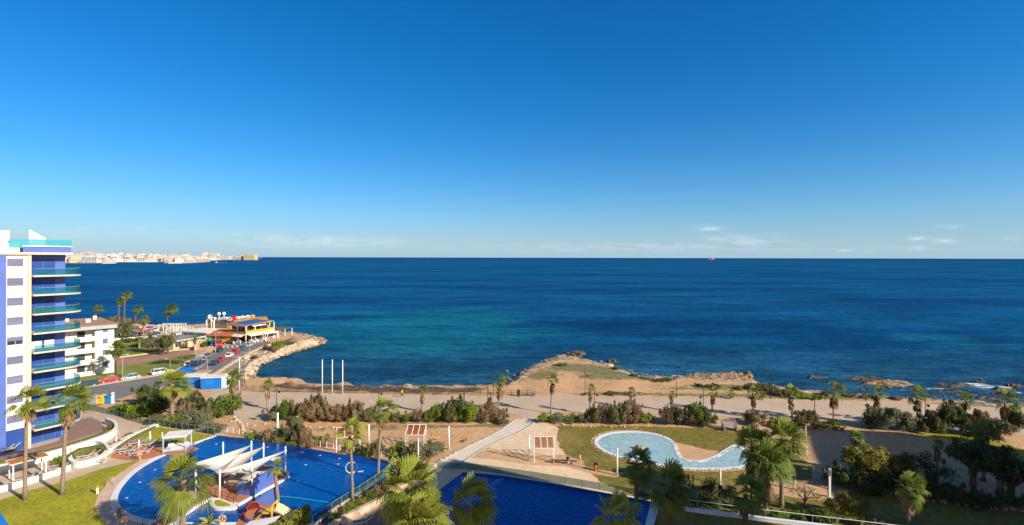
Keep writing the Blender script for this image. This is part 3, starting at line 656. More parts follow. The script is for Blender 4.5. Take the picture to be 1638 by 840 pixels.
def bush_proto(kind, v):
    key = (kind, v)
    if key in BUSH: return BUSH[key]
    rr = random.Random(hash(kind) % 1000 + v*17 if False else sum(map(ord, kind))+v*17); b = MB()
    blobs = [(0,0,.42,.55,.42)]
    for i in range(9):
        a = rr.uniform(0, 6.28); q = rr.uniform(.25, .85); blobs.append((q*math.cos(a), q*math.sin(a), rr.uniform(.15,.75)*(1-.35*q), rr.uniform(.15,.38), rr.uniform(.12,.32)))
    for i in range(9): a = rr.uniform(0, 6.28); q = rr.uniform(.1, .95); blobs.append((q*math.cos(a), q*math.sin(a), rr.uniform(.55,1.0)*(1-.35*q), rr.uniform(.05,.14), rr.uniform(.1,.24)))
    sparse = kind in ('brown', 'rosy', 'olive', 'silver')
    leafcloud(b, rr, blobs, 4600 if sparse else 4000, .032 if sparse else .037, .45, 2.2 if sparse else 1.3, .6 if sparse else 0)
    # a few stems
    me = b.build('proto', 'leaf_'+kind, tint=True); m = me.data; m.name = 'bush_'+kind; bpy.data.objects.remove(me); BUSH[key] = m
    return m
bi = [0]
def bush(px, by, ty, hw, kind, label, z=ZP, name=None, cat='shrub', group=None):
    x, D = G(px, by, z); mpp = D/F; h = max(.5, (ZAT(px, ty, D+hw*mpp*.4)-z)); r = hw*mpp
    bi[0] += 1
    m = bush_proto(kind, bi[0] % 5)
    o = bpy.data.objects.new(name or 'shrub', m); COL.objects.link(o)
    o.location = (x, D+r*.7, z-.05); o.scale = (r*1.38, r*1.15, h*1.08); o.rotation_euler[2] = R.uniform(0, 6.28)
    return tag(o, label, cat, group)
SWEEP = 78
def fan_leaf(b, rr, base, d, lp, rb, nseg, droop, wind, tint):
    """petiole and a folded fan blade"""
    d = d.normalized(); side = d.cross(Vector((0,0,1)))
    side = side.normalized() if side.length > .05 else Vector((1,0,0))
    mid = base+d*lp*.55; tip = base+d*lp+Vector((0,0,-droop*lp*.25))+wind*lp*.3
    b.tint = tint*.8+.1; up = side.cross(d).normalized()
    wv = side*.022
    b.add([base-wv, base+wv, mid+wv, mid-wv, tip+wv, tip-wv], [(0,1,2,3), (3,2,4,5)])
    dd = (tip-mid).normalized(); dd = (dd+Vector((0,0,-.35*droop))+wind*.5).normalized(); side = (side+up*rr.uniform(-.5,.5)).normalized(); nr = side.cross(dd).normalized()
    for i in range(nseg):
        t = (i+.5)/nseg*2-1; a = t*math.radians(SWEEP); l = rb*(1-.28*abs(t))*rr.uniform(.88, 1.08)
        dr = (dd*math.cos(a)+side*math.sin(a)).normalized(); sd = nr.cross(dr).normalized()
        wd = l*.40*(2*math.radians(SWEEP)/nseg); fold = nr*(.035*rb*(1 if i % 2 else -1))
        p0 = tip; p1 = tip+dr*l*.55+fold+Vector((0,0,-.04*l)); p2 = tip+dr*l*.95+Vector((0,0,-droop*l*.38-.06*l))+wind*l*.25; p3 = p2+dr*l*.08+Vector((0,0,-l*(.12+.22*droop)))
        b.tint = min(1, max(0, tint+rr.uniform(-.18,.18)))
        b.add([p0, p1-sd*wd, p1+sd*wd, p2-sd*wd*.45, p2+sd*wd*.45, p3], [(0,1,2), (1,3,4,2), (3,5,4)])
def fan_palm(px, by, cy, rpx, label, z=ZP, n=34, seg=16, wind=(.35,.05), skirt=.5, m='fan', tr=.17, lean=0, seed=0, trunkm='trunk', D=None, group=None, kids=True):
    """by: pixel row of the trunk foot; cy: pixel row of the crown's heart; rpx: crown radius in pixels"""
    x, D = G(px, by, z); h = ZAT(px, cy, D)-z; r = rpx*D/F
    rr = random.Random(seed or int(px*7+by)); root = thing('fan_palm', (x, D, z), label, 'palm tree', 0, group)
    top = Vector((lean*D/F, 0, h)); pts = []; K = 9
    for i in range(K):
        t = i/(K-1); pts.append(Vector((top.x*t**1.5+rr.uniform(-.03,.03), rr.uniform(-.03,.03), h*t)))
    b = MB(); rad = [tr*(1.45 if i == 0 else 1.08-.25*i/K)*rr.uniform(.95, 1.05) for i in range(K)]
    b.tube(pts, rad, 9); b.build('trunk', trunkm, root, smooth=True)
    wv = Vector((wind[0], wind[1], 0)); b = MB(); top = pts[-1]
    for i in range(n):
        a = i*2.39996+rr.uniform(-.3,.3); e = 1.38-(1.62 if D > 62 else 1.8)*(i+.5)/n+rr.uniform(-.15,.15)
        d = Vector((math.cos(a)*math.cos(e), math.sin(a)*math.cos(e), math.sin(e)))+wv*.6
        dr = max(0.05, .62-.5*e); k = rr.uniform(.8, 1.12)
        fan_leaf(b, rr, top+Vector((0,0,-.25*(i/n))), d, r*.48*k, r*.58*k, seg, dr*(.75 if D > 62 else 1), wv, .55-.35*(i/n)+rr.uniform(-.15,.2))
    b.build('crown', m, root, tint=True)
    if skirt > 0:
        b = MB(); ns = int(26*min(1, skirt+.3)); L_ = skirt*min(h*.5, 2.4)
        for i in range(ns):
            a = rr.uniform(0, 6.28); zz = h-.15-rr.random()*L_
            d = Vector((math.cos(a)*.55, math.sin(a)*.55, -1))+wv*.15
            fan_leaf(b, rr, Vector((top.x*(zz/h), 0, zz)), d, .42*r*.6+.15, r*.30+.15, max(5, seg//2), .6, wv*.3, rr.uniform(.1,.9))
        b.build('dead_fronds', 'skirt', root, tint=True)
    return root
def date_palm(px, by, cy, rpx, label, z=ZP, n=34, wind=(.25,.0), seed=0, trunks=1, tr=.22, group=None, m='date', spread=1.5):
    x, D = G(px, by, z); h = ZAT(px, cy, D)-z; r = rpx*D/F; rr = random.Random(seed or int(px*3+by))
    root = thing('date_palm', (x, D, z), label, 'palm tree', 0, group); wv = Vector((wind[0], wind[1], 0))
    bt = MB(); bl = MB()
    for q in range(trunks):
        off = Vector((0,0,0)) if trunks == 1 else Vector((spread*math.cos(q*2.1), spread*math.sin(q*2.1), 0)); hh = h*(1 if q == 0 else rr.uniform(.55,.85))
        bt.tube([off*.3, off*.6+Vector((0,0,hh*.5)), off+Vector((0,0,hh))], [tr*1.3, tr, tr*1.15], 8)
        for i in range(n):
            a = i*2.39996+rr.uniform(-.2,.2); e = 1.3-1.7*(i+.5)/n; d = Vector((math.cos(a)*math.cos(e), math.sin(a)*math.cos(e), math.sin(e)))+wv*.4
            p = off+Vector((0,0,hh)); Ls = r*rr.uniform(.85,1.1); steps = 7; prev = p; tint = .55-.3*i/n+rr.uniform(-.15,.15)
            for k in range(steps):
                d = (d+Vector((0,0,-.17))+wv*.12).normalized(); nx = prev+d*(Ls/steps); sd = d.cross(Vector((0,0,1))); sd = sd.normalized() if sd.length > .05 else Vector((1,0,0)); up = sd.cross(d)
                bl.tint = tint
                ll = r*.28*math.sin(math.pi*(k+.9)/(steps+1)); 
                for s in (-1, 1):
                    for j in (0, .5):
                        b0 = prev+(nx-prev)*j; bl.tint = min(1, max(0, tint+rr.uniform(-.15,.15)))
                        t_ = b0+sd*s*ll+d*ll*.7+up*ll*.25*rr.uniform(-.5,1)-Vector((0,0,ll*.2)); bl.add([b0, b0+d*(Ls/steps)*.3, t_], [(0,1,2)])
                prev = nx
    bt.build('trunk', 'trunkdark', root, smooth=True); bl.build('crown', m, root, tint=True)
    return root
def tree(px, by, ty, hw, kind, label, z=ZP, trunkfrac=.3, dens=3000, size=.05, name='broadleaf_tree', low=.25, cat='tree'):
    x, D = G(px, by, z); h = ZAT(px, ty, D)-z; r = hw*D/F; rr = random.Random(int(px*5+by)); root = thing(name, (x, D, z), label, cat)
    b = MB(); ends = []
    b.tube([(0,0,0), (.1,0,h*trunkfrac), (.05,.1,h*.6)], [.06*h+.03, .04*h, .015*h], 7)
    for i in range(6):
        a = i*1.05+rr.uniform(-.3,.3); q = rr.uniform(.45,.85)*r; zz = h*rr.uniform(.5,.85); ends.append((q*math.cos(a), q*math.sin(a), zz))
        b.tube([(.05,0,h*trunkfrac*rr.uniform(.6,1.2)), (q*.5*math.cos(a), q*.5*math.sin(a), h*.5), ends[-1]], [.03*h, .02*h, .008*h], 5)
    b.build('trunk', 'bark', root)
    blobs = [(0,0,h*.66,r*.55,h*.24)]+[(e[0], e[1], e[2], r*rr.uniform(.28,.45), h*rr.uniform(.13,.22)) for e in ends]
    for i in range(8): a = rr.uniform(0, 6.28); q = rr.uniform(.2,.95)*r; blobs.append((q*math.cos(a), q*math.sin(a), h*rr.uniform(low+.1,.92), r*rr.uniform(.12,.3), h*rr.uniform(.07,.16)))
    b = MB(); leafcloud(b, rr, blobs, dens, size*max(r, h*.6), .45, 1.5, 0); b.build('crown', 'leaf_'+kind, root, tint=True)
    return root
# --- promenade fan palms
for (px, by, cy, r, sk, lean, lab) in [
    (427,655,616,10,.7,0,'small fan palm beside the lamp post by the brown tamarisks'),
    (675,659,624,9,.9,0,'fan palm with shaggy brown skirt behind the first green shrubs, facing the bay'),
    (797,656,611,12,.9,2,'stout fan palm with thick dead skirt where the beach fence meets the sandy headland'),
    (881,662,607,10,.7,2,'fan palm beside the round bright shrub at the top of the pale footpath'),
    (944,664,620,7,.8,0,'thin ragged fan palm next to the lamp post below the sandy headland'),
    (1008,653,624,6,.7,1,'thin fan palm rising from the middle of the olive shrubs north of the kidney pool'),
    (1074,658,630,6,.8,0,'thin ragged fan palm on the edge of the shrubs, half withered'),
    (1139,657,627,9,.8,1,'fan palm behind the dense green shrubs with its skirt blown sideways'),
    (1205,668,628,11,.8,-1,'fan palm standing behind the round brown shrub by the grey bench'),
    (1267,675,628,12,.9,-3,'fan palm leaning over the promenade before the green seaside mound'),
    (1333,677,625,16,.8,0,'large full fan palm at the corner of the promenade and the shaded dirt yard'),
    (1400,681,628,13,.6,2,'fan palm with yellowing fronds before the long flat sea rocks'),
    (1467,682,631,14,.8,0,'fan palm beside a lamp post behind the silvery shrubs'),
    (1545,692,640,12,.2,0,'fan palm poking out of the tall dark shrubs at the promenade edge'),
    (1607,693,640,18,1,0,'broad dark fan palm before the foaming rocks')]:
    fan_palm(px, by, cy, r*1.14, lab, n=18, seg=9, skirt=sk, lean=lean, m='fandark' if px > 1500 else 'fan', tr=.14)
fan_palm(1168,638,629,8, 'very short fan palm on the seaward edge of the promenade', n=18, seg=10, skirt=0, tr=.2)
fan_palm(372,664,603,16, 'fan palm right beside the blue and white kiosks', n=26, seg=10, skirt=.9, trunkm='trunkdark')
fan_palm(275,678,615,28, 'bright green fan palm towering over the dark shrubs near the kiosks', n=30, seg=14, skirt=.15, m='fanlight', tr=.3)
fan_palm(185,606,558,15, 'slim palm with brown trunk against the end of the cream apartment block', n=28, seg=10, skirt=.5, m='fandark', trunkm='trunkdark')
# --- far left palms by the bungalow and the car park
for (px, by, cy, r, lab) in [(153,513,494,8,'short windswept palm beyond the flat terracotta roof'), (190,524,481,8,'shorter of two very tall slender palms standing together'),
    (199,524,472,9,'taller of two very tall slender palms standing together'), (217,518,495,8,'slender palm by the parked cars with open thin crown'), (268,514,495,11,'windswept palm on the shore by the white terrace posts')]:
    fan_palm(px, by, cy, r*1.1, lab, n=26, seg=8, skirt=.25, wind=(.9,.1), trunkm='trunkdark', tr=.22)
fan_palm(229,540,511,9, 'golden green palm with bushy crown between car park and lawn', n=32, seg=8, skirt=.4, m='fanlight', tr=.3)
fan_palm(223,557,544,6, 'tiny bright palm on the lawn under the boundary wall', n=18, seg=8, skirt=0, m='fanlight', tr=.3)
date_palm(240,565,539,17, 'broad date palm in the middle of the lawn casting a long shadow', n=46, tr=.5)
date_palm(196,542,521,16, 'clump of old date palms with several trunks behind the white wall', n=36, trunks=4, tr=.4, spread=2.2)
date_palm(184,536,514,11, 'small date palm at the rim of the old palm clump', n=30)
date_palm(312,560,541,10, 'date palm before the pale gable of the bungalow', n=26, tr=.4, m='date')
date_palm(293,558,552,6, 'dwarf date palm by the bungalow door', n=20, tr=.2)
date_palm(182,668,0.01+658,8, 'dwarf palm by the recycling bins', n=22, tr=.2)
SWEEP = 88
# --- tall palms by the big pool
fan_palm(40,800,641,30, 'tall slender palm on the lawn edge nearest the tower windows', z=0, n=16, seg=16, skirt=.4, m='fanlight', tr=.20, lean=3, wind=(.45,0))
fan_palm(100,791,643,34, 'tall slender palm on the lawn between the pergola and the big pool', z=0, n=17, seg=16, skirt=.35, m='fan', tr=.22, lean=8, wind=(.45,0))
fan_palm(292,872,768,50, 'leaning palm before the bridge with broad crown over the blue pool', z=0, n=24, seg=22, skirt=.05, m='fan', tr=.30, lean=2, wind=(-.1,0))
fan_palm(445,812,748,16, 'small bare palm growing out of the pool beside the blue bar wall', z=0, n=14, seg=12, skirt=0, m='fanlight', tr=.20, lean=-6)
fan_palm(564,802,692,26, 'slim palm on the planted strip with upright crown at canopy height', z=0, n=17, seg=16, skirt=.1, m='fanlight', tr=.17, lean=-5)
fan_palm(605,768,657,26, 'tall slim palm at the pool corner with its crown against the promenade', z=0, n=18, seg=16, skirt=.3, m='fan', tr=.18, lean=4)
SWEEP = 98
# --- near crowns
fan_palm(655,905,786,62, 'huge near palm crown in front of the footpath, behind its twin', z=0, n=27, seg=24, skirt=.12, m='fanlight', tr=.3, wind=(.15,0))
fan_palm(672,960,838,56, 'huge near palm crown lowest in the frame, overlapping its twin', z=0, n=27, seg=24, skirt=.1, m='fanlight', tr=.3, wind=(.15,0))
fan_palm(752,915,806,48, 'near palm crown with upright spear leaf against the deep blue pool', z=0, n=22, seg=24, skirt=.1, m='fanlight', tr=.26, wind=(.2,0))
fan_palm(985,945,829,46, 'near palm crown cut by the frame at the right end of the deep blue pool', z=0, n=23, seg=24, skirt=.1, m='fanlight', tr=.28, wind=(.1,0))
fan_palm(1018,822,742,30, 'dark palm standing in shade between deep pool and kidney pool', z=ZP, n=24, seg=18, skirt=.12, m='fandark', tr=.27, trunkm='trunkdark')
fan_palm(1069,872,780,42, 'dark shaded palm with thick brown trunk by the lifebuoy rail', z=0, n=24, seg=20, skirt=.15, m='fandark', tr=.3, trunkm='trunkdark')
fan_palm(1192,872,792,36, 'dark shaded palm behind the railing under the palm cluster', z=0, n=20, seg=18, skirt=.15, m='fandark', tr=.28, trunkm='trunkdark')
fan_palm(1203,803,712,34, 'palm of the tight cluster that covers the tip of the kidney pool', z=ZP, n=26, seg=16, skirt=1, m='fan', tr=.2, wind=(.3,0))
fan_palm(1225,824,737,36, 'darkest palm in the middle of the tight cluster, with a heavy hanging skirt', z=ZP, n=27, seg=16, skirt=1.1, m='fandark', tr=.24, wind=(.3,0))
fan_palm(1250,812,703,38, 'palm of the tight cluster with bare sunlit lower trunk', z=ZP, n=27, seg=16, skirt=.8, m='fan', tr=.26, wind=(.3,0))
fan_palm(1453,856,780,27, 'lone palm with spread crown on the shaded lawn before the stone border', z=ZP, n=22, seg=18, skirt=.6, m='fan', tr=.2)
fan_palm(1368,755,699,13, 'small palm with dry skirt rising from the yellow green trees', z=ZP, n=20, seg=12, skirt=1, m='fan', tr=.16)
fan_palm(1499,748,712,11, 'small palm alone on the shaded dirt yard', z=ZP, n=18, seg=12, skirt=.9, m='fandark', tr=.2)
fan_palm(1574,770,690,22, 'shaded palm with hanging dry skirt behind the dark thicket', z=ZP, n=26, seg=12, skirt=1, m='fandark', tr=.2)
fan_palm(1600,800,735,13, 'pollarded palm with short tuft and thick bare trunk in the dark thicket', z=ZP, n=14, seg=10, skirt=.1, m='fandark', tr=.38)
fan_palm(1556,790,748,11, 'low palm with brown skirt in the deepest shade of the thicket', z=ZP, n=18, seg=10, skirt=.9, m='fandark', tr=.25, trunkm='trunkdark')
fan_palm(625,752,722,10, 'dwarf palm in the shrubs at the far corner of the big pool', z=ZP, n=18, seg=10, skirt=.6, tr=.2)
fan_palm(521,714,700,8, 'dwarf palm beside the leftmost louvred canopy', z=ZP, n=16, seg=10, skirt=0, m='fanlight', tr=.15)
# --- shrubs
rows = [
 (200,671,642,22,'bright','bright green shrub nearest the recycling bins'), (218,672,650,20,'bright','bright green shrub in front of the dark shrubs by the road'),
 (178,668,648,14,'green','green shrub tucked behind the bright ones'), (228,652,616,20,'dark','dark shrub by the road edge left of the bright palm'), (248,664,624,22,'dark','big dark shrub hugging the bright palm'),
 (300,656,626,18,'dark','dark shrub between bright palm and kiosks'), (308,690,656,26,'silver','wide silvery shrub behind the lawn with the cabana'), (330,672,640,24,'olive','olive shrub spreading below the kiosks'),
 (352,672,632,24,'green','dense round green shrub below the kiosks'), (338,699,676,16,'silver','low silvery shrub touching the pool corner'), (290,668,640,16,'brown','brown twiggy shrub behind the silvery one'),
 (270,688,664,18,'green','green shrub behind the glass fence'), (240,680,664,14,'olive','low olive shrub behind the glass fence'), (375,650,628,8,'brown','dry shrub at the foot of the palm by the kiosks'),
 (434,675,652,15,'silver','grey green shrub at the near end of the tamarisk row'), (452,676,640,14,'green','tall green shrub at the start of the tamarisk row'), (466,674,646,12,'olive','olive shrub between green shrub and brown tamarisk'),
 (480,677,642,16,'brown','brown tamarisk with dense round head'), (498,677,645,15,'rosy','reddish tamarisk in the middle of the row'), (505,668,628,14,'brown','tall feathery brown tamarisk reaching over the promenade'),
 (518,677,643,16,'brown','brown tamarisk left of the gap in the row'), (536,676,648,15,'rosy','low reddish tamarisk before the gap in the row'), (553,677,646,14,'brown','brown tamarisk beside the second gap'), (568,677,641,17,'brown','tall brown tamarisk near the louvred canopy'),
 (586,675,652,12,'olive','last brown green tamarisk before the tall slim palm'), (604,676,660,12,'olive','low olive shrub behind the tall slim palm'),
 (465,706,664,18,'olive','tall olive shrub on the slope by the white post'), (450,712,682,17,'dark','dark shrub above the infinity pool edge'), (480,716,684,15,'brown','brown shrub among green ones above the pool edge'),
 (492,722,700,13,'rosy','reddish low shrub beside the pool fence'), (398,711,692,15,'green','fresh green shrub at the pool fence corner'), (420,714,688,14,'brown','brown twiggy shrub at the pool fence'), (438,718,698,12,'olive','low olive shrub along the pool fence'),
 (504,713,696,9,'bright','small bright shrub before the louvre shadow'), (460,722,706,12,'green','low green shrub behind the pool fence posts'), (555,722,712,16,'olive','low olive shrub at the pool fence below the canopy'),
 (598,736,704,14,'olive','olive shrub hugging the tall slim palm'), (582,735,716,12,'green','green shrub left of the tall slim palm'), (638,732,708,14,'green','green shrub beside the dwarf palm'), (664,741,706,20,'silver','grey green shrub by the white post at the pool corner'),
 (692,737,706,20,'silver','grey green shrub at the edge of the footpath'), (572,727,714,11,'green','low green shrub along the curved pool edge'),
 (614,676,662,10,'brown','dry shrub right of the tall slim palm'), (630,676,660,12,'olive','low olive shrub at the start of the green row'), (648,677,661,11,'green','low green shrub below the beach fence'), (665,677,654,10,'brown','dry twiggy shrub under the skirted palm'),
 (684,678,658,12,'green','green shrub under the skirted palm'), (698,678,648,15,'green','rounded green shrub in the green row'), (716,678,640,16,'olive','olive shrub in the green row'), (734,678,634,17,'dark','dark tall shrub in the middle of the green row'),
 (752,678,642,16,'bright','yellowish green shrub in the green row'), (768,678,648,14,'brown','brown shrub after the yellowish one'), (782,677,642,15,'rosy','reddish feathery shrub near the stout palm'), (800,677,655,15,'brown','dry shrub ending the green row at the footpath'),
 (871,679,661,11,'bright','round bright shrub at the top of the pale footpath'), (893,678,659,12,'silver','rounded grey shrub next to the bright round one'), (915,678,662,10,'green','round green shrub in the neat row'), (931,678,662,10,'silver','small grey shrub in the neat row'),
 (948,679,650,13,'olive','sparse olive shrub under the thin ragged palm'), (966,679,645,15,'brown','feathery brown shrub above the lawn'), (984,679,645,15,'olive','feathery olive shrub above the lawn'), (1002,680,642,17,'brown','brown shrub around the thin palm'),
 (1020,680,646,16,'rosy','reddish shrub above the kidney pool'), (1030,679,660,12,'bright','bright low shrub by the gap in the row'), (1040,677,662,10,'green','green shrub closing the row at the gap'),
 (1070,681,650,14,'brown','dry shrub right after the gap'), (1088,682,650,15,'olive','olive shrub above the lawn, beyond the gap'), (1104,683,656,14,'brown','brown low shrub beyond the gap'), (1120,684,644,17,'green','tall dense green shrub'),
 (1134,684,652,14,'dark','dark green shrub ending the row by the grey bench'), (1216,683,658,20,'brown','round brown shrub beside the grey bench'), (1250,685,668,13,'green','low green shrub behind the palm cluster'), (1300,687,656,20,'olive','broad shrub at the far corner of the dirt yard'),
 (1286,685,665,13,'green','low green shrub left of the broad one'), (1340,687,673,14,'green','small green shrub at the foot of the large full palm'), (1318,686,676,9,'dark','tiny dark shrub between its larger neighbours'),
 (1412,688,649,22,'silver','silvery shrub under the yellowing palm'), (1438,691,652,20,'silver','second silvery shrub of the wide clump'), (1394,686,664,10,'olive','low shrub at the foot of the yellowing palm'), (1460,692,658,16,'silver','silvery shrub nearest the lamp post'),
 (1484,694,666,14,'olive','olive shrub before the dark tall ones'), (1504,694,655,18,'olive','olive shrub leaning on the tall dark shrub'), (1530,697,636,25,'dark','tallest dark shrub on the promenade edge'), (1556,700,655,20,'dark','dark shrub behind the shaded lawn'),
 (1584,702,656,18,'brown','brown shrub before the broad dark palm'), (1612,706,668,18,'silver','grey sparse shrub at the edge of the frame'), (1635,700,650,14,'dark','dark shrub cut by the edge of the frame'), (1576,712,672,18,'dark','dark spreading shrub under the skirted palm'),
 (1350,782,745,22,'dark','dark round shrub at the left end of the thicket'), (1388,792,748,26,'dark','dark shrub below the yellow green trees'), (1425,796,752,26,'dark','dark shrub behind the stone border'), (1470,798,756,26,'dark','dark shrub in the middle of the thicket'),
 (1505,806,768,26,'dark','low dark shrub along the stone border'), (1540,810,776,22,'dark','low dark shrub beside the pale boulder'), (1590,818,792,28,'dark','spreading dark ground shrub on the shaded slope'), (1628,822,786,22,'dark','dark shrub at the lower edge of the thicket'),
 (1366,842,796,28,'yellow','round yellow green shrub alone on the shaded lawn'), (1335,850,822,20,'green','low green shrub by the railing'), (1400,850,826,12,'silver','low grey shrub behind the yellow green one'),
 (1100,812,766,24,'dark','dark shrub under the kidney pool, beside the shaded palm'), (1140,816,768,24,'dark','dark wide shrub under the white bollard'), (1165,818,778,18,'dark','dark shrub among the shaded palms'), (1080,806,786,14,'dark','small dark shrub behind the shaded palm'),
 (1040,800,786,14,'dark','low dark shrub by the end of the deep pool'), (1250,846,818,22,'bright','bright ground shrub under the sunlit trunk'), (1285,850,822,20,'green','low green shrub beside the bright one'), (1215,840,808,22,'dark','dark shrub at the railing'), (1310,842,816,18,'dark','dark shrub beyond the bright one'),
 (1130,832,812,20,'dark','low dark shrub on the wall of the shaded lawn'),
 (902,586.5,580.5,8,'olive','small dark cushion shrub on the headland top'), (985,592,585,7,'olive','cushion shrub near the headland shore'), (889,586,582,4,'olive','tiny cushion shrub on the headland'), (986,600,596,5,'silver','grey low cushion shrub on the headland slope'),
 (1014,605,598,8,'dark','dark low shrub along the rocky shore'), (1030,609,603,9,'dark','dark low shrub by the small surf'), (1055,613,605,10,'dark','low dark shrub below the surf line'), (1070,612,604,9,'olive','olive low shrub before the rocky point'), (1350,612.5,606,0.5,'olive','x'),
 (1120,620,613,9,'dark','low shrub behind the rocky point'), (1145,622,614,10,'olive','olive mat shrub behind the rocky point'), (1183,624,618,8,'olive','flat olive shrub on the sand'), (1207,624,612,11,'silver','grey shrub at the shore beside the rocks'), (1228,627,614,13,'olive','mound shrub before the tall lamp post'),
 (1244,633,622,10,'olive','olive mound beside the tall lamp post'), (1262,636,622,11,'silver','grey mound left of the leaning palm'), (1288,641,628,15,'bright','bright green mound beside the promenade edge'), (1310,640,630,10,'bright','yellow green low mound'), (1325,634,625,9,'brown','brown low mound at the shore'),
 (1218,640,629,9,'olive','sandy edge shrub near the tall lamp post'), (1365,637,630,9,'brown','dry shrub before the long flat rocks'), (1385,638,631,9,'olive','low shrub before the long flat rocks'), (1440,641,634,10,'brown','dry mat shrub on the seaward edge'),
 (937,632.5,628,6,'bright','small bright tuft at the foot of the lamp post'), (980,633,627,12,'olive','low scrub strip along the promenade kerb'), (1008,634,628.5,10,'silver','grey scrub strip along the promenade kerb'),
 (436,562,553,8,'brown','dry shrub on top of the boulder slope'), (441,558,545,9,'bright','yellow green shrub at the tip of the walkway'), (449,555,545,7,'green','green shrub at the tip of the walkway'), (460,553,546,8,'olive','olive mat shrub on the rocky spit'), (424,561,552,6,'dark','dark shrub by the end of the walkway fence'), (404,575,568,6,'brown','small dry shrub on the boulder slope'),
 (258,572,560,0.5,'green','x'), (256,556,540,10,'dark','x2'),
 (150,515,504,0.5,'olive','x3'),
 (170,517,507,16,'brown','brown hedge bush beyond the flat terracotta roof'), (186,524,507,13,'brown','tall brown bush by the very tall palms'), (205,518,510,10,'olive','olive bush by the parked cars'),
 (195,549,541,12,'green','green bush under the old date palms'), (215,547,539,10,'green','green bush on the lawn behind the tiny palm'), (213,556,550,8,'dark','dark bush at the corner of the lawn'), (232,552,543,11,'dark','dark bush behind the broad date palm'),
 (248,583,577,14,'dark','dark low hedge beside the pink path'), (275,582,577,12,'olive','low planting between pink path and road'), (295,574,569,10,'olive','low planting at the bend of the road'), (320,556,549,8,'green','green bush behind the wavy garden wall'), (328,553,545,7,'dark','dark bush before the orange roofed bar'),
 (120,622,614,10,'green','hedge bush behind the dark green car'), (150,612,606,14,'silver','low grey planting under the cream apartment block'), (190,606,600,12,'olive','low planting by the slim palm'),
]
for r in rows:
    if r[5].startswith('x') and len(r[5]) < 3: continue
    bush(*r)
tree(268,566,533,14,'olive','olive tree with wide sprawling crown behind the bungalow', dens=1800) 
tree(262,568,543,12,'dark','round dark tree in front of the bungalow wall', dens=1800)
tree(1383,775,716,36,'yellow','sunlit yellow green tree at the head of the thicket', dens=5200, size=.042)
tree(1432,776,722,28,'yellow','golden tree beside the sunlit yellow green one', dens=4200, size=.042)
tree(1482,790,728,34,'dark','bare twigged dark tree leaning over the dirt yard', dens=2200, size=.04)
tree(1556,778,703,38,'dark','large shaded tree with grey green crown', dens=5000, size=.04)
tree(1618,806,722,34,'dark','large shaded tree at the edge of the frame', dens=4200, size=.042)
tree(1287,812,772,26,'olive','sparse crooked small tree on the sunlit grass', dens=650, size=.035)
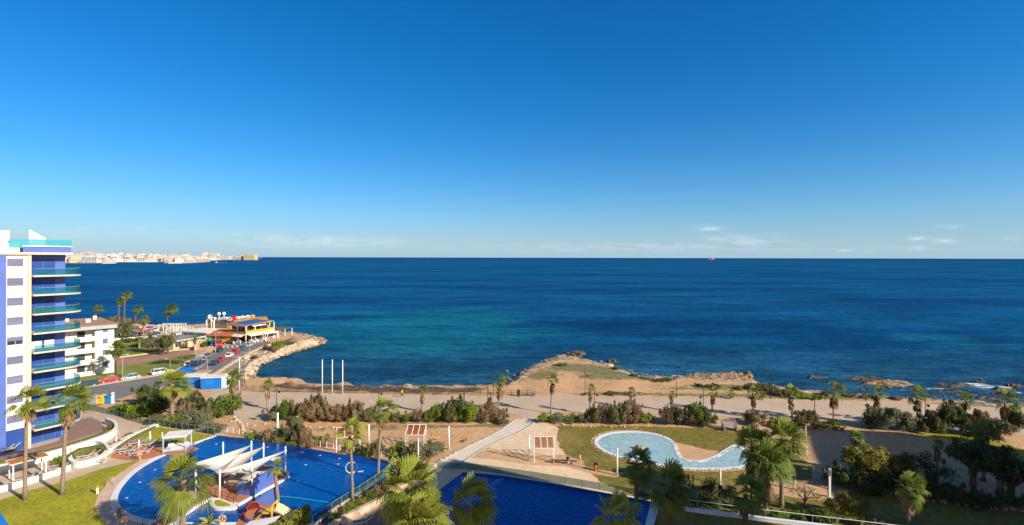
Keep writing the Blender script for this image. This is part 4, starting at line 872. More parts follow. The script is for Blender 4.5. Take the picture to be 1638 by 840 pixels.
# ------------------------------------------------------------------ blue tower on the left
UA = math.atan2(.866, .5)
def tower(root, sl=-14, full=True):
    b = MB(); b.box((sl+0)/2, 7, 0, -sl, 14.8, 30.25); b.build('blue_wing', 'bluepanel', root)
    b = MB(); b.box(1.225, 7, 3.4, 2.45, 14.2, 26.85); b.build('white_wall', 'offwhite', root)
    b = MB(); b.box(1.28, 7.1, 0, 2.32, 13.9, 3.39); b.build('glass_lobby', 'bluedark', root)
    b = MB(); b.box(2.71, .6, 0, .5, 1.7, 30.25); b.build('pilaster', 'beige', root)
    b = MB(); b.box(5.5, 8.4, 0, 4.6, 13.6, 30.25); b.build('recessed_wall', 'bluepanel', root)
    for k in range(10):
        z0 = 3*k; b = MB()
        if k: b.box(4.9, 1.56, z0+.15, 3.1, .08, 2.35)
        else: b.box(5.3, 1.56, .2, 3.9, .08, 2.6)
        f = b.build('balcony_door', 'bluedark', root)
        b = MB()
        for x in (3.36, 4.9, 6.46): b.box(x, 1.49, z0+.15, .07, .06, 2.4)
        b.build('door_frame', 'bluepanel', f)
    for k in range(9):
        z1 = 29.65-3*k-(.0 if k else .0); b = MB(); b.box(1.07, -.12, z1-1.2, 1.86, .06, 1.2); wv = b.build('window', 'shutter', root)
        b = MB()
        for (cx, cz, sx_, sz) in ((1.07,z1,2.0,.08), (1.07,z1-1.28,2.0,.08)): b.box(cx, -.15, cz, sx_, .14, sz)
        for x in (.1, 2.04): b.box(x, -.15, z1-1.2, .08, .14, 1.2)
        b.build('window_frame', 'whitemetal', wv)
        if k == 4: MB().box(.62, -.16, z1-1.18, .8, .02, .55).box(1.55, -.16, z1-1.18, .7, .02, .55).build('open_pane', 'windowglass', wv)
    for k in range(1, 10):
        z = 3*k; ext = 1.0+.10*(9-k)*.6; R_ = 9.7
        out = [(2.96,1.6), (2.96,-ext)]+[(7.0+(R_-7.0)*math.sin(a), 1.3-(ext+1.3)*math.cos(a)) for a in [i*math.pi/2/8 for i in range(9)]]+[(R_,3.4),(7.86,4.4),(7.86,1.6)]
        b = MB(); b.prism(out, z-.24, z+.02); b.build('balcony_slab', 'beige', root)
        edge = [(3.1,-ext+.1)]+[(6.98+(R_-.1-7.0)*math.sin(a), 1.3-(ext-.1+1.3)*math.cos(a)) for a in [i*math.pi/2/8 for i in range(9)]]+[(R_-.1,3.3)]
        b = MB(); b.strip(edge, .03, z+.02, z+1.02); gl = b.build('balustrade_glass', 'glassteal', root)
        b = MB(); b.tube([(p[0], p[1], z+1.05) for p in edge], .025, 5); b.build('handrail', 'metal', gl)
    b = MB(); b.prism([(sl,-.5),(8.1,-.5),(8.1,14.4),(sl,14.4)], 30.26, 30.62); b.build('cornice', 'beige', root)
    b = MB(); b.box(5.0, 7, 30.62, 6.0, 14.2, .9); b.build('parapet', 'bluepanel', root)
    b = MB(); b.box(5.0, 7, 31.52, 6.2, 14.5, .16); b.build('parapet_cap', 'white', root)
    b = MB(); b.strip([(.3,-.2),(2.0,-.2)], .03, 31.3, 32.6); b.strip([(2.0,-.15),(8.05,-.15),(8.05,14)], .03, 31.7, 32.7)
    g = b.build('roof_balustrade', M.setdefault('glassbright', glassmat('bright_teal_glass', (.08,.48,.58), .6)), root)
    b = MB(); b.prism([(3.55,2.9),(5.7,2.9),(5.7,3.2),(3.55,3.2)], [31.5]*4, [34.35,33.0,33.0,34.35]); b.build('roof_fin', 'offwhite', root)
    b = MB(); b.box(.3, .6, 30.63, 2.6, 1.6, 1.4); b.box(-.2, 1.2, 30.63, 1.5, 2, 3.3); b.box(-3, 4, 30.63, 3, 4, 3.0); b.build('roof_house', 'whitewall', root)
    b = MB()
    for i in range(12): b.cyl(1.2+i*.2, 3.5, 31.5, 33.3, .02, 4)
    b.tube([(1.2,3.5,33.3),(3.4,3.5,33.3)], .03, 4); b.build('roof_railing', 'metal', root)
px0 = -76.9; py0 = 77.7
t = thing('blue_tower', (px0, py0, 0), 'blue and white apartment tower with curved glass balconies at the edge of the pool grounds', 'building', UA)
tower(t)
MB().box(4.1, 1.46, 15.2, 1.3, .05, 1.25).box(5.7, 1.46, 15.2, 1.25, .05, 1.25).build('curtain', 'white', t)
MB().box(4.4, -.4, 21.05, 2.6, .9, .7).build('balcony_cover', M.setdefault('covergreen', mat('green_cover', (.28,.40,.30), .8, None, 1)), t)
# neighbouring towers behind the photographer: they cast the shade on the lower garden
def block_tower(name, poly, top, label):
    r = thing(name, (0,0,0), label, 'building'); b = MB(); b.prism(poly, ZP-.5, top); b.build('wall', 'offwhite', r)
    n = len(poly); a = sum(poly[i][0]*poly[(i+1)%n][1]-poly[(i+1)%n][0]*poly[i][1] for i in range(n)); P = poly if a > 0 else poly[::-1]
    bs = MB(); bw = MB()
    for k in range(int(top//3)):
        z = 3*k
        for i in range(n):
            A = P[i]; B_ = P[(i+1)%n]; l = math.hypot(B_[0]-A[0], B_[1]-A[1]); dx, dy = (B_[0]-A[0])/l, (B_[1]-A[1])/l; nx, ny = dy, -dx; ang = math.atan2(dy, dx)
            for j in range(int(l//4)):
                s = 2.2+j*4; 
                if s+1.5 > l: continue
                bw.box(A[0]+dx*s+nx*.03, A[1]+dy*s+ny*.03, z+.6, 2.2, .1, 1.7, ang)
    bw.build('window', 'bluedark', r)
    b = MB(); b.prism([(x, y) for x, y in poly], top, top+.35); b.build('cornice', 'beige', r)
    return r
e = (.88,-.475); A = (49.5,43.5); Bp = (A[0]+e[0]*46, A[1]+e[1]*46); nrm = (-.475,-.88)
block_tower('apartment_tower', [A, Bp, (Bp[0]+nrm[0]*14, Bp[1]+nrm[1]*14), (A[0]+nrm[0]*26, A[1]+nrm[1]*26)], 35, 'pale apartment tower beside the photographer, out of the picture')
block_tower('apartment_tower', [(109,59.8),(125,57.6),(134,51.2),(140,43.5),(150,20),(97,20),(98,34)], 33.4, 'farther pale apartment tower beyond the shaded yard, out of the picture')
r = thing('glass_balustrade', (0,0,0), 'teal glass balcony panel of the photographer\'s own building in the lower corner', 'balustrade')
# small corner of the near balcony glass
c0 = Vector((0,0,CAMZ)); 
def cam_pt(px, py, D): u, v = ray(px, py); return Vector((u*D, D, CAMZ-v*D))
q = [cam_pt(-90,690,3.0), cam_pt(22,850,2.5), cam_pt(30,980,2.4), cam_pt(-140,980,3.2)]
off = Vector((-.03,-.03,0)); b = MB(); b.add(q+[p+off for p in q], [(0,1,2,3),(7,6,5,4),(0,4,5,1),(1,5,6,2),(2,6,7,3),(3,7,4,0)]); b.build('glass_panel', M.setdefault('nearglass', glassmat('near_blue_glass', (.02,.2,.6), .75)), r)
# ------------------------------------------------------------------ cream apartment block
c1 = G(182.5,595.5); c0_ = (-113.4-.0, c1[1]-5.2)
t = thing('cream_apartment_block', (c1[0], c1[1], ZP), 'cream apartment block with flat terracotta roof behind the blue tower', 'building', math.atan2(5.2,4.5))
# local x: along the front, going right (0 at the right corner, negative left); y inward
H_ = 12.0
b = MB(); b.box(-1.9, 10, -1, 3.8, 20, H_+1); b.box(-9, 10.9, -1, 10.4, 18.2, H_+1); b.build('wall', 'whitewall', t)
b = MB(); b.box(-7, 9.6, H_+.003, 15, 21.4, .9); b.build('fascia', M.setdefault('greyfascia', mat('grey_fascia', (.42,.46,.52), .7, None, 1)), t)
b = MB(); b.prism([(.7,-1.2),(-14.7,-1.2),(-14.7,20.5),(.7,20.5)], H_+.91, [H_+1.1]*4); b.build('roof', 'roofterra', t)
b = MB(); b.box(-4.2, 8, H_+1.1, 1.0, 1.2, .9); b.box(-8, 14, H_+1.1, 1.4, 1.4, .8); b.box(-1.5, 15, H_+1.1, .8, .8, 1.0); b.build('roof_vent', 'white', t)
for k in range(4):
    z = .3+3*k
    f = MB().box(-1.9, -.03, z+.1, 1.05, .1, 1.5).build('window', 'white', t); MB().box(-1.9, -.05, z+1.65, 1.05, .1, 1.3).build('shutter', 'shutter', f)
    b = MB(); b.box(-9, .9, z-.4, 10.2, 2.0, .25); sl_ = b.build('balcony_slab', 'white', t); MB().box(-9, -.08, z-.15, 10.0, .1, 1.0).build('balcony_parapet', 'whitewall', sl_)
    MB().box(-6.6, 1.75, z+.1, 1.6, .1, 2.0).build('balcony_door', 'windowglass', t); MB().box(-11, 1.75, z+.1, 1.6, .1, 2.0).build('balcony_door', 'windowglass', t)
    MB().box(-3.95, .9, z, .25, 1.7, 2.6).build('balcony_screen', 'beige', t)
# ------------------------------------------------------------------ bungalow
c = G(277.5,559.7); t = thing('bungalow', (c[0], c[1], ZP), 'small beige bungalow with flat grey roof on the far lawn', 'building', math.radians(72))
b = MB(); b.box(5.2, 4.5, 0, 10.4, 9, 2.7); b.build('wall', M.setdefault('cream', mat('cream_render', (.68,.56,.38), .85, (.6,.48,.32), .4)), t)
b = MB(); b.box(5.2, 4.5, 2.703, 12.2, 10.8, .3); b.build('roof', 'roofgrey', t)
b = MB(); b.box(5.2, -.92, 2.65, 12.4, .12, .4); b.build('fascia', 'cream', t)
for x, w_, z_, h_ in ((1.6,2.2,.7,1.5), (7.6,1.3,1.2,.9)):
    f = MB().box(x, -.03, z_, w_, .08, h_).build('window', 'windowglass', t)
    b = MB()
    for q in (-1, 0, 1): b.box(x+q*w_/2, -.08, z_, .07, .06, h_)
    b.build('frame', 'white', f)
MB().box(4.6, -.03, 0, 1.0, .1, 2.1).build('door', 'wooddark', t)
# ------------------------------------------------------------------ restaurant
c = G(393,548.5); RA = math.radians(64); t = thing('yellow_restaurant', (c[0], c[1], ZP), 'two storey yellow beach restaurant with solar panels on its roof', 'building', RA)
b = MB(); b.box(5.8, 7.5, 0, 6.6, 7.5, 2.9); b.build('ground_floor_wall', M.setdefault('darkwood', mat('dark_bar_interior', (.10,.05,.03), .8, (.2,.1,.04), .6)), t)
b = MB(); b.box(6, 4.9, 2.9, 12.2, 10.2, .35); b.build('floor_slab', 'whitemetal', t)
b = MB(); b.box(6, -.2, 3.26, 12.2, .12, 1.0); b.build('yellow_parapet', 'yellow', t)
b = MB(); b.box(-.1, 5, 3.26, .12, 10, .5); b.build('ochre_parapet', 'ochre', t)
for x, y in ((.1,.1),(4,.1),(8,.1),(12,.1),(.1,4.8),(.1,9.6),(2.5,9.6)): MB().box(x, y, 0, .3, .3, 2.9).build('column', 'whitemetal', t)
b = MB(); b.box(6.4, 5.8, 3.26, 9.6, 7.8, 2.5); b.build('upper_floor_wall', 'ochre', t)
for x, w_ in ((3.2,2.4),(6.2,2.6),(9.2,2.4)): MB().box(x, 1.86, 3.9, w_, .08, 1.6).build('window', 'windowglass', t)
for y in (3.4,6.2,8.6): MB().box(1.56, y, 3.6, .08, 2.3, 2.0).build('window', 'windowglass', t)
for x, y in ((.2,.2),(.2,4.8),(.2,9.6),(4,.2),(12,.2),(12,2.6)): MB().box(x, y, 3.26, .28, .28, 2.5 if x < 11 else 2.9).build('upper_column', 'whitemetal', t)
b = MB(); b.box(.4, 5, 5.6, .5, 10, .5); b.box(5.5, -.1, 5.55, 5.6, .25, .4); b.build('white_fascia', 'whitemetal', t)
b = MB(); b.prism([(-.4,-.4),(11.6,-.4),(11.6,10.4),(-.4,10.4)], [6.05,6.5,6.7,6.25], [6.2,6.8,7.0,6.45]); rf = b.build('roof', 'roofterra', t)
for i in range(5): MB().prism([(1+i*2,1),(2.8+i*2,1),(2.8+i*2,8.6),(1+i*2,8.6)], [6.3+i*.09]*4, [6.36+i*.09+.0, 6.42+i*.09, 6.62+i*.09, 6.56+i*.09]).build('solar_panel', 'solar', rf)
b = MB(); b.prism([(.5,-2.2),(5.5,-2.2),(5.5,.0),(.5,.0)], [2.4,2.4,2.9,2.9], [2.46,2.46,2.96,2.96]); b.prism([(6,-2.6),(12,-2.6),(12,.0),(6,.0)], [2.4,2.4,2.9,2.9], [2.46,2.46,2.96,2.96]); b.build('awning', 'canvas', t)
for x in (.6,5.4,6.1,11.9): MB().box(x, -2.2 if x < 6 else -2.6, 0, .12, .12, 2.42).build('awning_post', 'whitemetal', t)
b = MB(); b.prism([(-1.8,.3),(0,.3),(0,9.8),(-1.8,9.8)], [2.2,2.8,2.8,2.2], [2.26,2.86,2.86,2.26]); b.build('side_awning', 'canvas', t)
# terrace pergola to the right end
p = thing('terrace_pergola', (c[0]+math.cos(RA)*13.6, c[1]+math.sin(RA)*13.6, ZP), 'dark brown pergola with white posts at the seaward end of the yellow restaurant', 'pergola', RA)
b = MB(); b.box(3, 2.5, 3.0, 7, 6, .3); b.build('roof', 'wooddark', p)
for x in (-.3, 3, 6.3):
    for y in (-.3, 5.3): MB().box(x, y, 0, .22, .22, 3.0).build('post', 'whitemetal', p)
# back block with portholes
c2 = G(364,546); D2 = 197; x2 = (364-819)/F*D2
t = thing('ochre_hall', (x2, D2, ZP), 'ochre hall with round windows and white arches behind the orange roofed bar', 'building', math.radians(158))
b = MB(); b.box(5.2, -5.5, 0, 10.4, 11, 6.1); b.build('wall', 'ochre', t)
for i in range(4):
    f = MB().tube([(1.2+i*1.35,.02,4.2),(1.2+i*1.35,-.04,4.2)], .38, 12); 
    b = MB(); b.tube([(.9+i*1.5,-.1,4.0),(.9+i*1.5,.07,4.0)], .42, 12); b.build('porthole', 'bluedark', t)
b = MB(); b.box(2.9, -.4, 5.2, 5.6, 1.2, 1.3); b.build('lettered_fascia', M.setdefault('slate', mat('slate_blue_fascia', (.10,.12,.19), .7, (.3,.32,.38), 1.2, thr=(.55,.65))), t)
b = MB(); b.box(5.2, -5.5, 6.1, 10.8, 11.4, .2); b.build('roof', 'roofterra', t)
for x0, x1 in ((5.9,6.5),(8.3,9.0)):
    pass
for xa in (6.6, 7.9, 10.7):
    b = MB(); b.tube([(xa,.55,0),(xa,.55,5.6),(xa-.0,.3,6.4),(xa,-.4,6.8),(xa,-4,6.8)], .26, 8); b.build('white_arch', 'white', t, smooth=True)
b = MB(); b.tube([(7.9,.5,6.5),(9.3,.5,6.95),(10.7,.5,6.5)], .24, 8); b.build('white_arch', 'white', t, smooth=True)
def roof_item(px, py, fn, name, label, cat, z=5.3, D=None, group=None):
    Dd = D or 199; x = (px-819)/F*Dd; r_ = thing(name, (x, Dd, z), label, cat, 0, group); fn(r_); return r_
def dome(r_): 
    MB().cyl(0,0,0,1.9,.12,6).build('mast', 'whitemetal', r_); MB().ball((0,0,2.6),(.62,.62,.66),12,8).build('radome', 'white', r_, smooth=True)
roof_item(350.5,505,dome,'radome_antenna','white radome on a mast, left of the pair on the restaurant roof','antenna', D=198)
roof_item(358.5,505,dome,'radome_antenna','white radome on a mast, right of the pair on the restaurant roof','antenna', D=199)
def dish(r_):
    MB().cyl(0,0,0,1.0,.06,6).build('mast', 'metal', r_); b = MB()
    vs = [(0,.1,1.3)]; n = 12
    for k in range(n): a = 2*math.pi*k/n; vs.append((.6*math.cos(a), -.12, 1.3+.6*math.sin(a)))
    b.add(vs, [(0,1+k,1+(k+1)%n) for k in range(n)]); b.add([(x, y+.03, z) for x, y, z in vs], [(0,1+(k+1)%n,1+k) for k in range(n)]); b.build('reflector', 'white', r_)
for i, (x, lab) in enumerate([(337,'white round dish sign on the ochre hall roof beside the white arches'),(345,'satellite dish between the dish sign and the radomes'),(364,'satellite dish just right of the radomes'),(368,'satellite dish beside the red roof box')]):
    o = roof_item(x,508,dish,'satellite_dish',lab,'satellite dish', D=196+i); o.scale = (1.6,1.6,1.4) if i == 0 else (.8,.8,.8)
MB_ = MB(); MB_.box(0,0,0,1.3,1.2,1.7); MB_.box(0,0,1.7,1.5,1.4,.12); o = MB_.build('roof_box', 'redplastic', None, loc=((374.5-819)/F*198,198,5.3)); tag(o, 'orange red box standing on the restaurant roof', 'roof unit')
o = bpy.data.objects['roof_box']
for i, (x, y, w_, lab) in enumerate([(352,199,1.8,'white roof air unit under the radomes'),(360,201,2.2,'wide white roof air unit behind the radomes'),(368,197,1.4,'small white roof air unit by the satellite dishes'),(381,205,1.4,'white chimney box right of the red roof box'),(388,207,1.2,'second white chimney box along the roof ridge'),(396,209,1.2,'third white chimney box along the roof ridge'),(404,211,1.4,'ochre chimney box at the seaward end of the roof ridge')]):
    b = MB(); b.box(0,0,0,w_,1.2,1.0); b.box(0,0,1.0,w_*.9,1.1,.1); b.cyl(0,0,1.1,1.25,.35,10); o = b.build('roof_unit', 'metal' if i < 3 else 'offwhite' if i < 6 else 'yellow', None, loc=((x-819)/F*y, y, 5.3 if i < 3 else 4.9)); tag(o, lab, 'roof unit')
c3 = ((395-819)/F*206, 206)
b = MB(); b.box(0,0,0,13,7,5.9); o = b.build('rear_wing', 'ochre', None, loc=(c3[0]-1, c3[1]+4, ZP), rz=math.radians(30)); tag(o, 'low ochre rear wing of the restaurant complex with chimney boxes', 'building')
# orange roofed bar
c = G(350,547.5); t = thing('beach_bar', (c[0], c[1], ZP), 'yellow bar with sloping orange tiled roof in front of the ochre hall', 'building', math.radians(-8))
b = MB(); b.box(-.6, 3, 0, 8.8, 5, 2.4); b.build('wall', 'yellow', t)
b = MB(); b.prism([(-6,-.4),(5,-.4),(4.2,5.8),(-4.6,5.8)], [2.25,2.25,3.6,3.6], [2.4,2.4,3.8,3.8]); b.build('roof', 'orangeroof', t)
MB().box(-2.4,.46,.3,2.2,.1,1.6).build('window', 'windowglass', t); MB().box(.6,.46,0,1.1,.1,2.0).build('door', 'bluetarp', t); MB().box(2.7,.46,.9,1.2,.1,.9).build('poster', 'yellowplastic', t)
c = G(314,544.5); t = thing('light_blue_building', (c[0], c[1], ZP), 'low light blue building with flat white roof left of the orange roofed bar', 'building', math.radians(-20))
b = MB(); b.box(-1, 4.5, 0, 13, 9, 2.9); b.build('wall', 'lightblue', t); b = MB(); b.box(-1, 4.5, 2.9, 14, 10, .28); b.build('roof', 'white', t)
for x, w_ in ((-5.5,1.6),(-2.4,2.0),(1.2,1.2),(3.9,1.8)): MB().box(x, -.03, .9, w_, .08, 1.3).build('window', 'bluedark', t)
# terrace posts by the shore
for i, (x, y0_, y1_) in enumerate([(277,527,510),(282,528,511),(288,528,513),(294,529,511),(300,529,513),(304,530,510),(309,530,512),(314,530,512)]):
    p = G(x, y0_+7); h = 3.6+(.6 if i % 2 else 0)
    b = MB(); b.cyl(0,0,0,h,.07,6); t = thing('closed_parasol', (p[0], p[1], ZP), 'closed white parasol on the shore terrace left of the ochre hall', 'parasol', 0, 'closed parasols on the restaurant shore terrace'); b.build('pole', 'whitemetal', t)
    MB().tube([(0,0,h*.4),(0,0,h*.55),(0,0,h)], [.28,.22,.06], 8).build('canopy', 'canvas', t)
p = G(266,533); t = thing('shore_pergola', (p[0], p[1], ZP), 'white timber frame over the shore terrace behind the wide olive tree', 'pergola', .05)
for x in (-3,0,3,6): 
    for y in (0,3): MB().box(x,y,0,.2,.2,3.4).build('post', 'whitemetal', t)
for y in (0,3): MB().box(1.5,y,3.4,9.6,.2,.2).build('beam', 'whitemetal', t)
# two green tanks, vans
for i, (x, lab) in enumerate([(328.5,'left one of two round green bottle banks by the orange roofed bar'), (335.5,'right one of two round green bottle banks by the orange roofed bar')]):
    p = G(x,549); t = thing('bottle_bank', (p[0], p[1], ZP), lab, 'bottle bank'); MB().ball((0,0,.95),(.85,.85,.95),12,8).build('shell', 'greenplastic', t, smooth=True); MB().cyl(0,0,0,.25,.7,10).build('base', 'darkmetal', t)
    MB().tube([(0,-.8,1.2),(0,-.9,1.2)], .14, 8).build('opening', 'darkmetal', t)
# ------------------------------------------------------------------ kiosks
def kiosk(px, py, w_, d_, ang, label):
    p = G(px, py); t = thing('market_kiosk', (p[0], p[1], ZP), label, 'kiosk', ang)
    b = MB(); b.box(0, d_/2, 0, w_, d_, 2.6); b.build('blue_wall', 'kioskblue', t); b = MB(); b.box(w_/2+.04, d_/2, 0, .1, d_+.1, 2.6); b.build('white_side', 'white', t)
    b = MB(); b.box(0, d_/2, 2.6, w_+.4, d_+.4, .18); b.build('roof', 'offwhite', t)
    f = MB().box(-w_*.1, -.03, 1.0, w_*.45, .06, 1.1).build('shutter', M.setdefault('kioskshut', mat('kiosk_shutter', (.02,.24,.72), .4, None, 1)), t)
    return t
kiosk(305,621,4.2,3.4,math.radians(12),'blue kiosk with white side, left of the two beside the road end')
kiosk(338,622.5,4.4,3.6,math.radians(12),'blue kiosk with white side, right of the two beside the promenade')
p = G(353,621); t = thing('storage_hut', (p[0], p[1], ZP), 'plain white hut attached to the end of the kiosks', 'hut', .2); MB().box(0,1.4,0,2.6,2.8,2.3).build('wall', 'white', t); MB().box(0,1.4,2.3,2.9,3.1,.14).build('roof', 'offwhite', t); MB().box(.5,-.02,0,.9,.06,1.9).build('door', 'lightblue', t)
p = G(322,613); b = MB(); b.prism([(-2.2,-1.5),(2.2,-1.2),(2.0,1.6),(-2.0,1.8)], [2.2,2.4,2.9,2.7], [2.26,2.46,2.96,2.76]); b.cyl(-2,-1.4,0,2.2,.05,6); b.cyl(2,-1.1,0,2.4,.05,6)
tag(b.build('awning_tent', M.setdefault('tan', mat('tan_canvas', (.5,.36,.22), .8, None, 1)), None, loc=(p[0], p[1], ZP)), 'tan canvas awning stretched between the two blue kiosks', 'awning')
p = G(297,607); b = MB(); b.prism([(-1.8,-1.2),(1.8,-1.2),(1.8,1.4),(-1.8,1.4)], [2.2,2.2,2.8,2.8], [2.26,2.26,2.86,2.86]); b.cyl(-1.6,-1,0,2.2,.05,6); b.cyl(1.6,-1,0,2.2,.05,6)
tag(b.build('awning_tent', 'kioskblue', None, loc=(p[0], p[1], ZP)), 'bright blue awning behind the left kiosk', 'awning')
# ------------------------------------------------------------------ vehicles
CARS = {}
def car(px, py, tx, ty, paint, label, kind='hatch', scale=1, group=None, z=ZP, paintc=None):
    """px,py: ground centre; tx,ty: a ground point ahead of the car"""
    x, y = G(px, py, z); x1, y1 = G(tx, ty, z); ang = math.atan2(y1-y, x1-x)
    t = thing({'hatch':'parked_car','estate':'parked_car','van':'delivery_van','bus':'minibus','camper':'motorhome'}[kind], (x, y, z), label, {'van':'van','bus':'minibus','camper':'motorhome'}.get(kind, 'car'), ang, group); t.scale = (scale,)*3
    key = (kind, paint)
    if key in CARS:
        for ch in CARS[key].children:
            copy_tree(ch, t)
        return t
    CARS[key] = t
    L_, W, H_, hood, rear = {'hatch': (4.15,1.75,1.45,1.05,.35), 'estate': (4.7,1.8,1.5,1.2,.25), 'van': (5.0,1.95,2.1,.7,.1), 'bus': (6.6,2.2,2.9,.3,.05), 'camper': (6.0,2.2,2.9,.9,.05)}[kind]
    hb = .82 if kind in ('hatch','estate') else 1.15
    pm = M_body(paint, paintc) if paintc else M['car_'+paint]
    # lower body: side profile swept across the width, narrower at the nose
    prof = [(-L_/2,.35),(-L_/2+.05,hb*.95),(-L_/2+rear,hb),(L_/2-hood,hb),(L_/2-.12,hb*.80),(L_/2,.5),(L_/2-.05,.28),(-L_/2+.1,.25)]
    b = MB(); rows_ = [(-W/2,.93),(-W/2+.08,1.0),(W/2-.08,1.0),(W/2,.93)]; n = len(prof)
    b.add([(px_*(k if abs(px_) > L_/2-.3 else 1), yy_, .3+(pz-.3)*k) for yy_, k in rows_ for px_, pz in prof], [(i*n+j, i*n+(j+1)%n, (i+1)*n+(j+1)%n, (i+1)*n+j) for i in range(3) for j in range(n)]+[tuple(range(n-1,-1,-1)), tuple(range(3*n,4*n))])
    b.build('body', pm, t, smooth=False)
    # cabin: glass frustum with roof panel and pillars
    x0, x1_ = -L_/2+rear, L_/2-hood; r0, r1 = x0+(.35 if kind == 'hatch' else .2 if kind == 'estate' else .05), x1_-(.75 if kind in ('hatch','estate') else .35)
    b = MB(); wi = W/2-.08; wr = W/2-.25 if kind in ('hatch','estate') else W/2-.12
    b.add([(x0,-wi,hb),(x1_,-wi,hb),(x1_,wi,hb),(x0,wi,hb),(r0,-wr,H_-.06),(r1,-wr,H_-.06),(r1,wr,H_-.06),(r0,wr,H_-.06)], [(0,1,5,4),(1,2,6,5),(2,3,7,6),(3,0,4,7),(4,5,6,7)]); b.build('windows', 'windowglass', t)
    b = MB(); b.add([(r0-.03,-wr-.02,H_-.07),(r1+.03,-wr-.02,H_-.07),(r1+.03,wr+.02,H_-.07),(r0-.03,wr+.02,H_-.07),(r0+.1,-wr+.1,H_),(r1-.15,-wr+.1,H_),(r1-.15,wr-.1,H_),(r0+.1,wr-.1,H_)], [(3,2,1,0),(0,1,5,4),(1,2,6,5),(2,3,7,6),(3,0,4,7),(4,5,6,7)])
    for s in (-1, 1):
        for f in (0, .5, 1):
            xb = x0+(x1_-x0)*f; xt = r0+(r1-r0)*f; b.tube([(xb, s*(wi+.01), hb), (xt, s*(wr+.01), H_-.05)], .045, 4)
    if kind in ('van', 'camper'):
        for s in (-1, 1): b.box(-L_*.12, s*(wi-.02), hb, L_*.62, .12, H_-hb-.1)
        b.box(-L_/2+.12, 0, hb, .1, W-.3, H_-hb-.1)
    b.build('roof', pm, t)
    for sx in (-1, 1):
        for sy in (-1, 1):
            wx = sx*L_*.31; b = MB(); b.tube([(wx, sy*(W/2-.2), .31), (wx, sy*(W/2+.01), .31)], .31, 14); wh = b.build('wheel', 'tyre', t)
            MB().tube([(wx, sy*(W/2), .31), (wx, sy*(W/2+.02), .31)], .19, 10).build('rim', 'metal', wh)
    for sy in (-1, 1):
        MB().box(L_/2-.1, sy*(W/2-.28), .55, .12, .34, .16).build('headlight', M.setdefault('lamp', mat('clear_lamp', (.7,.72,.75), .15, None, 2)), t)
        MB().box(-L_/2+.05, sy*(W/2-.25), .62, .1, .26, .2).build('tail_light', 'redplastic', t)
    return t
PA = dict(white=(.80,.80,.79), red=(.62,.02,.02), black=(.02,.02,.025), navy=(.02,.04,.12), grey=(.22,.24,.27), silver=(.48,.50,.53), darkgreen=(.02,.09,.08), mint=(.42,.60,.52), blue=(.05,.15,.35))
def C_(px, py, tx, ty, p, lab, kind='hatch', scale=1, group=None): return car(px, py, tx, ty, p, lab, kind, scale, group, paintc=PA[p])
C_(138,618,100,623,'darkgreen','dark green estate car at the left end of the kerb row','estate')
C_(175,611,140,616,'red','red hatchback parked at the kerb, nearest the dark green estate')
C_(208,607,170,613,'mint','pale mint hatchback parked at the kerb next to the lamp post')
C_(259,598,310,590,'white','long white estate car parked at the kerb before the road bend','estate',1.05)
C_(304,585,322,577,'white','white hatchback parked beside the grey minibus')
C_(321,577,338,569,'white','white hatchback just beyond the minibus, behind a grey car',scale=1.02)
C_(334,571,348,563,'grey','grey hatchback at the inner side of the road bend')
C_(350.5,562.5,340,570,'black','black car driving down the middle of the road')
C_(366.5,550,350,551,'black','black car pulling up at the restaurant entrance')
C_(344,583,360,574,'navy','dark navy car parked by the low wall, nearest the kiosks')
C_(355,577,371,568,'red','red car parked by the low wall between a navy and a white one')
C_(367,570.5,383,562,'white','white car parked by the low wall between two red ones',scale=.95)
C_(376.5,564.5,392,556,'red','red car parked by the low wall farther up')
C_(389,559,404,552,'blue','blue grey car parked at the top of the low wall row')
C_(399,553.5,414,547,'silver','silver car at the very end of the low wall row',scale=.9)
C_(316,590,304,597,'grey','grey minibus with tinted sides waiting at the road bend','bus')
C_(350,553,351,560,'red','red and orange food van parked beside the bar','van')
C_(341,552.5,342,560,'navy','dark van with pale roof standing next to the red van','van',.95)
MB_ = None
gp = [(186,545,'navy'),(205,529,'black'),(212,531,'white'),(219,527,'white'),(222,530,'red'),(211,535,'silver'),(218,537,'grey'),(226,537,'black'),(233,535,'red'),(237,532,'white'),(242,527,'red'),(247,530,'white'),(238,541,'white'),(252,537,'grey'),(228,529,'white'),(277,539,'white'),(283,536,'white'),(208,540,'navy'),(256,528,'white'),(262,529,'silver'),(200,526,'white')]
cnt = {}
for i, (x, y, p) in enumerate(gp):
    w_ = ['nearest the old palm clump','in the far row','between its neighbours in the middle row','facing the shore','near the golden green palm','beside the wide olive tree','at the edge of the lot','behind the white wall']
    C_(x, y, x+10, y+(2 if i % 2 else -1), p, 'small '*(i % 2)+p+' car parked in the gravel lot '+['by the old palm clump','on the shore side','beside the slender palm','in the middle','near the golden palm','by the white wall'][i % 6]+[', seen end on',', seen side on',', under fronds',', in full sun'][i//6], group='cars parked in the gravel car park')
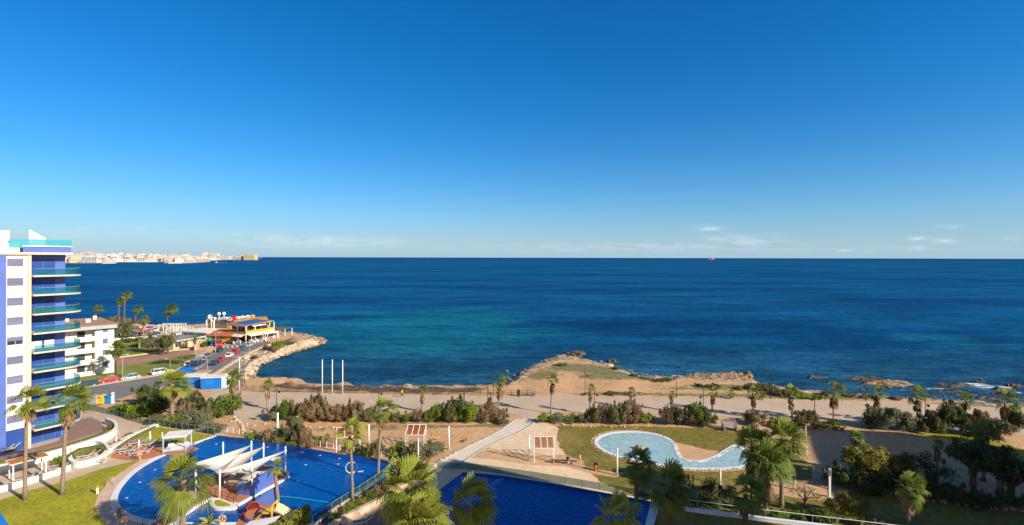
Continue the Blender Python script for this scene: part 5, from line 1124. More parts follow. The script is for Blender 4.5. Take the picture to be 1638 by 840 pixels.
# ------------------------------------------------------------------ recycling containers
for i, (x, k, lab) in enumerate([(147,'silver','grey recycling container with domed lid beside the road'), (158,'yellowplastic','yellow recycling container between the grey and the blue one'), (170,'bluetarp','blue recycling container at the end of the row')]):
    p = G(x,648-i*1.0); t = thing('recycling_container', (p[0], p[1], ZP), lab, 'recycling bin', .1); k = 'metal' if k == 'silver' else k
    b = MB(); b.box(0,.8,.1,1.7,1.7,1.1,0,1.0); b.build('body', k if k != 'bluetarp' else 'bluetarp', t)
    prof = [(.85*math.cos(a), .8+0, 1.2+.6*math.sin(a)) for a in [i_*math.pi/8 for i_ in range(9)]]
    b = MB(); b.add([(q[0], -.05, q[2]) for q in prof]+[(q[0], 1.65, q[2]) for q in prof], [(j, j+1, 9+j+1, 9+j) for j in range(8)]+[tuple(range(8,-1,-1)), tuple(range(9,18))]); b.build('lid', k, t)
    MB().box(0,-.06,1.3,.6,.04,.2).build('slot', 'darkmetal', t)
p = G(180,645); t = thing('stone_pillar', (p[0], p[1], ZP), 'white round pillar with stone ball top beside the recycling containers', 'pillar'); MB().cyl(0,0,0,1.7,.28,10).build('shaft', 'white', t); MB().ball((0,0,2.0),.38,10,8).build('ball', 'beige', t)
# ------------------------------------------------------------------ posts, lamps
def lamp(px, by, ty, label, side=1):
    x, D = G(px, by); h = ZAT(px, ty, D)-ZP; t = thing('street_lamp', (x, D, ZP), label, 'street lamp')
    b = MB(); b.tube([(0,0,0),(0,0,.7),(0,0,.75),(0,0,h)], [.12,.12,.07,.045], 8); b.build('pole', 'darkmetal', t)
    a = h*.70; b = MB(); b.tube([(0,0,a+.3),(side*.3,0,a+.45),(side*.55,0,a+.3)], .03, 5); arm = b.build('arm', 'darkmetal', t)
    b = MB(); b.tube([(side*.55,0,a+.3),(side*.55,0,a+.2),(side*.55,0,a-.1),(side*.55,0,a-.2)], [.05,.24,.2,.08], 8); b.build('lantern', 'darkmetal', t)
    return t
for x, by, ty, s, lab in [(502,627,586,-1,'tall dark lamp post on the beach edge left of the white flagpoles'),(643,632,589,-1,'tall dark lamp post beside the person in yellow'),(789,633,592,-1,'tall dark lamp post at the end of the beach fence'),(936,633,589,1,'tall dark lamp post with lantern below the sandy headland'),
    (1082,636,594,-1,'tall dark lamp post before the surf'),(1233,638,594,1,'tall dark lamp post before the open sea right of the rocky point'),(1385,641,600,-1,'tall dark lamp post in front of the long flat rocks'),(1627,656,605,-1,'tall dark lamp post near the edge of the frame'),
    (442,658,614,1,'lamp post beside the small fan palm by the tamarisks'),(606,658,619,1,'lamp post on the landward side above the tall slim palm'),(780,660,617,1,'lamp post on the landward side next to the stout palm'),(951,664,619,1,'lamp post next to the thin ragged palm'),
    (1125,668,622,-1,'lamp post above the dense green shrub'),(1303,676,624,-1,'lamp post between two palms by the dirt yard'),(1480,690,632,1,'lamp post behind the silvery shrubs')]:
    lamp(x, by, ty, lab, s)
def pole(px, by, ty, label, r=.09, m='white', name='flagpole', cat='flagpole', z=ZP, cap=True):
    x, D = G(px, by, z); h = ZAT(px, ty, D)-z; t = thing(name, (x, D, z), label, cat); MB().tube([(0,0,0),(0,0,h)], [r, r*.75], 10).build('shaft', m, t, smooth=True)
    if cap: MB().ball((0,0,h), r*1.1, 8, 6).build('cap', m, t)
    MB().cyl(0,0,0,.06,r*2.2,8).build('base_plate', 'kerbgrey', t)
    return t
pole(515.5,629.5,576,'white flagpole, leftmost of the three without flags on the promenade',.13); pole(531.5,630,576,'white flagpole, middle one of the three without flags',.13); pole(548,630.5,577,'white flagpole, rightmost of the three without flags',.13)
pole(383,624.5,572,'single white flagpole at the start of the boulder slope',.13)
pole(127+9,0+640,572,'x',.02) if False else None
for x, by, ty, r_, lab in [(444,700,662,.2,'leaning pale wooden post among the shrubs above the pool'),(475,696,667,.16,'white post with grey head in the olive shrub'),(590,711,680,.16,'white post on the dirt left of the middle canopy'),(718,719,683,.16,'white post standing alone on the dirt by the footpath'),(846,737,698,.17,'white post beside the louvre shadow near the right canopy'),
    (987,761,719,.16,'white post by the near rim of the kidney pool'),(1152,775,752,.17,'white post in the dark shrubs below the kidney pool'),(669,751,702,.12,'thin white post at the pool corner before the footpath')]:
    pole(x, by, ty, lab, r_, 'white', 'bollard_light', 'bollard light')
p = G(1327,795); t = thing('information_post', (p[0], p[1], ZP), 'white post with square grey display on the sunlit dirt path', 'sign post'); h = ZAT(1327,749,p[1])-ZP
MB().box(0,0,0,.24,.2,h*.72).build('post', 'white', t); MB().box(0,0,h*.72,.32,.24,h*.28).build('head', 'metal', t); MB().box(0,-.135,h*.76,.22,.03,h*.18).build('display', 'shutter', t); MB().box(0,0,0,.9,.7,.06).build('base_plate', 'kerbgrey', t)
def street(px, by, ty, label, s=1):
    x, D = G(px, by); h = ZAT(px, ty, D)-ZP; t = thing('street_lamp', (x, D, ZP), label, 'street lamp'); MB().tube([(0,0,0),(0,0,h)], [.1,.06], 8).build('pole', 'metal', t)
    MB().tube([(0,0,h-.1),(s*.6,0,h+.05),(s*.8,0,h)], .04, 5).build('arm', 'metal', t); MB().box(s*1.1,0,h-.08,.7,.3,.12).build('lamp_head', 'white', t)
street(196,609,567,'grey street lamp behind the pale mint car'); street(314,571,553,'grey street lamp before the bungalow gable',-1); street(345,566,532,'grey street lamp by the food van',1); street(399,569,548,'grey street lamp in the row of parked cars',-1); street(332,596,575,'grey street lamp beside the minibus',-1); street(272,587,574,'short dark lamp post by the pink path',-1)
# ------------------------------------------------------------------ fences
def fence(name, pts, label, cat, spacing, h, rails, mp='wooddark', mr='wooddark', r=.07, rr_=.04, z=ZP, maxp=95, glass=None, sq=False):
    t = thing(name, (pts[0][0], pts[0][1], z), label, cat); ox, oy = pts[0]
    P = [Vector((x-ox, y-oy, 0)) for x, y in pts]; L_ = [0]
    for i in range(1, len(P)): L_.append(L_[-1]+(P[i]-P[i-1]).length)
    def at_(s):
        for i in range(1, len(P)):
            if s <= L_[i]+1e-6: return P[i-1].lerp(P[i], (s-L_[i-1])/max(1e-6, L_[i]-L_[i-1]))
        return P[-1]
    n = max(1, min(maxp, int(round(L_[-1]/spacing)))); ps = [at_(L_[-1]*i/n) for i in range(n+1)]
    o = MB().tube([(0,0,0),(0,0,h)], r, 6).build('post', mp, t); o.location = ps[0]
    for q in ps[1:]:
        c = o.copy(); COL.objects.link(c); c.parent = t; c.location = q
    for zz in rails:
        MB().tube([q+Vector((0,0,zz)) for q in ps], rr_, 5).build('rail', mr, t)
    if glass: MB().strip([(q.x, q.y) for q in ps], .03, .08, h-.03).build('glass_panel', glass, t)
    return t
fence('wooden_fence', PX([(386,623),(396,624.5),(440,626),(500,628),(560,629),(640,630),(720,631),(800,632),(856,632)]), 'dark wooden post and rail fence along the beach side of the promenade', 'fence', 1.75, 1.15, (.55,1.0))
fence('walkway_railing', PX([(470,542),(452,551),(430,561),(412,571),(399,581),(392,592),(390,606),(392,618)]), 'dark railing curving along the seaside walkway above the boulders', 'railing', 1.6, 1.0, (.5,.95), mp='darkmetal', mr='darkmetal', r=.05)
fence('pool_fence', PX([(345,692),(380,697),(420,703),(460,709),(500,716),(540,723),(580,730),(620,738),(632,748)]), 'pale posts and wires guarding the outer edge of the big blue pool', 'fence', 1.35, 1.0, (.9,), mp='whitemetal', mr='whitemetal', r=.05, rr_=.015, z=ZP+.3)
fence('glass_fence', PX([(140,655),(185,666),(225,679),(252,680.5)], 0), 'green glass fence behind the curved terraces', 'fence', 1.5, 1.1, (1.08,), mp='metal', mr='metal', r=.025, rr_=.02, z=0, glass='glassclear')
fence('glass_fence', PX([(253,681),(300,689),(343,696)], 0), 'green glass fence behind the cabana lawn', 'fence', 1.5, 1.1, (1.08,), mp='metal', mr='metal', r=.025, rr_=.02, z=0, glass='glassclear')
fence('glass_fence', PX([(500,842),(530,820),(560,801),(590,781),(618,762),(630,750)], 0), 'clear glass fence on the near edge of the big blue pool', 'fence', 1.6, 1.1, (1.08,), mp='metal', mr='metal', r=.025, rr_=.02, z=0.05, glass='glassclear')
fence('glass_fence', PX([(700,749),(760,753),(850,766),(950,783),(1046,801)], 0), 'low glass fence with thin posts above the deep blue pool', 'fence', 2.3, 1.0, (.98,), mp='darkmetal', mr='metal', r=.02, rr_=.015, z=0, glass='glassclear')
fence('white_railing', PX([(1048,804),(1100,812),(1200,826),(1300,838),(1400,850),(1640,880)], 0), 'long white railing above the shaded lawn', 'railing', 2.4, 1.0, (.95,), mp='metal', mr='whitemetal', r=.03, rr_=.04, z=0)
b = MB(); b.strip(PX([(1048,809),(1130,821),(1250,836),(1640,883)], 0), .45, 0, .35); tag(b.build('retaining_wall', 'bluecoping'), 'pale blue coping wall along the shaded lawn below the railing', 'wall')
fence('white_railing', PX([(1289,690),(1290,715),(1291,728)]), 'short white post row beside the palm cluster at the dirt yard', 'railing', 1.6, 1.0, (.9,), mp='white', mr='white', r=.07)
# ------------------------------------------------------------------ louvred canopies (outdoor showers / pergolas)
def canopy(px, py, label, rz=0, wide=3.0):
    p = G(px, py); t = thing('louvred_canopy', (p[0], p[1], ZP), label, 'canopy', rz)
    for x in (-wide/2, wide/2):
        MB().box(x, -.9, 0, .12, .12, 2.25).build('leg', 'white', t); MB().box(x, .9, 0, .12, .12, 3.05).build('leg', 'white', t)
    b = MB(); 
    for x in (-wide/2, -wide/6, wide/6, wide/2): b.tube([(x,-1.1,2.16),(x,1.1,3.14)], .06, 4)
    for y, z in ((-1.1,2.16),(1.1,3.14)): b.tube([(-wide/2,y,z),(wide/2,y,z)], .06, 4)
    b.build('frame', 'white', t)
    for x in (-wide/3, 0, wide/3):
        b = MB()
        for k in range(11):
            s = -1+2*k/10; y = s*1.0; z = 2.65+s*.445; b.add([(x-wide/6+.1,y-.08,z+.08),(x+wide/6-.1,y-.08,z+.08),(x+wide/6-.1,y+.08,z-.08),(x-wide/6+.1,y+.08,z-.08),(x-wide/6+.1,y-.095,z+.065),(x+wide/6-.1,y-.095,z+.065),(x+wide/6-.1,y+.065,z-.095),(x-wide/6+.1,y+.065,z-.095)], [(0,1,2,3),(7,6,5,4),(0,4,5,1),(3,2,6,7)])
        b.build('louvre_panel', 'rust', t)
    return t
canopy(665,713.5,'canopy with three rust louvre panels in the middle of the dirt park')
canopy(557,717,'canopy with rust louvre panels half hidden by the slim palm', .35, 3.6)
canopy(870,735.5,'canopy with three rust louvre panels on the pale gravel near the lawn')
# spring riders and benches
def bench(px, py, rz, label, L_=1.9, back=False):
    p = G(px, py); t = thing('park_bench', (p[0], p[1], ZP), label, 'bench', rz); MB().box(0,0,.42,L_,.5,.08).build('seat', 'wooddark', t)
    for x in (-L_*.35, L_*.35): MB().box(x,0,0,.12,.42,.42).build('leg', 'kerbgrey', t)
    if back: MB().box(0,.24,.5,L_,.06,.4).build('backrest', 'wooddark', t)
    return t
bench(845,633.5,0,'long dark bench at the edge of the promenade beside a waste bin', 3.0); bench(901,741.5,-.12,'weathered grey bench where the person in black sits', 4.0)
bench(1003,664,0,'x',1.5) if False else None
def bin_(px, py, label, m='darkmetal', h=1.0, r=.27): 
    p = G(px, py); t = thing('waste_bin', (p[0], p[1], ZP), label, 'waste bin'); MB().tube([(0,0,.05),(0,0,h*.85)], [r*.9, r], 12).build('body', m, t); MB().tube([(0,0,h*.85),(0,0,h)], [r*1.1, r*.5], 12).build('lid', 'darkmetal', t)
bin_(829.5,634,'dark round waste bin beside the promenade bench','darkmetal',1.5,.35); bin_(953,753,'rusty brown waste bin at the edge of the lawn','rust',1.1,.33); bin_(1189,691,'dark waste bin by the grey picnic bench'); bin_(1271,775,'small grey bollard bin on the lawn by the palm cluster','metal',.8,.18); bin_(928,734,'tiny white peg bollard on the lawn','white',.8,.1)
p = G(1167,688); t = thing('picnic_table', (p[0], p[1], ZP), 'grey slatted concrete seat at the top corner of the kidney pool lawn', 'seat', -.08); b = MB()
for k in range(6): b.box(0, -.7+k*.3, .75+.16*k, 2.7, .24, .06)
b.build('slatted_top', M.setdefault('greywood', mat('grey_wood', (.30,.30,.30), .8, (.22,.22,.23), 1.5)), t)
for x in (-1.1, 1.1): MB().prism([(x-.06,-.75),(x+.06,-.75),(x+.06,.9),(x-.06,.9)], 0, [.72,.72,1.5,1.5]).build('side_frame', 'kerbgrey', t)
def spring(px, py, label, m):
    p = G(px, py); t = thing('spring_rider', (p[0], p[1], ZP), label, 'spring rider', .3); t.scale = (.65,)*3
    n = 20; MB().tube([(.16*math.cos(i*1.2), .16*math.sin(i*1.2), .03+.42*i/n) for i in range(n)], .025, 4).build('spring', 'darkmetal', t)
    b = MB(); b.prism([(-.75,-.05),(-.8,.05),(.8,.05),(.75,-.05)], .45, [.55,.55,.62,.62]); b.box(-.1,0,.56,.5,.3,.1); b.build('seat', m, t)
    b = MB(); b.tube([(.35,0,.55),(.42,0,1.0)], .03, 5); b.tube([(.42,-.22,1.0),(.42,.22,1.0)], .03, 5); b.build('handle', 'darkmetal', t)
    MB().ball((.75,0,.85),(.2,.1,.22),8,6).build('head', m, t)
spring(685,707,'yellow and black spring rider left of the exercise pole','yellowplastic'); spring(697,704,'yellow spring rider right of the exercise pole','yellowplastic'); spring(741,708,'dark spring rider by the footpath casting a shadow','darkmetal')
pole(689.5,705,692,'thin dark pole between the two yellow spring riders',.05,'darkmetal','exercise_pole','pole')
b = MB(); r0 = random.Random(3)
# ------------------------------------------------------------------ white path sign flags by slide etc are skipped; people
def person(loc, rz, label, top, legs, hair=(.05,.03,.02), pose='stand', s=1.0, hat=None):
    J = {'stand': dict(pel=(0,0,.93), ch=(0,0,1.32), nk=(0,0,1.50), hd=(0,0,1.66), sl=(.19,0,1.43), el=(.25,.02,1.16), hl=(.24,-.08,.92), sr=(-.19,0,1.43), er=(-.25,.02,1.16), hr=(-.24,-.1,.92), hpl=(.1,0,.9), kl=(.11,-.02,.5), al=(.11,.03,.08), tl=(.12,-.15,.04), hpr=(-.1,0,.9), kr=(-.11,.0,.5), ar=(-.11,.03,.08), tr=(-.12,-.15,.04)),
         'walk': dict(pel=(0,0,.92), ch=(0,-.03,1.31), nk=(0,-.04,1.49), hd=(0,-.06,1.65), sl=(.19,-.03,1.42), el=(.24,.12,1.17), hl=(.22,.0,.98), sr=(-.19,-.03,1.42), er=(-.24,-.14,1.17), hr=(-.2,-.34,1.05), hpl=(.1,0,.9), kl=(.1,-.18,.5), al=(.1,-.28,.09), tl=(.1,-.45,.08), hpr=(-.1,0,.9), kr=(-.1,.1,.5), ar=(-.1,.36,.14), tr=(-.1,.24,.04)),
         'sit': dict(pel=(0,0,.56), ch=(0,-.04,.96), nk=(0,-.07,1.13), hd=(0,-.12,1.28), sl=(.19,-.05,1.06), el=(.24,-.1,.80), hl=(.13,-.33,.68), sr=(-.19,-.05,1.06), er=(-.24,-.1,.80), hr=(-.13,-.33,.68), hpl=(.1,-.02,.54), kl=(.12,-.45,.55), al=(.12,-.42,.1), tl=(.12,-.6,.05), hpr=(-.1,-.02,.54), kr=(-.12,-.45,.55), ar=(-.12,-.42,.1), tr=(-.12,-.6,.05))}[pose]
    order = list(J); rad = dict(pel=.15, ch=.16, nk=.06, hd=.105, sl=.075, el=.045, hl=.04, sr=.075, er=.045, hr=.04, hpl=.1, kl=.065, al=.045, tl=.04, hpr=.1, kr=.065, ar=.045, tr=.04)
    E = [('pel','ch'),('ch','nk'),('nk','hd'),('ch','sl'),('sl','el'),('el','hl'),('ch','sr'),('sr','er'),('er','hr'),('pel','hpl'),('hpl','kl'),('kl','al'),('al','tl'),('pel','hpr'),('hpr','kr'),('kr','ar'),('ar','tr')]
    me = bpy.data.meshes.new('person'); me.from_pydata([J[k] for k in order], [(order.index(a), order.index(b_)) for a, b_ in E], []); ob = bpy.data.objects.new('tmp', me); COL.objects.link(ob)
    sk = ob.modifiers.new('s', 'SKIN'); sv = me.skin_vertices[0].data
    for i, k in enumerate(order): sv[i].radius = (rad[k], rad[k]*(.72 if k in ('pel','ch') else 1)); sv[i].use_root = (k == 'pel')
    ob.modifiers.new('u', 'SUBSURF').levels = 2; ob.modifiers['u'].render_levels = 2
    dg = bpy.context.evaluated_depsgraph_get(); m2 = bpy.data.meshes.new_from_object(ob.evaluated_get(dg)); bpy.data.objects.remove(ob)
    mats = [M['skin'], top if not isinstance(top, tuple) else M.setdefault('cloth%s' % (top,), mat('cloth', top, .9)), M.setdefault('cloth%s' % (legs,), mat('cloth', legs, .9)), M.setdefault('hair%s' % (hair,), mat('hair', hair, .8)), M['darkmetal']]
    m2.materials.clear()
    for q in mats: m2.materials.append(q)
    nk = Vector(J['nk']); pel = Vector(J['pel']); hd = Vector(J['hd'])
    for pl in m2.polygons:
        c = pl.center; k = 1
        if c.z > nk.z+.0: k = 3 if (c.z > hd.z+.03 or (c.y > hd.y+.03 and c.z > hd.z-.06)) else 0
        elif min((c-Vector(J['hl'])).length, (c-Vector(J['hr'])).length) < .09: k = 0
        elif min((c-Vector(J['tl'])).length, (c-Vector(J['tr'])).length) < .15 and c.z < .13: k = 4
        elif c.z < pel.z+.02 and abs(c.x) < .21 and not (pose == 'sit' and c.z > pel.z-.0 and c.y > -.08): k = 2
        pl.material_index = k; pl.use_smooth = True
    o = bpy.data.objects.new('person', m2); COL.objects.link(o); o.location = loc; o.rotation_euler[2] = rz; o.scale = (s,)*3; tag(o, label, 'person')
    return o
p = G(643,636); person((p[0], p[1], ZP+.02), math.radians(70), 'person in a bright yellow top walking on the promenade near the lamp post', (.85,.72,.02), (.03,.03,.05), pose='walk', s=1.05)
p = G(853,633.5); person((p[0]+.1, p[1], ZP), 0, 'person in light blue sitting on the promenade bench', (.05,.42,.65), (.08,.1,.2), pose='sit')
p = G(908,742); person((p[0], p[1], ZP), math.radians(20), 'person in black top and white trousers sitting on the grey bench', (.02,.02,.02), (.6,.6,.58), pose='sit')
p = G(384.5,551.5); person((p[0], p[1], ZP), .4, 'person dressed in white standing before the restaurant entrance', (.8,.8,.8), (.75,.75,.72), pose='walk')
p = G(393.5,550.5); person((p[0], p[1], ZP), -.6, 'person in pale pink by the corner column of the restaurant', (.7,.5,.5), (.6,.6,.62), pose='stand')
p = G(381.5,549.5); person((p[0], p[1], ZP), .2, 'person in a violet top in the shade of the restaurant entrance', (.35,.2,.6), (.05,.05,.08), pose='stand')
# restaurant terrace tables
def tableset(px, py, label):
    p = G(px, py); t = thing('terrace_table', (p[0], p[1], ZP), label, 'table', 0, 'white tables on the restaurant terrace'); MB().cyl(0,0,.72,.76,.5,12).build('table_top', 'white', t); MB().cyl(0,0,0,.72,.05,6).build('leg', 'metal', t)
    return p
ch0 = None
for i, (x, y) in enumerate([(402,547),(410,545.5),(418,544),(426,543),(434,541.5),(441,540),(405,549.5),(414,548),(423,546),(446,538),(371,549),(376,551)]):
    p = tableset(x, y, 'small round white table on the restaurant terrace')
    for k in range(3):
        a = k*2.1+i; q = (p[0]+.75*math.cos(a), p[1]+.75*math.sin(a))
        if ch0 is None:
            ch0 = thing('terrace_chair', (*q, ZP), 'white chair at a restaurant terrace table', 'chair', a+1.57, 'white chairs on the restaurant terrace'); MB().box(0,0,.42,.45,.45,.05).build('seat', 'white', ch0); MB().box(0,.2,.47,.45,.05,.45).build('backrest', 'white', ch0)
            for sx in (-.18,.18):
                for sy in (-.18,.18): MB().box(sx,sy,0,.05,.05,.42).build('leg', 'white', ch0)
        else:
            c_ = copy_tree(ch0); c_.location = (*q, ZP); c_.rotation_euler[2] = a-1.57
# ------------------------------------------------------------------ terraces by the tower
def zs(name, px, z, m, z0=None, sm=0, z1=None):
    poly = PX(px, z)
    if sm: poly = smooth(poly, sm)
    b = MB(); b.prism(poly, z0 if z0 is not None else -.1, z) if z0 is not None else b.sheet(poly, z)
    return struct(b.build(name, m))
zs('brown_deck', [(-60,748),(0,727),(60,715),(92,706),(107,690),(107,672),(145,668),(158,672),(166,683),(158,692),(110,707),(60,722),(0,738),(-60,757)], .35, 'wooddeck', -.1)
# the sandy ramp behind
zs('sandy_walk', [(120,668),(150,657),(185,667),(222,682),(236,690),(206,702),(185,712),(172,716),(186,705),(180,694),(163,680),(145,666)], .06, 'paving')
def wall(px, w_, z, h, label, m='whitewall', sm=4, cat='wall', name='garden_wall'):
    pts = PX(px, z); pts = smooth(pts, sm, False) if sm else pts; b = MB()
    if hasattr(h, '__len__'): h_ = [z+h[0]+(h[1]-h[0])*i/(len(pts)-1) for i in range(len(pts))]
    else: h_ = z+h
    b.strip(pts, w_, z-.1, h_); return tag(b.build(name, m), label, cat)
wall([(-60,768),(0,757),(50,743),(100,729),(150,713),(176,702),(186,692),(182,684),(170,679)], .45, 0, 1.15, 'long white curving wall along the foot of the brown deck')
wall([(-60,763),(0,752),(50,739.5),(100,725.5),(150,709.5),(174,699)], .8, 0, 1.22, 'narrow clipped green hedge on top of the deck wall', 'leafhedge' if 'leafhedge' in M else M.setdefault('hedgeflat', mat('hedge_green', (.10,.13,.03), .9, (.2,.2,.05), 3, fine=.3, bump=.1)), cat='hedge', name='hedge')
wall([(111,737),(114,745),(124,748),(145,744),(163,737),(173,727)], .5, 0, .9, 'white curved planter wall bulging round two grey loungers')
wall([(109,731),(118,722),(135,717),(155,715),(168,720),(174,728)], .35, 0, 1.0, 'white back wall of the curved lounger niche')
wall([(-60,798),(0,787),(30,779),(75,765),(112,752)], .4, 0, .75, 'low white wall behind the orange pergola')
wall([(252,681.5),(230,692),(208,703),(188,716),(173,727)], .8, 0, [.5,.9], 'white ramp wall running down from the glass fence to the loungers')
zs('planting_bed', [(100,744),(106,728),(125,717),(158,711),(178,716),(170,720),(155,715.5),(135,717.5),(119,722.5),(110,731)], .95, M['hedgeflat'], 0)
zs('planting_bed', [(176,714),(205,697),(232,686),(250,680.8),(228,691.5),(206,703),(186,716)], .5, M.setdefault('bedsoil', mat('planting_soil', (.17,.13,.06), .95, (.10,.11,.03), .8, fine=.3)), 0)
for r in [(88,744,729,9,'bright','bright shrub beside the orange pergola'),(97,741,729,8,'green','green shrub between pergola and tall palm'),(183,716,704,7,'brown','small dry shrub at the lower end of the ramp wall'),(205,702,692,7,'olive','olive shrub in the bed beside the ramp wall'),(172,689,680,7,'olive','olive tuft at the tip of the brown deck'),(157,722,712,8,'silver','grey green hedge ball behind the niche'),(230,690,682,6,'olive','low tuft high in the ramp bed')]:
    bush(*r[:6], z=0)
# wood deck with loungers
zs('terracotta_deck', [(170,730),(186,718),(206,703),(228,708),(262,712),(300,712.5),(318,717),(300,724),(284,729.5),(262,726.5),(240,733),(218,737)], .12, 'terradeck', -.05)
def lounger_proto():
    t = thing('sun_lounger', (0,0,0), 'x', 'sun lounger'); fr = MB(); fr.box(0,-.3,.28,.62,1.3,.06); 
    b = MB(); b.box(0,-.3,.34,.56,1.28,.03); b.prism([(-.28,.34),(.28,.34),(.28,.95),(-.28,.95)], [.34,.34,.72,.72], [.38,.38,.76,.76]); b.build('mesh_bed', 'greyfabric', t)
    b = MB(); 
    for s in (-.3,.3): b.tube([(s,-1.0,.30),(s,.34,.32),(s,.98,.74)], .035, 5)
    b.tube([(-.3,.98,.74),(.3,.98,.74)], .035, 5); b.tube([(-.3,-1.0,.3),(.3,-1.0,.3)], .035, 5); b.build('frame', 'white', t)
    for sx in (-.3,.3):
        for y in (-.75,.35): MB().tube([(sx,y-.12,0),(sx,y,.3),(sx,y+.12,0)], .035, 5).build('leg', 'white', t)
    return t
LP = lounger_proto(); first = [True]
def lounger(px, py, rz, label, z=ZT, s=1.0):
    p = G(px, py, z); t = LP if first[0] else copy_tree(LP); first[0] = False
    t.location = (p[0], p[1], z); t.rotation_euler[2] = rz; t.scale = (s,)*3; tag(t, label, 'sun lounger', 'grey and white sun loungers'); return t
LABELS.pop('x', None)
A1 = math.radians(115)
for x, y, a, lab, z in [(219,711,-65,'lounger at the far left of the back row on the terracotta deck',.12),(226,708,-65,'second lounger of the back row, beside the closed parasol',.12),(236,713,-65,'middle lounger of the back row on the terracotta deck',.12),(244,711,-65,'lounger of the back row under the right parasol',.12),(253,714.5,-65,'lounger of the back row nearest the cabana',.12),
     (188,722,-65,'lounger at the left end of the front row on the terracotta deck',.12),(195,721,-65,'second lounger of the front row',.12),(203,724,-65,'lounger in the middle of the front row',.12),(211,722.5,-65,'lounger before the parasol of the front row',.12),(219,727,-65,'lounger of the front row beside the lifebuoy post',.12),(232,724.5,-65,'single lounger at the pool side end of the front row',.12),
     (137,731.5,-60,'left lounger inside the white curved niche',0),(148,729,-60,'right lounger inside the white curved niche',0),(153,742,-65,'left lounger of the pair on the beige paving',0),(162,740.5,-65,'right lounger of the pair on the beige paving',0),(94,751,-60,'left lounger behind the tall palm',0),(107,748,-60,'right lounger behind the tall palm',0),(41,768,-55,'left lounger under the orange pergola',0),(50,765,-55,'right lounger under the orange pergola',0),
     (580,838,-70,'lounger in the shade at the lower walkway',0)]:
    lounger(x, y, math.radians(a), lab, z, 1.08)
for x, y, lab in [(12,723,'left beige armchair lounger at the foot of the tower'),(22,720.5,'right beige armchair lounger at the foot of the tower')]:
    p = G(x, y, .35); t = thing('deck_chair', (p[0], p[1], .35), lab, 'deck chair', math.radians(-70)); MB().box(0,-.4,.3,.7,1.2,.12).build('seat', 'beige', t); MB().prism([(-.35,.2),(.35,.2),(.35,.7),(-.35,.7)], [.35,.35,.95,.95], [.5,.5,1.1,1.1]).build('backrest', 'beige', t)
    for sx in (-.28,.28):
        for yy_ in (-.85,.1): MB().box(sx,yy_,0,.06,.06,.3).build('leg', 'darkmetal', t)
for x, by, ty, lab in [(240,712,689.5,'closed white parasol at the left of the back row of loungers'),(259.5,712,691,'closed white parasol beside the cabana'),(222,722,703,'closed white parasol between the two rows of loungers'),(186,713,698,'closed white parasol at the lower end of the ramp wall')]:
    p = G(x, by, .12); h = ZAT(x, ty, p[1])-.12; t = thing('closed_parasol', (p[0], p[1], .12), lab, 'parasol'); MB().cyl(0,0,0,h,.03,6).build('pole', 'whitemetal', t); MB().tube([(0,0,h*.42),(0,0,h*.5),(0,0,h*.93),(0,0,h)], [.13,.17,.09,.03], 8).build('canopy', 'canvas', t); MB().cyl(0,0,0,.08,.25,8).build('base', 'kerbgrey', t)
# cabana
p = G(283,719,.12); t = thing('cabana', (p[0], p[1], .12), 'white cabana with flat canvas roof and day bed beside the blue pool', 'cabana', math.radians(14)); 
for x in (-1.5,1.5):
    for y in (-1.0,1.5): MB().box(x,y,0,.14,.14,2.25).build('post', M.setdefault('bluewhite', mat('blue_white_metal', (.45,.55,.72), .5, None, 1)), t)
MB().box(0,.25,2.25,3.3,2.8,.14).build('roof', 'canvas', t); MB().box(0,.25,2.1,3.2,2.7,.14).build('frame', M['bluewhite'], t); MB().box(0,.25,.1,3.0,2.4,.3).build('bed_base', 'bluewhite', t)
MB().box(.35,.25,.4,1.9,2.1,.16).box(-1.0,.7,.4,.7,.7,.4).box(1.0,.9,.56,.5,.5,.2).build('mattress', 'canvas', t)
# orange pergola
p = G(21,771,0); q = G(78,756,0); L_ = math.hypot(q[0]-p[0], q[1]-p[1]); t = thing('slatted_pergola', (p[0], p[1], 0), 'white pergola with orange slatted roof beside the tall palms', 'pergola', math.atan2(q[1]-p[1], q[0]-p[0]))
for x in (0, L_-.3):
    for y in (0, 2.0): MB().box(x,y,0,.14,.14,2.3).build('post', 'white', t)
b = MB(); b.tube([(-.3,-.3,2.36),(L_,-.3,2.36)], .07, 4); b.tube([(-.3,2.3,2.36),(L_,2.3,2.36)], .07, 4); b.tube([(-.3,-.3,2.36),(-.3,2.3,2.36)], .07, 4); b.tube([(L_,-.3,2.36),(L_,2.3,2.36)], .07, 4); b.tube([(L_*.62,-.3,2.36),(L_*.62,2.3,2.36)], .09, 4); b.build('frame', 'white', t)
b = MB()
for k in range(44):
    x = -.25+(L_+.2)*k/44
    if abs(x-L_*.62) < .15: continue
    b.box(x+.06,1.0,2.36,.11,2.5,.04)
b.build('slatted_roof', 'orangeslat', t)
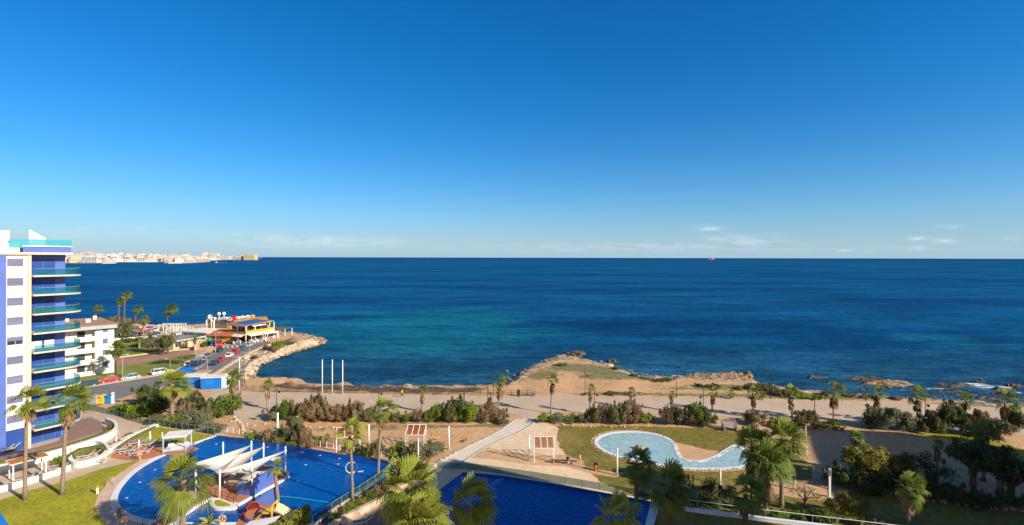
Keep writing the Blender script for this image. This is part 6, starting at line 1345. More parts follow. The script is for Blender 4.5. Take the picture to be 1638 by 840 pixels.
# ------------------------------------------------------------------ bar island
isl = PX([(300,800),(316,778),(340,758),(370,748),(410,745),(440,747),(463,756),(463,763),(440,777),(410,793),(382,809),(362,807),(336,800)], .12)
struct(MB().prism(isl, 0, .28).build('bar_island', 'coping'))
cx_ = sum(x for x, y in isl)/len(isl); cy_ = sum(y for x, y in isl)/len(isl)
deck = [((x-cx_)*.93+cx_, (y-cy_)*.93+cy_) for x, y in isl]; 
struct(MB().sheet(deck, .30).build('bar_deck', 'terradeck'))
bar_a = G(411,790,.3); bar_b = G(438,771,.3); L_ = math.hypot(bar_b[0]-bar_a[0], bar_b[1]-bar_a[1]); an = math.atan2(bar_b[1]-bar_a[1], bar_b[0]-bar_a[0])
t = thing('pool_bar', (bar_a[0], bar_a[1], .3), 'pool bar with blue front wall and white counter under the sails', 'bar', an)
MB().box(L_/2,.1,0,L_,.2,1.9).build('blue_wall', 'bluepanel', t); MB().box(L_/2,1.0,.95,L_+.4,.6,.12).build('counter_top', 'white', t); MB().box(L_/2,2.2,0,L_,.5,1.1).build('back_counter', 'stone', t); MB().box(L_/2,2.2,1.1,L_+.3,.8,.1).build('counter_slab', 'white', t); MB().box(-.3,1.2,0,.5,2.4,1.2).build('side_wall', 'bluepanel', t)
b = MB(); b.box(L_*.6,3.6,0,L_*.9,1.3,1.0); b.box(L_*.6,3.6,1.0,L_,1.5,.1); b.build('stone_counter', 'stone', t)
MB().box(L_*.7,.95,1.07,.5,.4,.6).build('bottle_cooler', 'lightblue', t)
st0 = None
for i, (x, y) in enumerate([(363,779),(369,776),(375,773),(381,779),(387,776),(372,770),(379,767),(393,768),(386,764),(391,783)]):
    p = G(x, y, .3)
    if st0 is None:
        st0 = thing('bar_stool', (*p, .3), 'white bar stool under the shade sails', 'stool', an, 'white bar stools under the sails'); MB().box(0,0,.55,.42,.42,.06).build('seat', 'white', st0); MB().box(0,.2,.6,.42,.05,.35).build('backrest', 'white', st0)
        for sx in (-.17,.17):
            for sy in (-.17,.17): MB().box(sx,sy,0,.05,.05,.55).build('leg', 'white', st0)
    else: c_ = copy_tree(st0); c_.location = (*p, .3)
def mast(px, by, ty, label, lean=(0,0)):
    x, D = G(px, by, .3); h = ZAT(px, ty, D)-.3; t = thing('sail_mast', (x, D, .3), label, 'mast'); MB().tube([(0,0,0),(lean[0],lean[1],h)], .11, 8).build('shaft', 'whitemetal', t, smooth=True); MB().tube([(lean[0]-.25,lean[1],h-.6),(lean[0]+.25,lean[1],h-.6)], .05, 5).build('bracket', 'metal', t); return (x+lean[0], D+lean[1], .3+h)
m1 = mast(356.8,744,707,'white mast behind the sails, leftmost of the back ones'); m2 = mast(402,748,705,'white mast behind the sails, second from the cabana'); m3 = mast(421.5,748,708,'white mast behind the sails with a small bracket'); m4 = mast(456.5,757,714,'tall white mast at the tip of the bar island')
m5 = mast(351.5,797,751,'grey mast at the near corner of the sails'); m6 = mast(403,788,742,'grey mast beside the blue bar wall'); m7 = mast(313,791,751,'white mast by the bridge end')
def PT(px, py, z): x, D = G(px, py, z); return Vector((x, D, z))
def sail(A, B, C, sag, label, n=10):
    """three cornered canvas, edges curved inwards, built on a barycentric grid"""
    A, B, C = Vector(A), Vector(B), Vector(C); cen = (A+B+C)/3; vs = []; ix = {}
    for i in range(n+1):
        for j in range(n+1-i):
            u, v = i/n, j/n; w_ = 1-u-v; p = A*w_+B*u+C*v; e = 4*(u*v+v*w_+w_*u)
            edge = min(u, v, w_); pull = 4*max(u*v if w_ < 1e-6 else 0, v*w_ if u < 1e-6 else 0, u*w_ if v < 1e-6 else 0)
            k = .18*(max(0, 4*u*v-0)*(1-w_)**3+max(0,4*v*w_)*(1-u)**3+max(0,4*u*w_)*(1-v)**3)
            p = p+(cen-p)*min(.3, k)*.55+Vector((0,0,-sag*27*u*v*w_)); ix[(i,j)] = len(vs); vs.append(p)
    fs = []
    for i in range(n):
        for j in range(n-i):
            fs.append((ix[(i,j)], ix[(i+1,j)], ix[(i,j+1)]))
            if j < n-i-1: fs.append((ix[(i+1,j)], ix[(i+1,j+1)], ix[(i,j+1)]))
    b = MB(); b.add(vs, fs); m = len(vs); b.add([v+Vector((0,0,-.03)) for v in vs], [f[::-1] for f in fs]); return tag(b.build('shade_sail', 'sail', smooth=True), label, 'shade sail')
sail(PT(306,742,3.4), Vector(m2)-Vector((0,0,.6)), PT(352,758,3.0), .5, 'white shade sail farthest from the bar counter, reaching the second mast')
sail(PT(314,747,3.3), Vector(m3)-Vector((0,0,.6)), PT(375,760,2.9), .5, 'middle white shade sail between its two neighbours')
sail(PT(344,757,3.1), Vector(m4)-Vector((0,0,.6)), PT(400,758,2.8), .4, 'nearest white shade sail stretched to the tall mast over the bar')
sail(PT(427,735,3.0), Vector(m4)-Vector((0,0,1.2)), PT(446,741,2.6), .1, 'small grey white sail hanging behind the tall mast')
# planter islands
def planter(px, label, z=.0):
    poly = smooth(PX(px, .3), 4); t = thing('pool_planter', (0,0,0), label, 'planter'); MB().prism(poly, 0, .34).build('rim', 'coping', t); c = (sum(x for x, y in poly)/len(poly), sum(y for x, y in poly)/len(poly))
    MB().sheet([((x-c[0])*.6+c[0], (y-c[1])*.6+c[1]) for x, y in poly], .36).build('turf', 'grass', t)
planter([(272,797),(280,788),(295,784),(310,790),(315,798),(298,803),(284,804)], 'white rimmed planter island around the leaning palm'); planter([(336,799),(350,797),(372,806),(379,812),(350,814),(338,810)], 'white rimmed grassy planter at the near corner of the bar deck')
# bridge
bl = PX([(228,846),(265,824),(300,802),(326,789)], .32); br = PX([(262,846),(292,825),(318,807),(337,797)], .32)
t = thing('footbridge', (0,0,0), 'terracotta plank footbridge with dark handrails over the blue pool', 'footbridge'); MB().prism(bl+br[::-1], .14, .32).build('planks', 'terradeck', t)
b = MB(); b.strip(br, .3, .1, .42); b.strip(bl, .2, .1, .38); b.build('edge_beam', 'coping', t)
for side in (bl, br):
    for q in side: MB().cyl(q[0], q[1], .3, 1.3, .035, 5).build('post', 'darkmetal', t)
    MB().tube([(q[0], q[1], 1.3) for q in side], .03, 5).tube([(q[0], q[1], .85) for q in side], .02, 5).build('handrail', 'darkmetal', t)
fence('deck_railing', PX([(314,800),(340,792),(360,800),(374,806),(378,799),(392,792),(404,785)], .3), 'dark railing round the near edge of the bar deck', 'railing', 1.3, .95, (.5,.93), mp='darkmetal', mr='darkmetal', r=.03, rr_=.02, z=.3)
# ropes
for pts, lab in [([(407,791.5),(440,793),(480,797),(526,804)], 'turquoise float rope stretched across the big pool from the bar'), ([(352,824),(362,816),(371,810)], 'short turquoise float rope near the planter')]:
    p = [PT(x, y, .09) for x, y in pts]; tag(MB().tube(p, .06, 5).build('float_rope', 'rope'), lab, 'rope')
# basketball style ring in the pool
p = G(562,757,.05); t = thing('water_hoop', (p[0], p[1], .05), 'white hoop game standing in the big blue pool', 'hoop', .3); MB().torus((0,0,.8),.75,.05,'y',22,6).build('ring', 'whitemetal', t); MB().tube([(0,0,.05),(1.6,.1,.08)], .05, 5).cyl(0,0,-.02,.1,.3,8).build('base', 'whitemetal', t)
# lifebuoys
def buoy(px, py, zc, label, z=0, post=True, r=.33):
    D = (CAMZ-zc)/ray(px, py)[1]; x = ray(px, py)[0]*D; t = thing('lifebuoy', (x, D, z), label, 'lifebuoy', .3); h = zc-z
    f = MB().torus((0,-.12,h), r, .085, 'y', 20, 8).build('ring', 'orangering', t, smooth=True); b = MB()
    for k in range(4):
        a = math.pi/4+k*math.pi/2; b.box(r*math.cos(a), -.12, h+r*math.sin(a)-.06, .12, .19, .12)
    b.build('white_band', 'white', f)
    if post: MB().cyl(0,0,0,h+.4,.04,6).build('post', 'whitemetal', t)
buoy(614,815,1.2,'orange lifebuoy on a stand at the shaded walkway beside the planted strip'); buoy(224,724,1.2,'orange lifebuoy on the terracotta deck by the loungers',.12); buoy(201,829,1.1,'lifebuoy on a stand at the left rim of the big pool'); buoy(356,829,1.0,'orange lifebuoy behind the banana plant'); buoy(1049,800,1.0,'orange lifebuoy on the railing at the corner of the deep pool')
p = G(193,838,0); t = thing('rules_board', (p[0], p[1], 0), 'dark notice board on the pool surround beside a lifebuoy', 'notice board', .4); MB().box(0,0,.7,.75,.06,1.1).build('board', 'slate', t); MB().cyl(-.3,0,0,.7,.03,5).cyl(.3,0,0,.7,.03,5).build('leg_pair', 'metal', t)
p = G(155.5,790,0); t = thing('hydrant_post', (p[0], p[1], 0), 'small orange and white post on the lawn by the pool rim', 'post'); MB().cyl(0,0,0,.8,.14,8).build('shaft', 'white', t); MB().cyl(0,0,.8,1.1,.17,8,.06).build('cap', 'orangering', t)
def ladder(px, py, rz, label):
    p = G(px, py, .1); t = thing('pool_ladder', (p[0], p[1], .1), label, 'pool ladder', rz); b = MB()
    for s in (-.28,.28): b.tube([(s,-.5,0),(s,-.45,.75),(s,-.1,.9),(s,.25,.7),(s,.3,-.02)], .025, 5)
    b.build('handrail', 'metal', t)
    for z_ in (.15,.4): MB().tube([(-.28,.29,z_),(.28,.29,z_)], .02, 5).build('rung', 'metal', t)
ladder(179,776,math.radians(-60),'steel ladder on the left rim of the big pool, the farther one'); ladder(181,814,math.radians(-80),'steel ladder on the left rim of the big pool, the nearer one')
# ------------------------------------------------------------------ playground by the slide
pg = PX([(372,850),(385,825),(400,812),(440,806),(470,815),(482,832),(470,860),(380,870)], .1); struct(MB().prism(pg, 0, .14).build('play_deck', 'terradeck'))
p = G(418,826,.14); t = thing('round_play_platform', (p[0], p[1], .14), 'round terracotta play platform with violet blue rim', 'platform'); MB().tube([(0,0,0),(0,0,.5)], 1.75, 28).build('rim', 'bluepanel', t); MB().tube([(0,0,.5),(0,0,.53)], 1.7, 28).build('top', 'terradeck', t); MB().box(.6,.2,.53,.6,.4,.12,.4).build('drain_cover', 'slate', t)
# slide
p0 = PT(439,810,2.0); p1 = PT(474,825,.9); t = thing('water_slide', (p0.x, p0.y, .14), 'cream coloured wide water slide with yellow entrance frame beside the tall hedge', 'slide')
K = 10; b = MB(); vs = []; ns = 9
dv = (p1-p0); dh = Vector((dv.x, dv.y, 0)).normalized(); sd = Vector((-dh.y, dh.x, 0))
for i in range(K+1):
    s = i/K; c = p0+Vector((dv.x*s, dv.y*s, dv.z*(s*s*(3-2*s))))-Vector((p0.x, p0.y, .14))
    for k in range(ns):
        a = math.pi*(k/(ns-1)); vs.append(c+sd*.8*math.cos(a)-Vector((0,0,.5*math.sin(a))))
m_ = len(vs); b.add(vs, [(i*ns+k, i*ns+k+1, (i+1)*ns+k+1, (i+1)*ns+k) for i in range(K) for k in range(ns-1)]); b.add([v+Vector((0,0,-.05)) for v in vs], [(i*ns+k, (i+1)*ns+k, (i+1)*ns+k+1, i*ns+k+1) for i in range(K) for k in range(ns-1)]); b.build('chute', 'creamplastic', t, smooth=True)
q = sd*.7; b = MB(); zt_ = p0.z-.14
for s in (-1, 1): b.tube([(q.x*s, q.y*s, 0), (q.x*s, q.y*s, zt_+.35)], .09, 6)
b.tube([(-q.x, -q.y, zt_+.35), (q.x, q.y, zt_+.35)], .09, 6); b.build('entrance_frame', 'yellowplastic', t)
MB().box(-dh.x*.5, -dh.y*.5, zt_-.55, 1.1, 1.2, .1, math.atan2(dh.y, dh.x)).build('landing', 'yellowplastic', t)
b = MB()
for k in range(6): b.box(-dh.x*(1.1+.25*(5-k)), -dh.y*(1.1+.25*(5-k)), .2+.22*k, .25, .9, .06, math.atan2(dh.y, dh.x))
b.build('stairs', 'yellowplastic', t)
p = G(405,822,.14); t = thing('climbing_dome', (p[0], p[1], .14), 'red climbing ring with dark panel behind the round platform', 'play equipment', .5); MB().torus((0,0,.75),.62,.11,'y',18,8).build('ring', M.setdefault('redring', mat('dull_red_plastic', (.32,.03,.02), .5, None, 2)), t); MB().tube([(0,.05,.75),(0,.1,.75)], .55, 18).build('panel', M.setdefault('maroon', mat('maroon_plastic', (.12,.02,.02), .5, None, 2)), t)
for s in (-1, 1): MB().tube([(s*.9,0,.3),(s*1.2,-.3,0)], .16, 6).build('foot', 'redplastic', t)
p = G(424,812,.14); t = thing('play_panel', (p[0], p[1], .14), 'violet blue sail shaped play panel next to the slide', 'play equipment', .4); MB().prism([(-1.0,-.06),(1.1,-.06),(1.1,.06),(-1.0,.06)], 0, [1.1,2.3,2.3,1.1]).build('panel', 'bluepanel', t)
p = G(430,836,.14); b = MB(); b.prism([(-1.6,-.9),(1.6,-.9),(1.9,.9),(-1.2,.5)], [.9,1.2,1.4,1.0], [.95,1.25,1.45,1.05]); b.cyl(-1.2,-.5,0,.95,.05,6); b.cyl(1.4,.5,0,1.25,.05,6); tag(b.build('small_sail', 'white', None, loc=(p[0], p[1]-2.2, .14)), 'small white canvas at the near side of the play platform', 'shade sail')
# tall clipped hedge in steps
hp = PX([(431,866),(453,858),(475,849),(493,837)], 0)
for i in range(3):
    a, c_ = hp[i], hp[i+1]; b = MB(); rr = random.Random(40+i); h = 1.65+.2*i; L_ = math.hypot(c_[0]-a[0], c_[1]-a[1])
    for k in range(int(L_*620)):
        s = rr.random(); sidev = rr.choice((0,1,2)); ux, uy = (c_[0]-a[0])/L_, (c_[1]-a[1])/L_; w_ = .45
        off = (rr.uniform(-w_,w_) if sidev == 2 else (w_ if sidev else -w_)*rr.uniform(.9,1.06)); zz = h*rr.uniform(.93,1.05) if sidev == 2 else h*rr.random()
        if rr.random() < .12: s = rr.choice((0.01,.99)); off = rr.uniform(-w_,w_)
        pnt = Vector((a[0]+ux*L_*s-uy*off, a[1]+uy*L_*s+ux*off, zz)); nrm_ = (Vector((-uy*(1 if sidev else -1), ux*(1 if sidev else -1), 0)) if sidev < 2 else Vector((0,0,1)))+rdir(rr)*.6
        A_ = nrm_.cross(rdir(rr)).normalized()*.09; B__ = nrm_.cross(A_).normalized()*.05; b.tint = rr.uniform(.2,1); b.add([pnt-A_, pnt-B__, pnt+A_, pnt+B__], [(0,1,2,3)])
    o = b.build('clipped_hedge', 'leaf_hedge', tint=True); tag(o, ['lowest step of the tall clipped hedge below the slide','middle step of the tall clipped hedge below the slide','tallest step of the clipped hedge at the pool edge'][i], 'hedge')
    core = MB(); core.strip([a, c_], .72, 0, h-.06); cobj = core.build('inner_twigs', 'leaf_dark', o)
# banana plant
p = G(333,852,0); t = thing('banana_plant', (p[0], p[1], 0), 'banana plant with broad paddle leaves at the near rim of the pool', 'plant'); rr = random.Random(8)
MB().tube([(0,0,0),(.05,0,1.2)], [.14,.08], 7).build('stem', 'fandark', t, tint=True)
for k in range(9):
    a = k*2.4; e = rr.uniform(.4,1.2); d_ = Vector((math.cos(a)*math.cos(e), math.sin(a)*math.cos(e), math.sin(e))); s_ = d_.cross(Vector((0,0,1))).normalized(); b = MB(); b.tint = rr.uniform(.3,.9); c_ = Vector((0,0,1.0)); vs = []
    for i in range(7):
        f = i/6; w_ = .28*math.sin(math.pi*min(1, .08+f*.92))**.7*(1 if i else .1); pt = c_+d_*1.7*f+Vector((0,0,-.75*f*f)); vs += [pt-s_*w_+Vector((0,0,.05)), pt, pt+s_*w_+Vector((0,0,.05))]
    b.add(vs, [f_ for i in range(6) for f_ in ((i*3,i*3+1,i*3+4,i*3+3),(i*3+1,i*3+2,i*3+5,i*3+4))]); b.build('leaf', 'fanlight', t, tint=True)
# planted strip right of the pool with stone wall
bed = PX([(516,838),(552,812),(590,788),(622,766),(637,765),(640,776),(615,797),(585,812),(550,832),(535,850)], .25); struct(MB().prism(bed, 0, .25).build('planting_bed', 'bedsoil'))
wall([(527,850),(552,834),(586,817),(612,802),(634,785),(643,768)], .5, 0, .75, 'low rough limestone wall in front of the planted strip', 'palestone')
wall([(510,836),(555,803),(590,779),(618,759)], .35, 0, .4, 'pale kerb between the pool and the planted strip', 'palestone', 3)
for r in [(532,838,822,9,'green','low green shrub at the near end of the planted strip'),(545,829,814,10,'hedge','yellowish low shrub in the planted strip'),(558,820,803,10,'green','green low shrub around the slim palm foot'),(573,812,796,11,'hedge','spreading yellow green shrub in the planted strip'),(588,803,786,10,'green','green low shrub in the middle of the planted strip'),(601,794,778,9,'rosy','reddish low shrub at the tall slim palm foot'),(613,789,772,10,'olive','olive low shrub in the planted strip'),(624,780,764,9,'hedge','yellowish shrub at the far end of the planted strip'),(634,771,758,7,'olive','last low shrub of the planted strip')]:
    bush(*r, z=.2)
zs('walkway_paving', [(600,820),(640,790),(660,770),(690,770),(660,860),(560,860)], .012, M.setdefault('redpaving', mat('reddish_paving', (.30,.19,.15), .9, (.25,.16,.13), .6)))  # reddish brown sheet laid along the lower walkway
# ------------------------------------------------------------------ stones and rocks
def rock(name, px, py, rx, ry, h, m, label, z=ZS, seed=1, cat='rock'):
    x, D = G(px, py, z); r_ = rx*D/F; rd = abs(G(px, py-ry, z)[1]-D)*1.0; rr = random.Random(seed); b = MB(); n, mm = 40, 9; vs = []; fs = []
    ph = [rr.uniform(0, 6.28) for _ in range(10)]
    for i in range(mm):
        f = i/(mm-1); lv = min(1, f*2.4)
        for k in range(n):
            a = 2*math.pi*k/n; w_ = 1+.16*math.sin(2*a+ph[0])+.12*math.sin(3*a+ph[1])+.09*math.sin(5*a+ph[2])+.07*math.sin(9*a+ph[3])+rr.uniform(-.09,.09); q = (1-f)*1.0*w_ if i else w_*1.02
            vx, vy = r_*q*math.cos(a), rd*q*math.sin(a)
            nz = .5+.5*math.sin(vx*1.1+ph[4])*math.cos(vy*1.3+ph[5])+.35*math.sin(vx*2.7+vy*1.9+ph[6])+rr.uniform(-.3,.3)
            zz = h*lv*(.35+.65*nz) if i < mm-1 else h*.7
            vs.append((x+vx, D+vy, z+zz if i else z-.6))
    fs = [(i*n+k, i*n+(k+1)%n, (i+1)*n+(k+1)%n, (i+1)*n+k) for i in range(mm-1) for k in range(n)]
    b.add(vs, fs); o = b.build(name, m); return tag(o, label, cat)
rock('sea_rock', 921,567.5,17,4,1.0,'darkrock','dark round topped rock in the water off the headland tip', seed=2); rock('sea_rock', 978,578,7,2,.9,'darkrock','small brown rock alone in the sea right of the headland', seed=3); rock('sea_rock',1307,604.5,15,1.3,.7,'darkrock','flat dark rock awash left of the long rocks', seed=4)
rock('sea_rock',1383,607,34,2.6,.7,'darkrock','long flat rock shelf, seaward half', seed=5); rock('sea_rock',1422,614,46,3.6,.8,'tanrock','long flat brown rock shelf, landward half', seed=6); rock('sea_rock',1416,620,9,1,.6,'darkrock','small flat rock close inshore of the long shelf', seed=16)
rock('sea_rock',1527,617,30,2.2,.7,'darkrock','dark rock in the surf, nearest the long shelf', seed=7); rock('sea_rock',1565,611,9,1.3,.8,'darkrock','small dark rock at the seaward side of the surf', seed=8); rock('sea_rock',1604,623.5,18,1.5,.6,'darkrock','low dark rock in the middle of the surf', seed=9); rock('sea_rock',1620,618,13,1.7,.8,'darkrock','dark rock at the right end of the surf', seed=10); rock('sea_rock',1527,627,12,1,.5,'darkrock','flat rock barely above the shallows', seed=11)
rock('sea_rock',1580,638,16,1.5,.6,'darkrock','brown rock on the waterline at the right beach', seed=12); rock('sea_rock',516,549,5,2,1.1,'tanrock','rock at the tip of the rocky spit', seed=13); rock('sea_rock',811,595,3,1,.9,'tanrock','tiny rock in the bay beside the headland', seed=14); rock('sea_rock',1194,606,11,4,1.7,'tanrock','broad rock at the right end of the rocky point', seed=15)
# boulder slope on the spit
def scatter(name, quads, n, smin, smax, m, label, seed, zf):
    rr = random.Random(seed); b = MB()
    for i in range(n):
        q = rr.choice(quads); u, v = rr.random(), rr.random(); p = [q[0][d]*(1-u)*(1-v)+q[1][d]*u*(1-v)+q[2][d]*u*v+q[3][d]*(1-u)*v for d in (0,1)]
        z = zf(v); s = rr.uniform(smin, smax)*(1.5 if rr.random() < .12 else 1); x, y = G(p[0], p[1], z); b.ball((x, y, z+s*.15), (s*rr.uniform(.7,1.3), s*rr.uniform(.7,1.2), s*rr.uniform(.35,.7)), 7, 5, .3, i)
    o = b.build(name, m); tag(o, label, 'boulders', kind='stuff'); return o
slope = [[(392,585),(398,569),(405,588),(399,600)], [(398,572),(430,560),(434,573),(406,587)], [(430,560),(462,550),(466,562),(434,573)], [(462,551),(500,544),(506,551),(466,562)], [(386,608),(392,588),(399,598),(401,608)]]
scatter('pale_boulders', slope, 1100, .35, .95, 'palestone', 'pale limestone boulders heaped along the slope of the seaside spit', 21, lambda v: ZP-.1-1.5*v)
scatter('dark_boulders', [[(396,600),(408,583),(412,586),(403,606)], [(406,584),(432,572),(436,575),(411,588)], [(432,572),(465,561),(468,564),(436,575)], [(465,561),(506,550),(512,552),(468,564)], [(490,537),(518,541),(521,547),(505,551)]], 520, .3, .8, 'tanrock', 'wet brown boulders at the waterline of the seaside spit', 22, lambda v: ZS+.2)
scatter('rocky_point_boulders', [[(1090,608),(1100,599),(1200,599),(1205,610)], [(1095,606),(1130,600),(1175,598),(1190,606)]], 480, .25, .65, 'tanrock', 'tan boulders piled on the rocky point', 23, lambda v: -1.25)
scatter('shore_rocks', [[(790,617),(868,577),(874,580),(805,618)], [(866,578),(893,568),(905,571),(872,582)], [(960,577),(1040,601),(1036,605),(958,581)], [(1040,601),(1095,602),(1095,608),(1040,606)], [(1205,610),(1300,626),(1300,629),(1205,614)], [(1300,627),(1480,638),(1480,641),(1300,630)], [(1480,638),(1640,647),(1640,650),(1480,642)]], 420, .12, .42, 'tanrock', 'small brown rocks along the edge of the headland and the shore', 24, lambda v: -1.35)
scatter('shallow_rocks', [[(1340,618),(1640,622),(1640,640),(1340,628)], [(1440,624),(1640,630),(1640,646),(1440,637)]], 260, .15, .42, 'darkrock', 'dark flat stones breaking the surface of the shallows', 26, lambda v: ZS-.1)
scatter('ladder_rocks', [[(395,606),(420,612),(432,627),(420,626)]], 90, .25, .6, 'palestone', 'pale stones between the walkway and the dark beach', 25, lambda v: -1.8)
# stones bordering the kidney pool and the thickets
def stones(pts, step, s, m, label, seed, z=ZP, name='border_stones'):
    rr = random.Random(seed); b = MB(); i = 0
    for a, c_ in zip(pts[:-1], pts[1:]):
        l = math.hypot(c_[0]-a[0], c_[1]-a[1]); k = max(1, int(l/step))
        for j in range(k):
            t_ = (j+rr.uniform(-.25,.25))/k; q = s*rr.uniform(.6,1.3); jj = .1 if step < 1 else .7; b.ball((a[0]+(c_[0]-a[0])*t_+rr.uniform(-jj,jj), a[1]+(c_[1]-a[1])*t_+rr.uniform(-jj,jj), z+q*.35), (q*1.2, q, q*.8), 7, 5, .2, seed*100+i); i += 1
    o = b.build(name, m); tag(o, label, 'stone border', kind='stuff'); return o
cxk, cyk = G(1060,720)
ring = [((x-cxk)*1.028+cxk, (y-cyk)*1.045+cyk) for x, y in kid]; stones(ring+ring[:1], .3, .15, M.setdefault('orangestone', mat('orange_stone', (.52,.33,.18), .9, (.36,.22,.13), 2, fine=.2)), 'row of orange brown stones rimming the kidney pool', 31)
stones(PX([(1378,783),(1410,788),(1440,793),(1480,800),(1530,808),(1580,813),(1638,818)]), .9, .3, 'palestone', 'row of pale stones between the thicket and the shaded lawn', 32)
stones(PX([(360,672),(400,682),(428,678),(470,681),(520,683),(560,684),(600,680)]), 1.2, .22, 'palestone', 'scattered pale stones below the tamarisk row', 33)
stones(PX([(374,668),(387,680),(391,700),(385,704)]), .6, .26, 'palestone', 'pale stone edging of the sandy spot by the pool corner', 34)
stones(PX([(700,740),(725,727),(752,713),(778,701)]), .8, .2, 'palestone', 'pale stone edging along the footpath', 35)
stones(PX([(895,681),(940,683),(1000,684),(1050,682)]), 1.1, .2, 'palestone', 'scattered stones under the row of olive shrubs', 36)
stones(PX([(1525,745),(1545,755),(1560,766),(1600,775),(1638,782)]), .9, .26, 'palestone', 'pale stones edging the yard beyond the thicket', 37)
rock('boulder', 1023,718,7,2.4,.75,M['orangestone'],'orange brown boulder standing in the middle of the kidney pool', z=ZP+.05, seed=41); rock('boulder',1558,804,8,3,.8,'palestone','pale rounded boulder beside the stone border', z=ZP, seed=42)
rock('boulder',1420,781,9,3,.7,'tanrock','brown boulder half hidden in the thicket', z=ZP, seed=43)
# ------------------------------------------------------------------ far town across the bay
shore = [(60,421.2),(105,421.0),(150,421.2),(178,420.8),(190,419.0),(225,418.9),(262,418.9),(272,420.3),(300,419.9),(328,418.0),(345,416.4),(392,414.4),(404,413.8),(413,413.2),(420,413.0)]
SH = PX(shore, ZS); 
b = MB(); vs = []; fs = []; n = len(SH)
def hill(px): return np.interp(px, [60,120,200,300,340,392,413,420], [40,40,38,29,18,7,3,1])
for (x, y), (px, _) in zip(SH, shore):
    l = math.hypot(x, y); ux, uy = x/l, y/l
    for d_, f in ((0,-.3),(60,.02),(250,.06),(700,.4),(1300,.8),(2000,1.0),(3200,1.0)):
        vs.append((x+ux*d_, y+uy*d_, ZS+max(-2, float(hill(px))*f) if d_ else ZS-.5))
fs = [(i*7+k, (i+1)*7+k, (i+1)*7+k+1, i*7+k+1) for i in range(n-1) for k in range(6)]
b.add(vs, fs); struct(b.build('far_coast', M.setdefault('farcoast', mat('far_coast_ground', (.62,.54,.46), .95, (.48,.43,.38), .01, fine=.2)), smooth=True))
HM = [mat('town_wall_'+k, c, .9, None, .05, objrand=.12) for k, c in (('white',(.70,.67,.65)), ('cream',(.68,.60,.53)), ('pink',(.64,.54,.49)), ('grey',(.42,.43,.45)), ('ochre',(.62,.46,.28)))]
HR = [mat('town_roof', (.46,.33,.25), .9), M['beige'], M['roofgrey']]
protos = []
for v in range(10):
    rr = random.Random(v+60); t = MB(); w_, d_, h = rr.uniform(.8,1.3), 1, rr.uniform(.7,1.2); t.k = 0; t.box(0,0,-1,w_,d_,h+1); t.box(rr.uniform(-.3,.3),0,h,w_*.4,.5,.22); t.k = 1; t.box(0,0,h+.0,w_*1.04,1.04,.05)
    t.k = 2; rows_n = rr.choice((2,3,4)); 
    for r_ in range(rows_n):
        for c_ in range(4): t.box(-w_/2+w_*(c_+.5)/4, -.5, h*(r_+.3)/rows_n, w_*.12, .02, h*.4/rows_n)
    me = t.build('p', [HM[v % 5], HR[v % 3], M['slate']]); protos.append(me.data); me.data.name = 'town_house'; bpy.data.objects.remove(me)
rr = random.Random(77)
for i in range(285):
    px = rr.uniform(92, 398)**1.0; 
    if px > 330 and rr.random() < .45: px = rr.uniform(100, 330)
    k = 0
    while shore[k+1][0] < px: k += 1
    f = (px-shore[k][0])/(shore[k+1][0]-shore[k][0]); sx0 = G(px, shore[k][1]*(1-f)+shore[k+1][1]*f, ZS); l = math.hypot(*sx0); ux, uy = sx0[0]/l, sx0[1]/l
    lim = 1900 if px < 335 else 600
    d_ = 90+lim*rr.random()**1.1; s = l/3000*rr.uniform(.8,1.3)
    fz = np.interp(d_, [0,60,250,700,1300,2000,3200], [0,.02,.06,.4,.8,1,1]); z = ZS+float(hill(px))*fz
    o = bpy.data.objects.new('town_house', protos[i % 10]); COL.objects.link(o); o.location = (sx0[0]+ux*d_, sx0[1]+uy*d_, z); o.rotation_euler[2] = -math.atan2(ux, uy)+rr.uniform(-.5,.5); o.scale = (32*s, 20*s, 12*s*rr.choice((.8,1,1.3)))
    tag(o, 'tiny pale building of the distant town across the bay', 'building', 'buildings of the distant town')
for px, py, w_, h_, m, lab in [(401,414.3,17,7,4,'large ochre block standing alone at the seaward end of the distant town'),(328,411,7,6.5,1,'leftmost of three far towers above the distant town'),(338,411.5,6,6,2,'middle one of three far towers above the distant town'),(347.5,411.5,6,6,1,'rightmost of three far towers above the distant town'),(280,412,5,5,4,'ochre tower rising from the middle of the distant town'),(386,414.2,6,4.5,2,'low pink block left of the large ochre block'),(377,414.4,8,4,3,'low grey block near the seaward end of the distant town')]:
    D = 5200; x = (px-819)/F*D; zt = ZAT(px, py-h_, D); zb = ZS; b = MB(); ww = w_*D/F; b.box(0,0,0,ww,ww*.7,zt-zb); b.box(0,0,zt-zb,ww*.5,ww*.4,5)
    o = b.build('distant_tower', HM[m], None, loc=(x, D, zb)); tag(o, lab, 'tower block')
b = MB()
for i in range(26):
    x = G(190+i*2.7, 419.2, ZS); b.box(x[0], x[1]-40, 0, 14, 6, 4); b.cyl(x[0], x[1]-40, 4, 16+rr.uniform(-3,6), .7, 4)
for px, py0_, w_ in [(226,419.3,150)]: pass
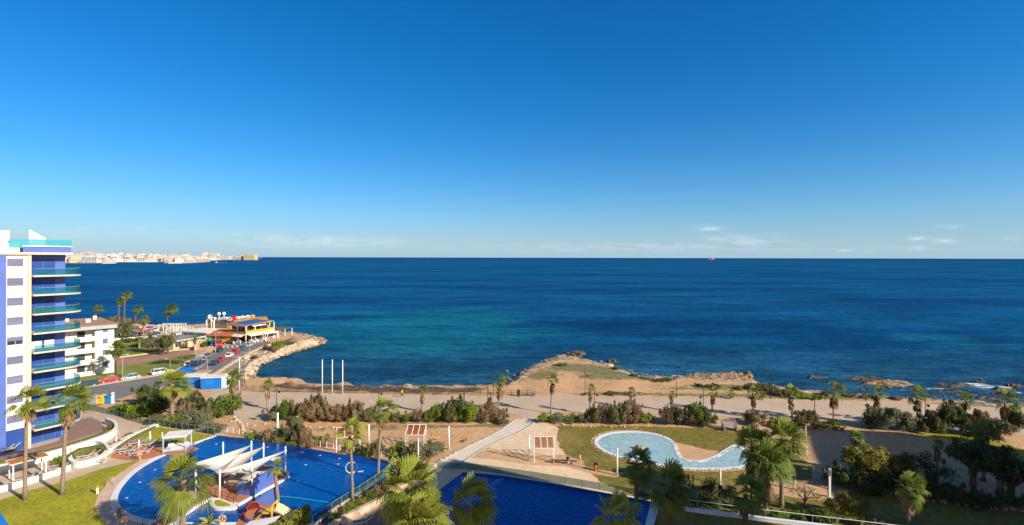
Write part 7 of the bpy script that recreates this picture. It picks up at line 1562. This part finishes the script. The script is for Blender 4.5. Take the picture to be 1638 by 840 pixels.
o = b.build('marina_boats', 'white', None, loc=(0,0,ZS)); tag(o, 'moored white boats crowding the marina of the distant town', 'marina boats', kind='stuff')
b = MB(); b.strip(PX([(140,421.6),(165,421.9),(182,421.6),(184,421.2)], ZS), 14, ZS, ZS+4); b.strip(PX([(266,421.6),(285,421.4),(310,420.4),(332,418.9)], ZS), 30, ZS, ZS+5); tag(b.build('breakwater', 'beige'), 'sand coloured breakwaters of the distant harbour', 'breakwater')
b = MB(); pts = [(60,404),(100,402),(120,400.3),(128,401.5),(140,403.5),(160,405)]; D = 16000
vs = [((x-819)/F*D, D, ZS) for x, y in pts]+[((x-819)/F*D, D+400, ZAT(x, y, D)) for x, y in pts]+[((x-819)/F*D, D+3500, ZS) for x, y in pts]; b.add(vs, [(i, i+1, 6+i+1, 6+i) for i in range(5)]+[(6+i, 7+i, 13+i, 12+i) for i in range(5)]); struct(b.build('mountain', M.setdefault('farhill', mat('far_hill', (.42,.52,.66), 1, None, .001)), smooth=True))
# ship
D = 8600; x = ray(1137.5,414)[0]*D; t = thing('tanker_ship', (x, D, ZS), 'red hulled ship alone on the horizon', 'ship'); MB().prism([(-50,-9),(42,-9),(52,0),(42,9),(-50,9)], -1, 13).build('hull', M.setdefault('shipred', mat('ship_red', (.55,.13,.08), .7, None, .1)), t); MB().box(33,0,13,14,14,22).box(33,0,35,8,10,6).build('bridge', 'white', t); MB().cyl(27,0,13,42,2,8).build('funnel', 'shipred', t)
for xx in (-30,-5,15): MB().cyl(xx,0,13,26,.8,6).build('mast', 'white', t)
p = G(346,420.3,ZS); t = thing('motor_boat', (p[0], p[1], ZS), 'small white motor boat with a short wake off the distant town', 'boat', math.pi); b = MB(); b.prism([(-7,-2.2),(5,-2.2),(9,0),(5,2.2),(-7,2.2)], -.3, 2.4); b.build('hull', 'white', t); MB().box(-1,0,2.4,6,3,2.6).build('cabin', 'white', t); MB().prism([(-60,-3),(-8,-1.5),(-8,1.5),(-60,3)], .02, .2).build('wake', 'foamwhite' if 'foamwhite' in M else M.setdefault('foamwhite', mat('wake_white', (.7,.78,.82), .8)), t)
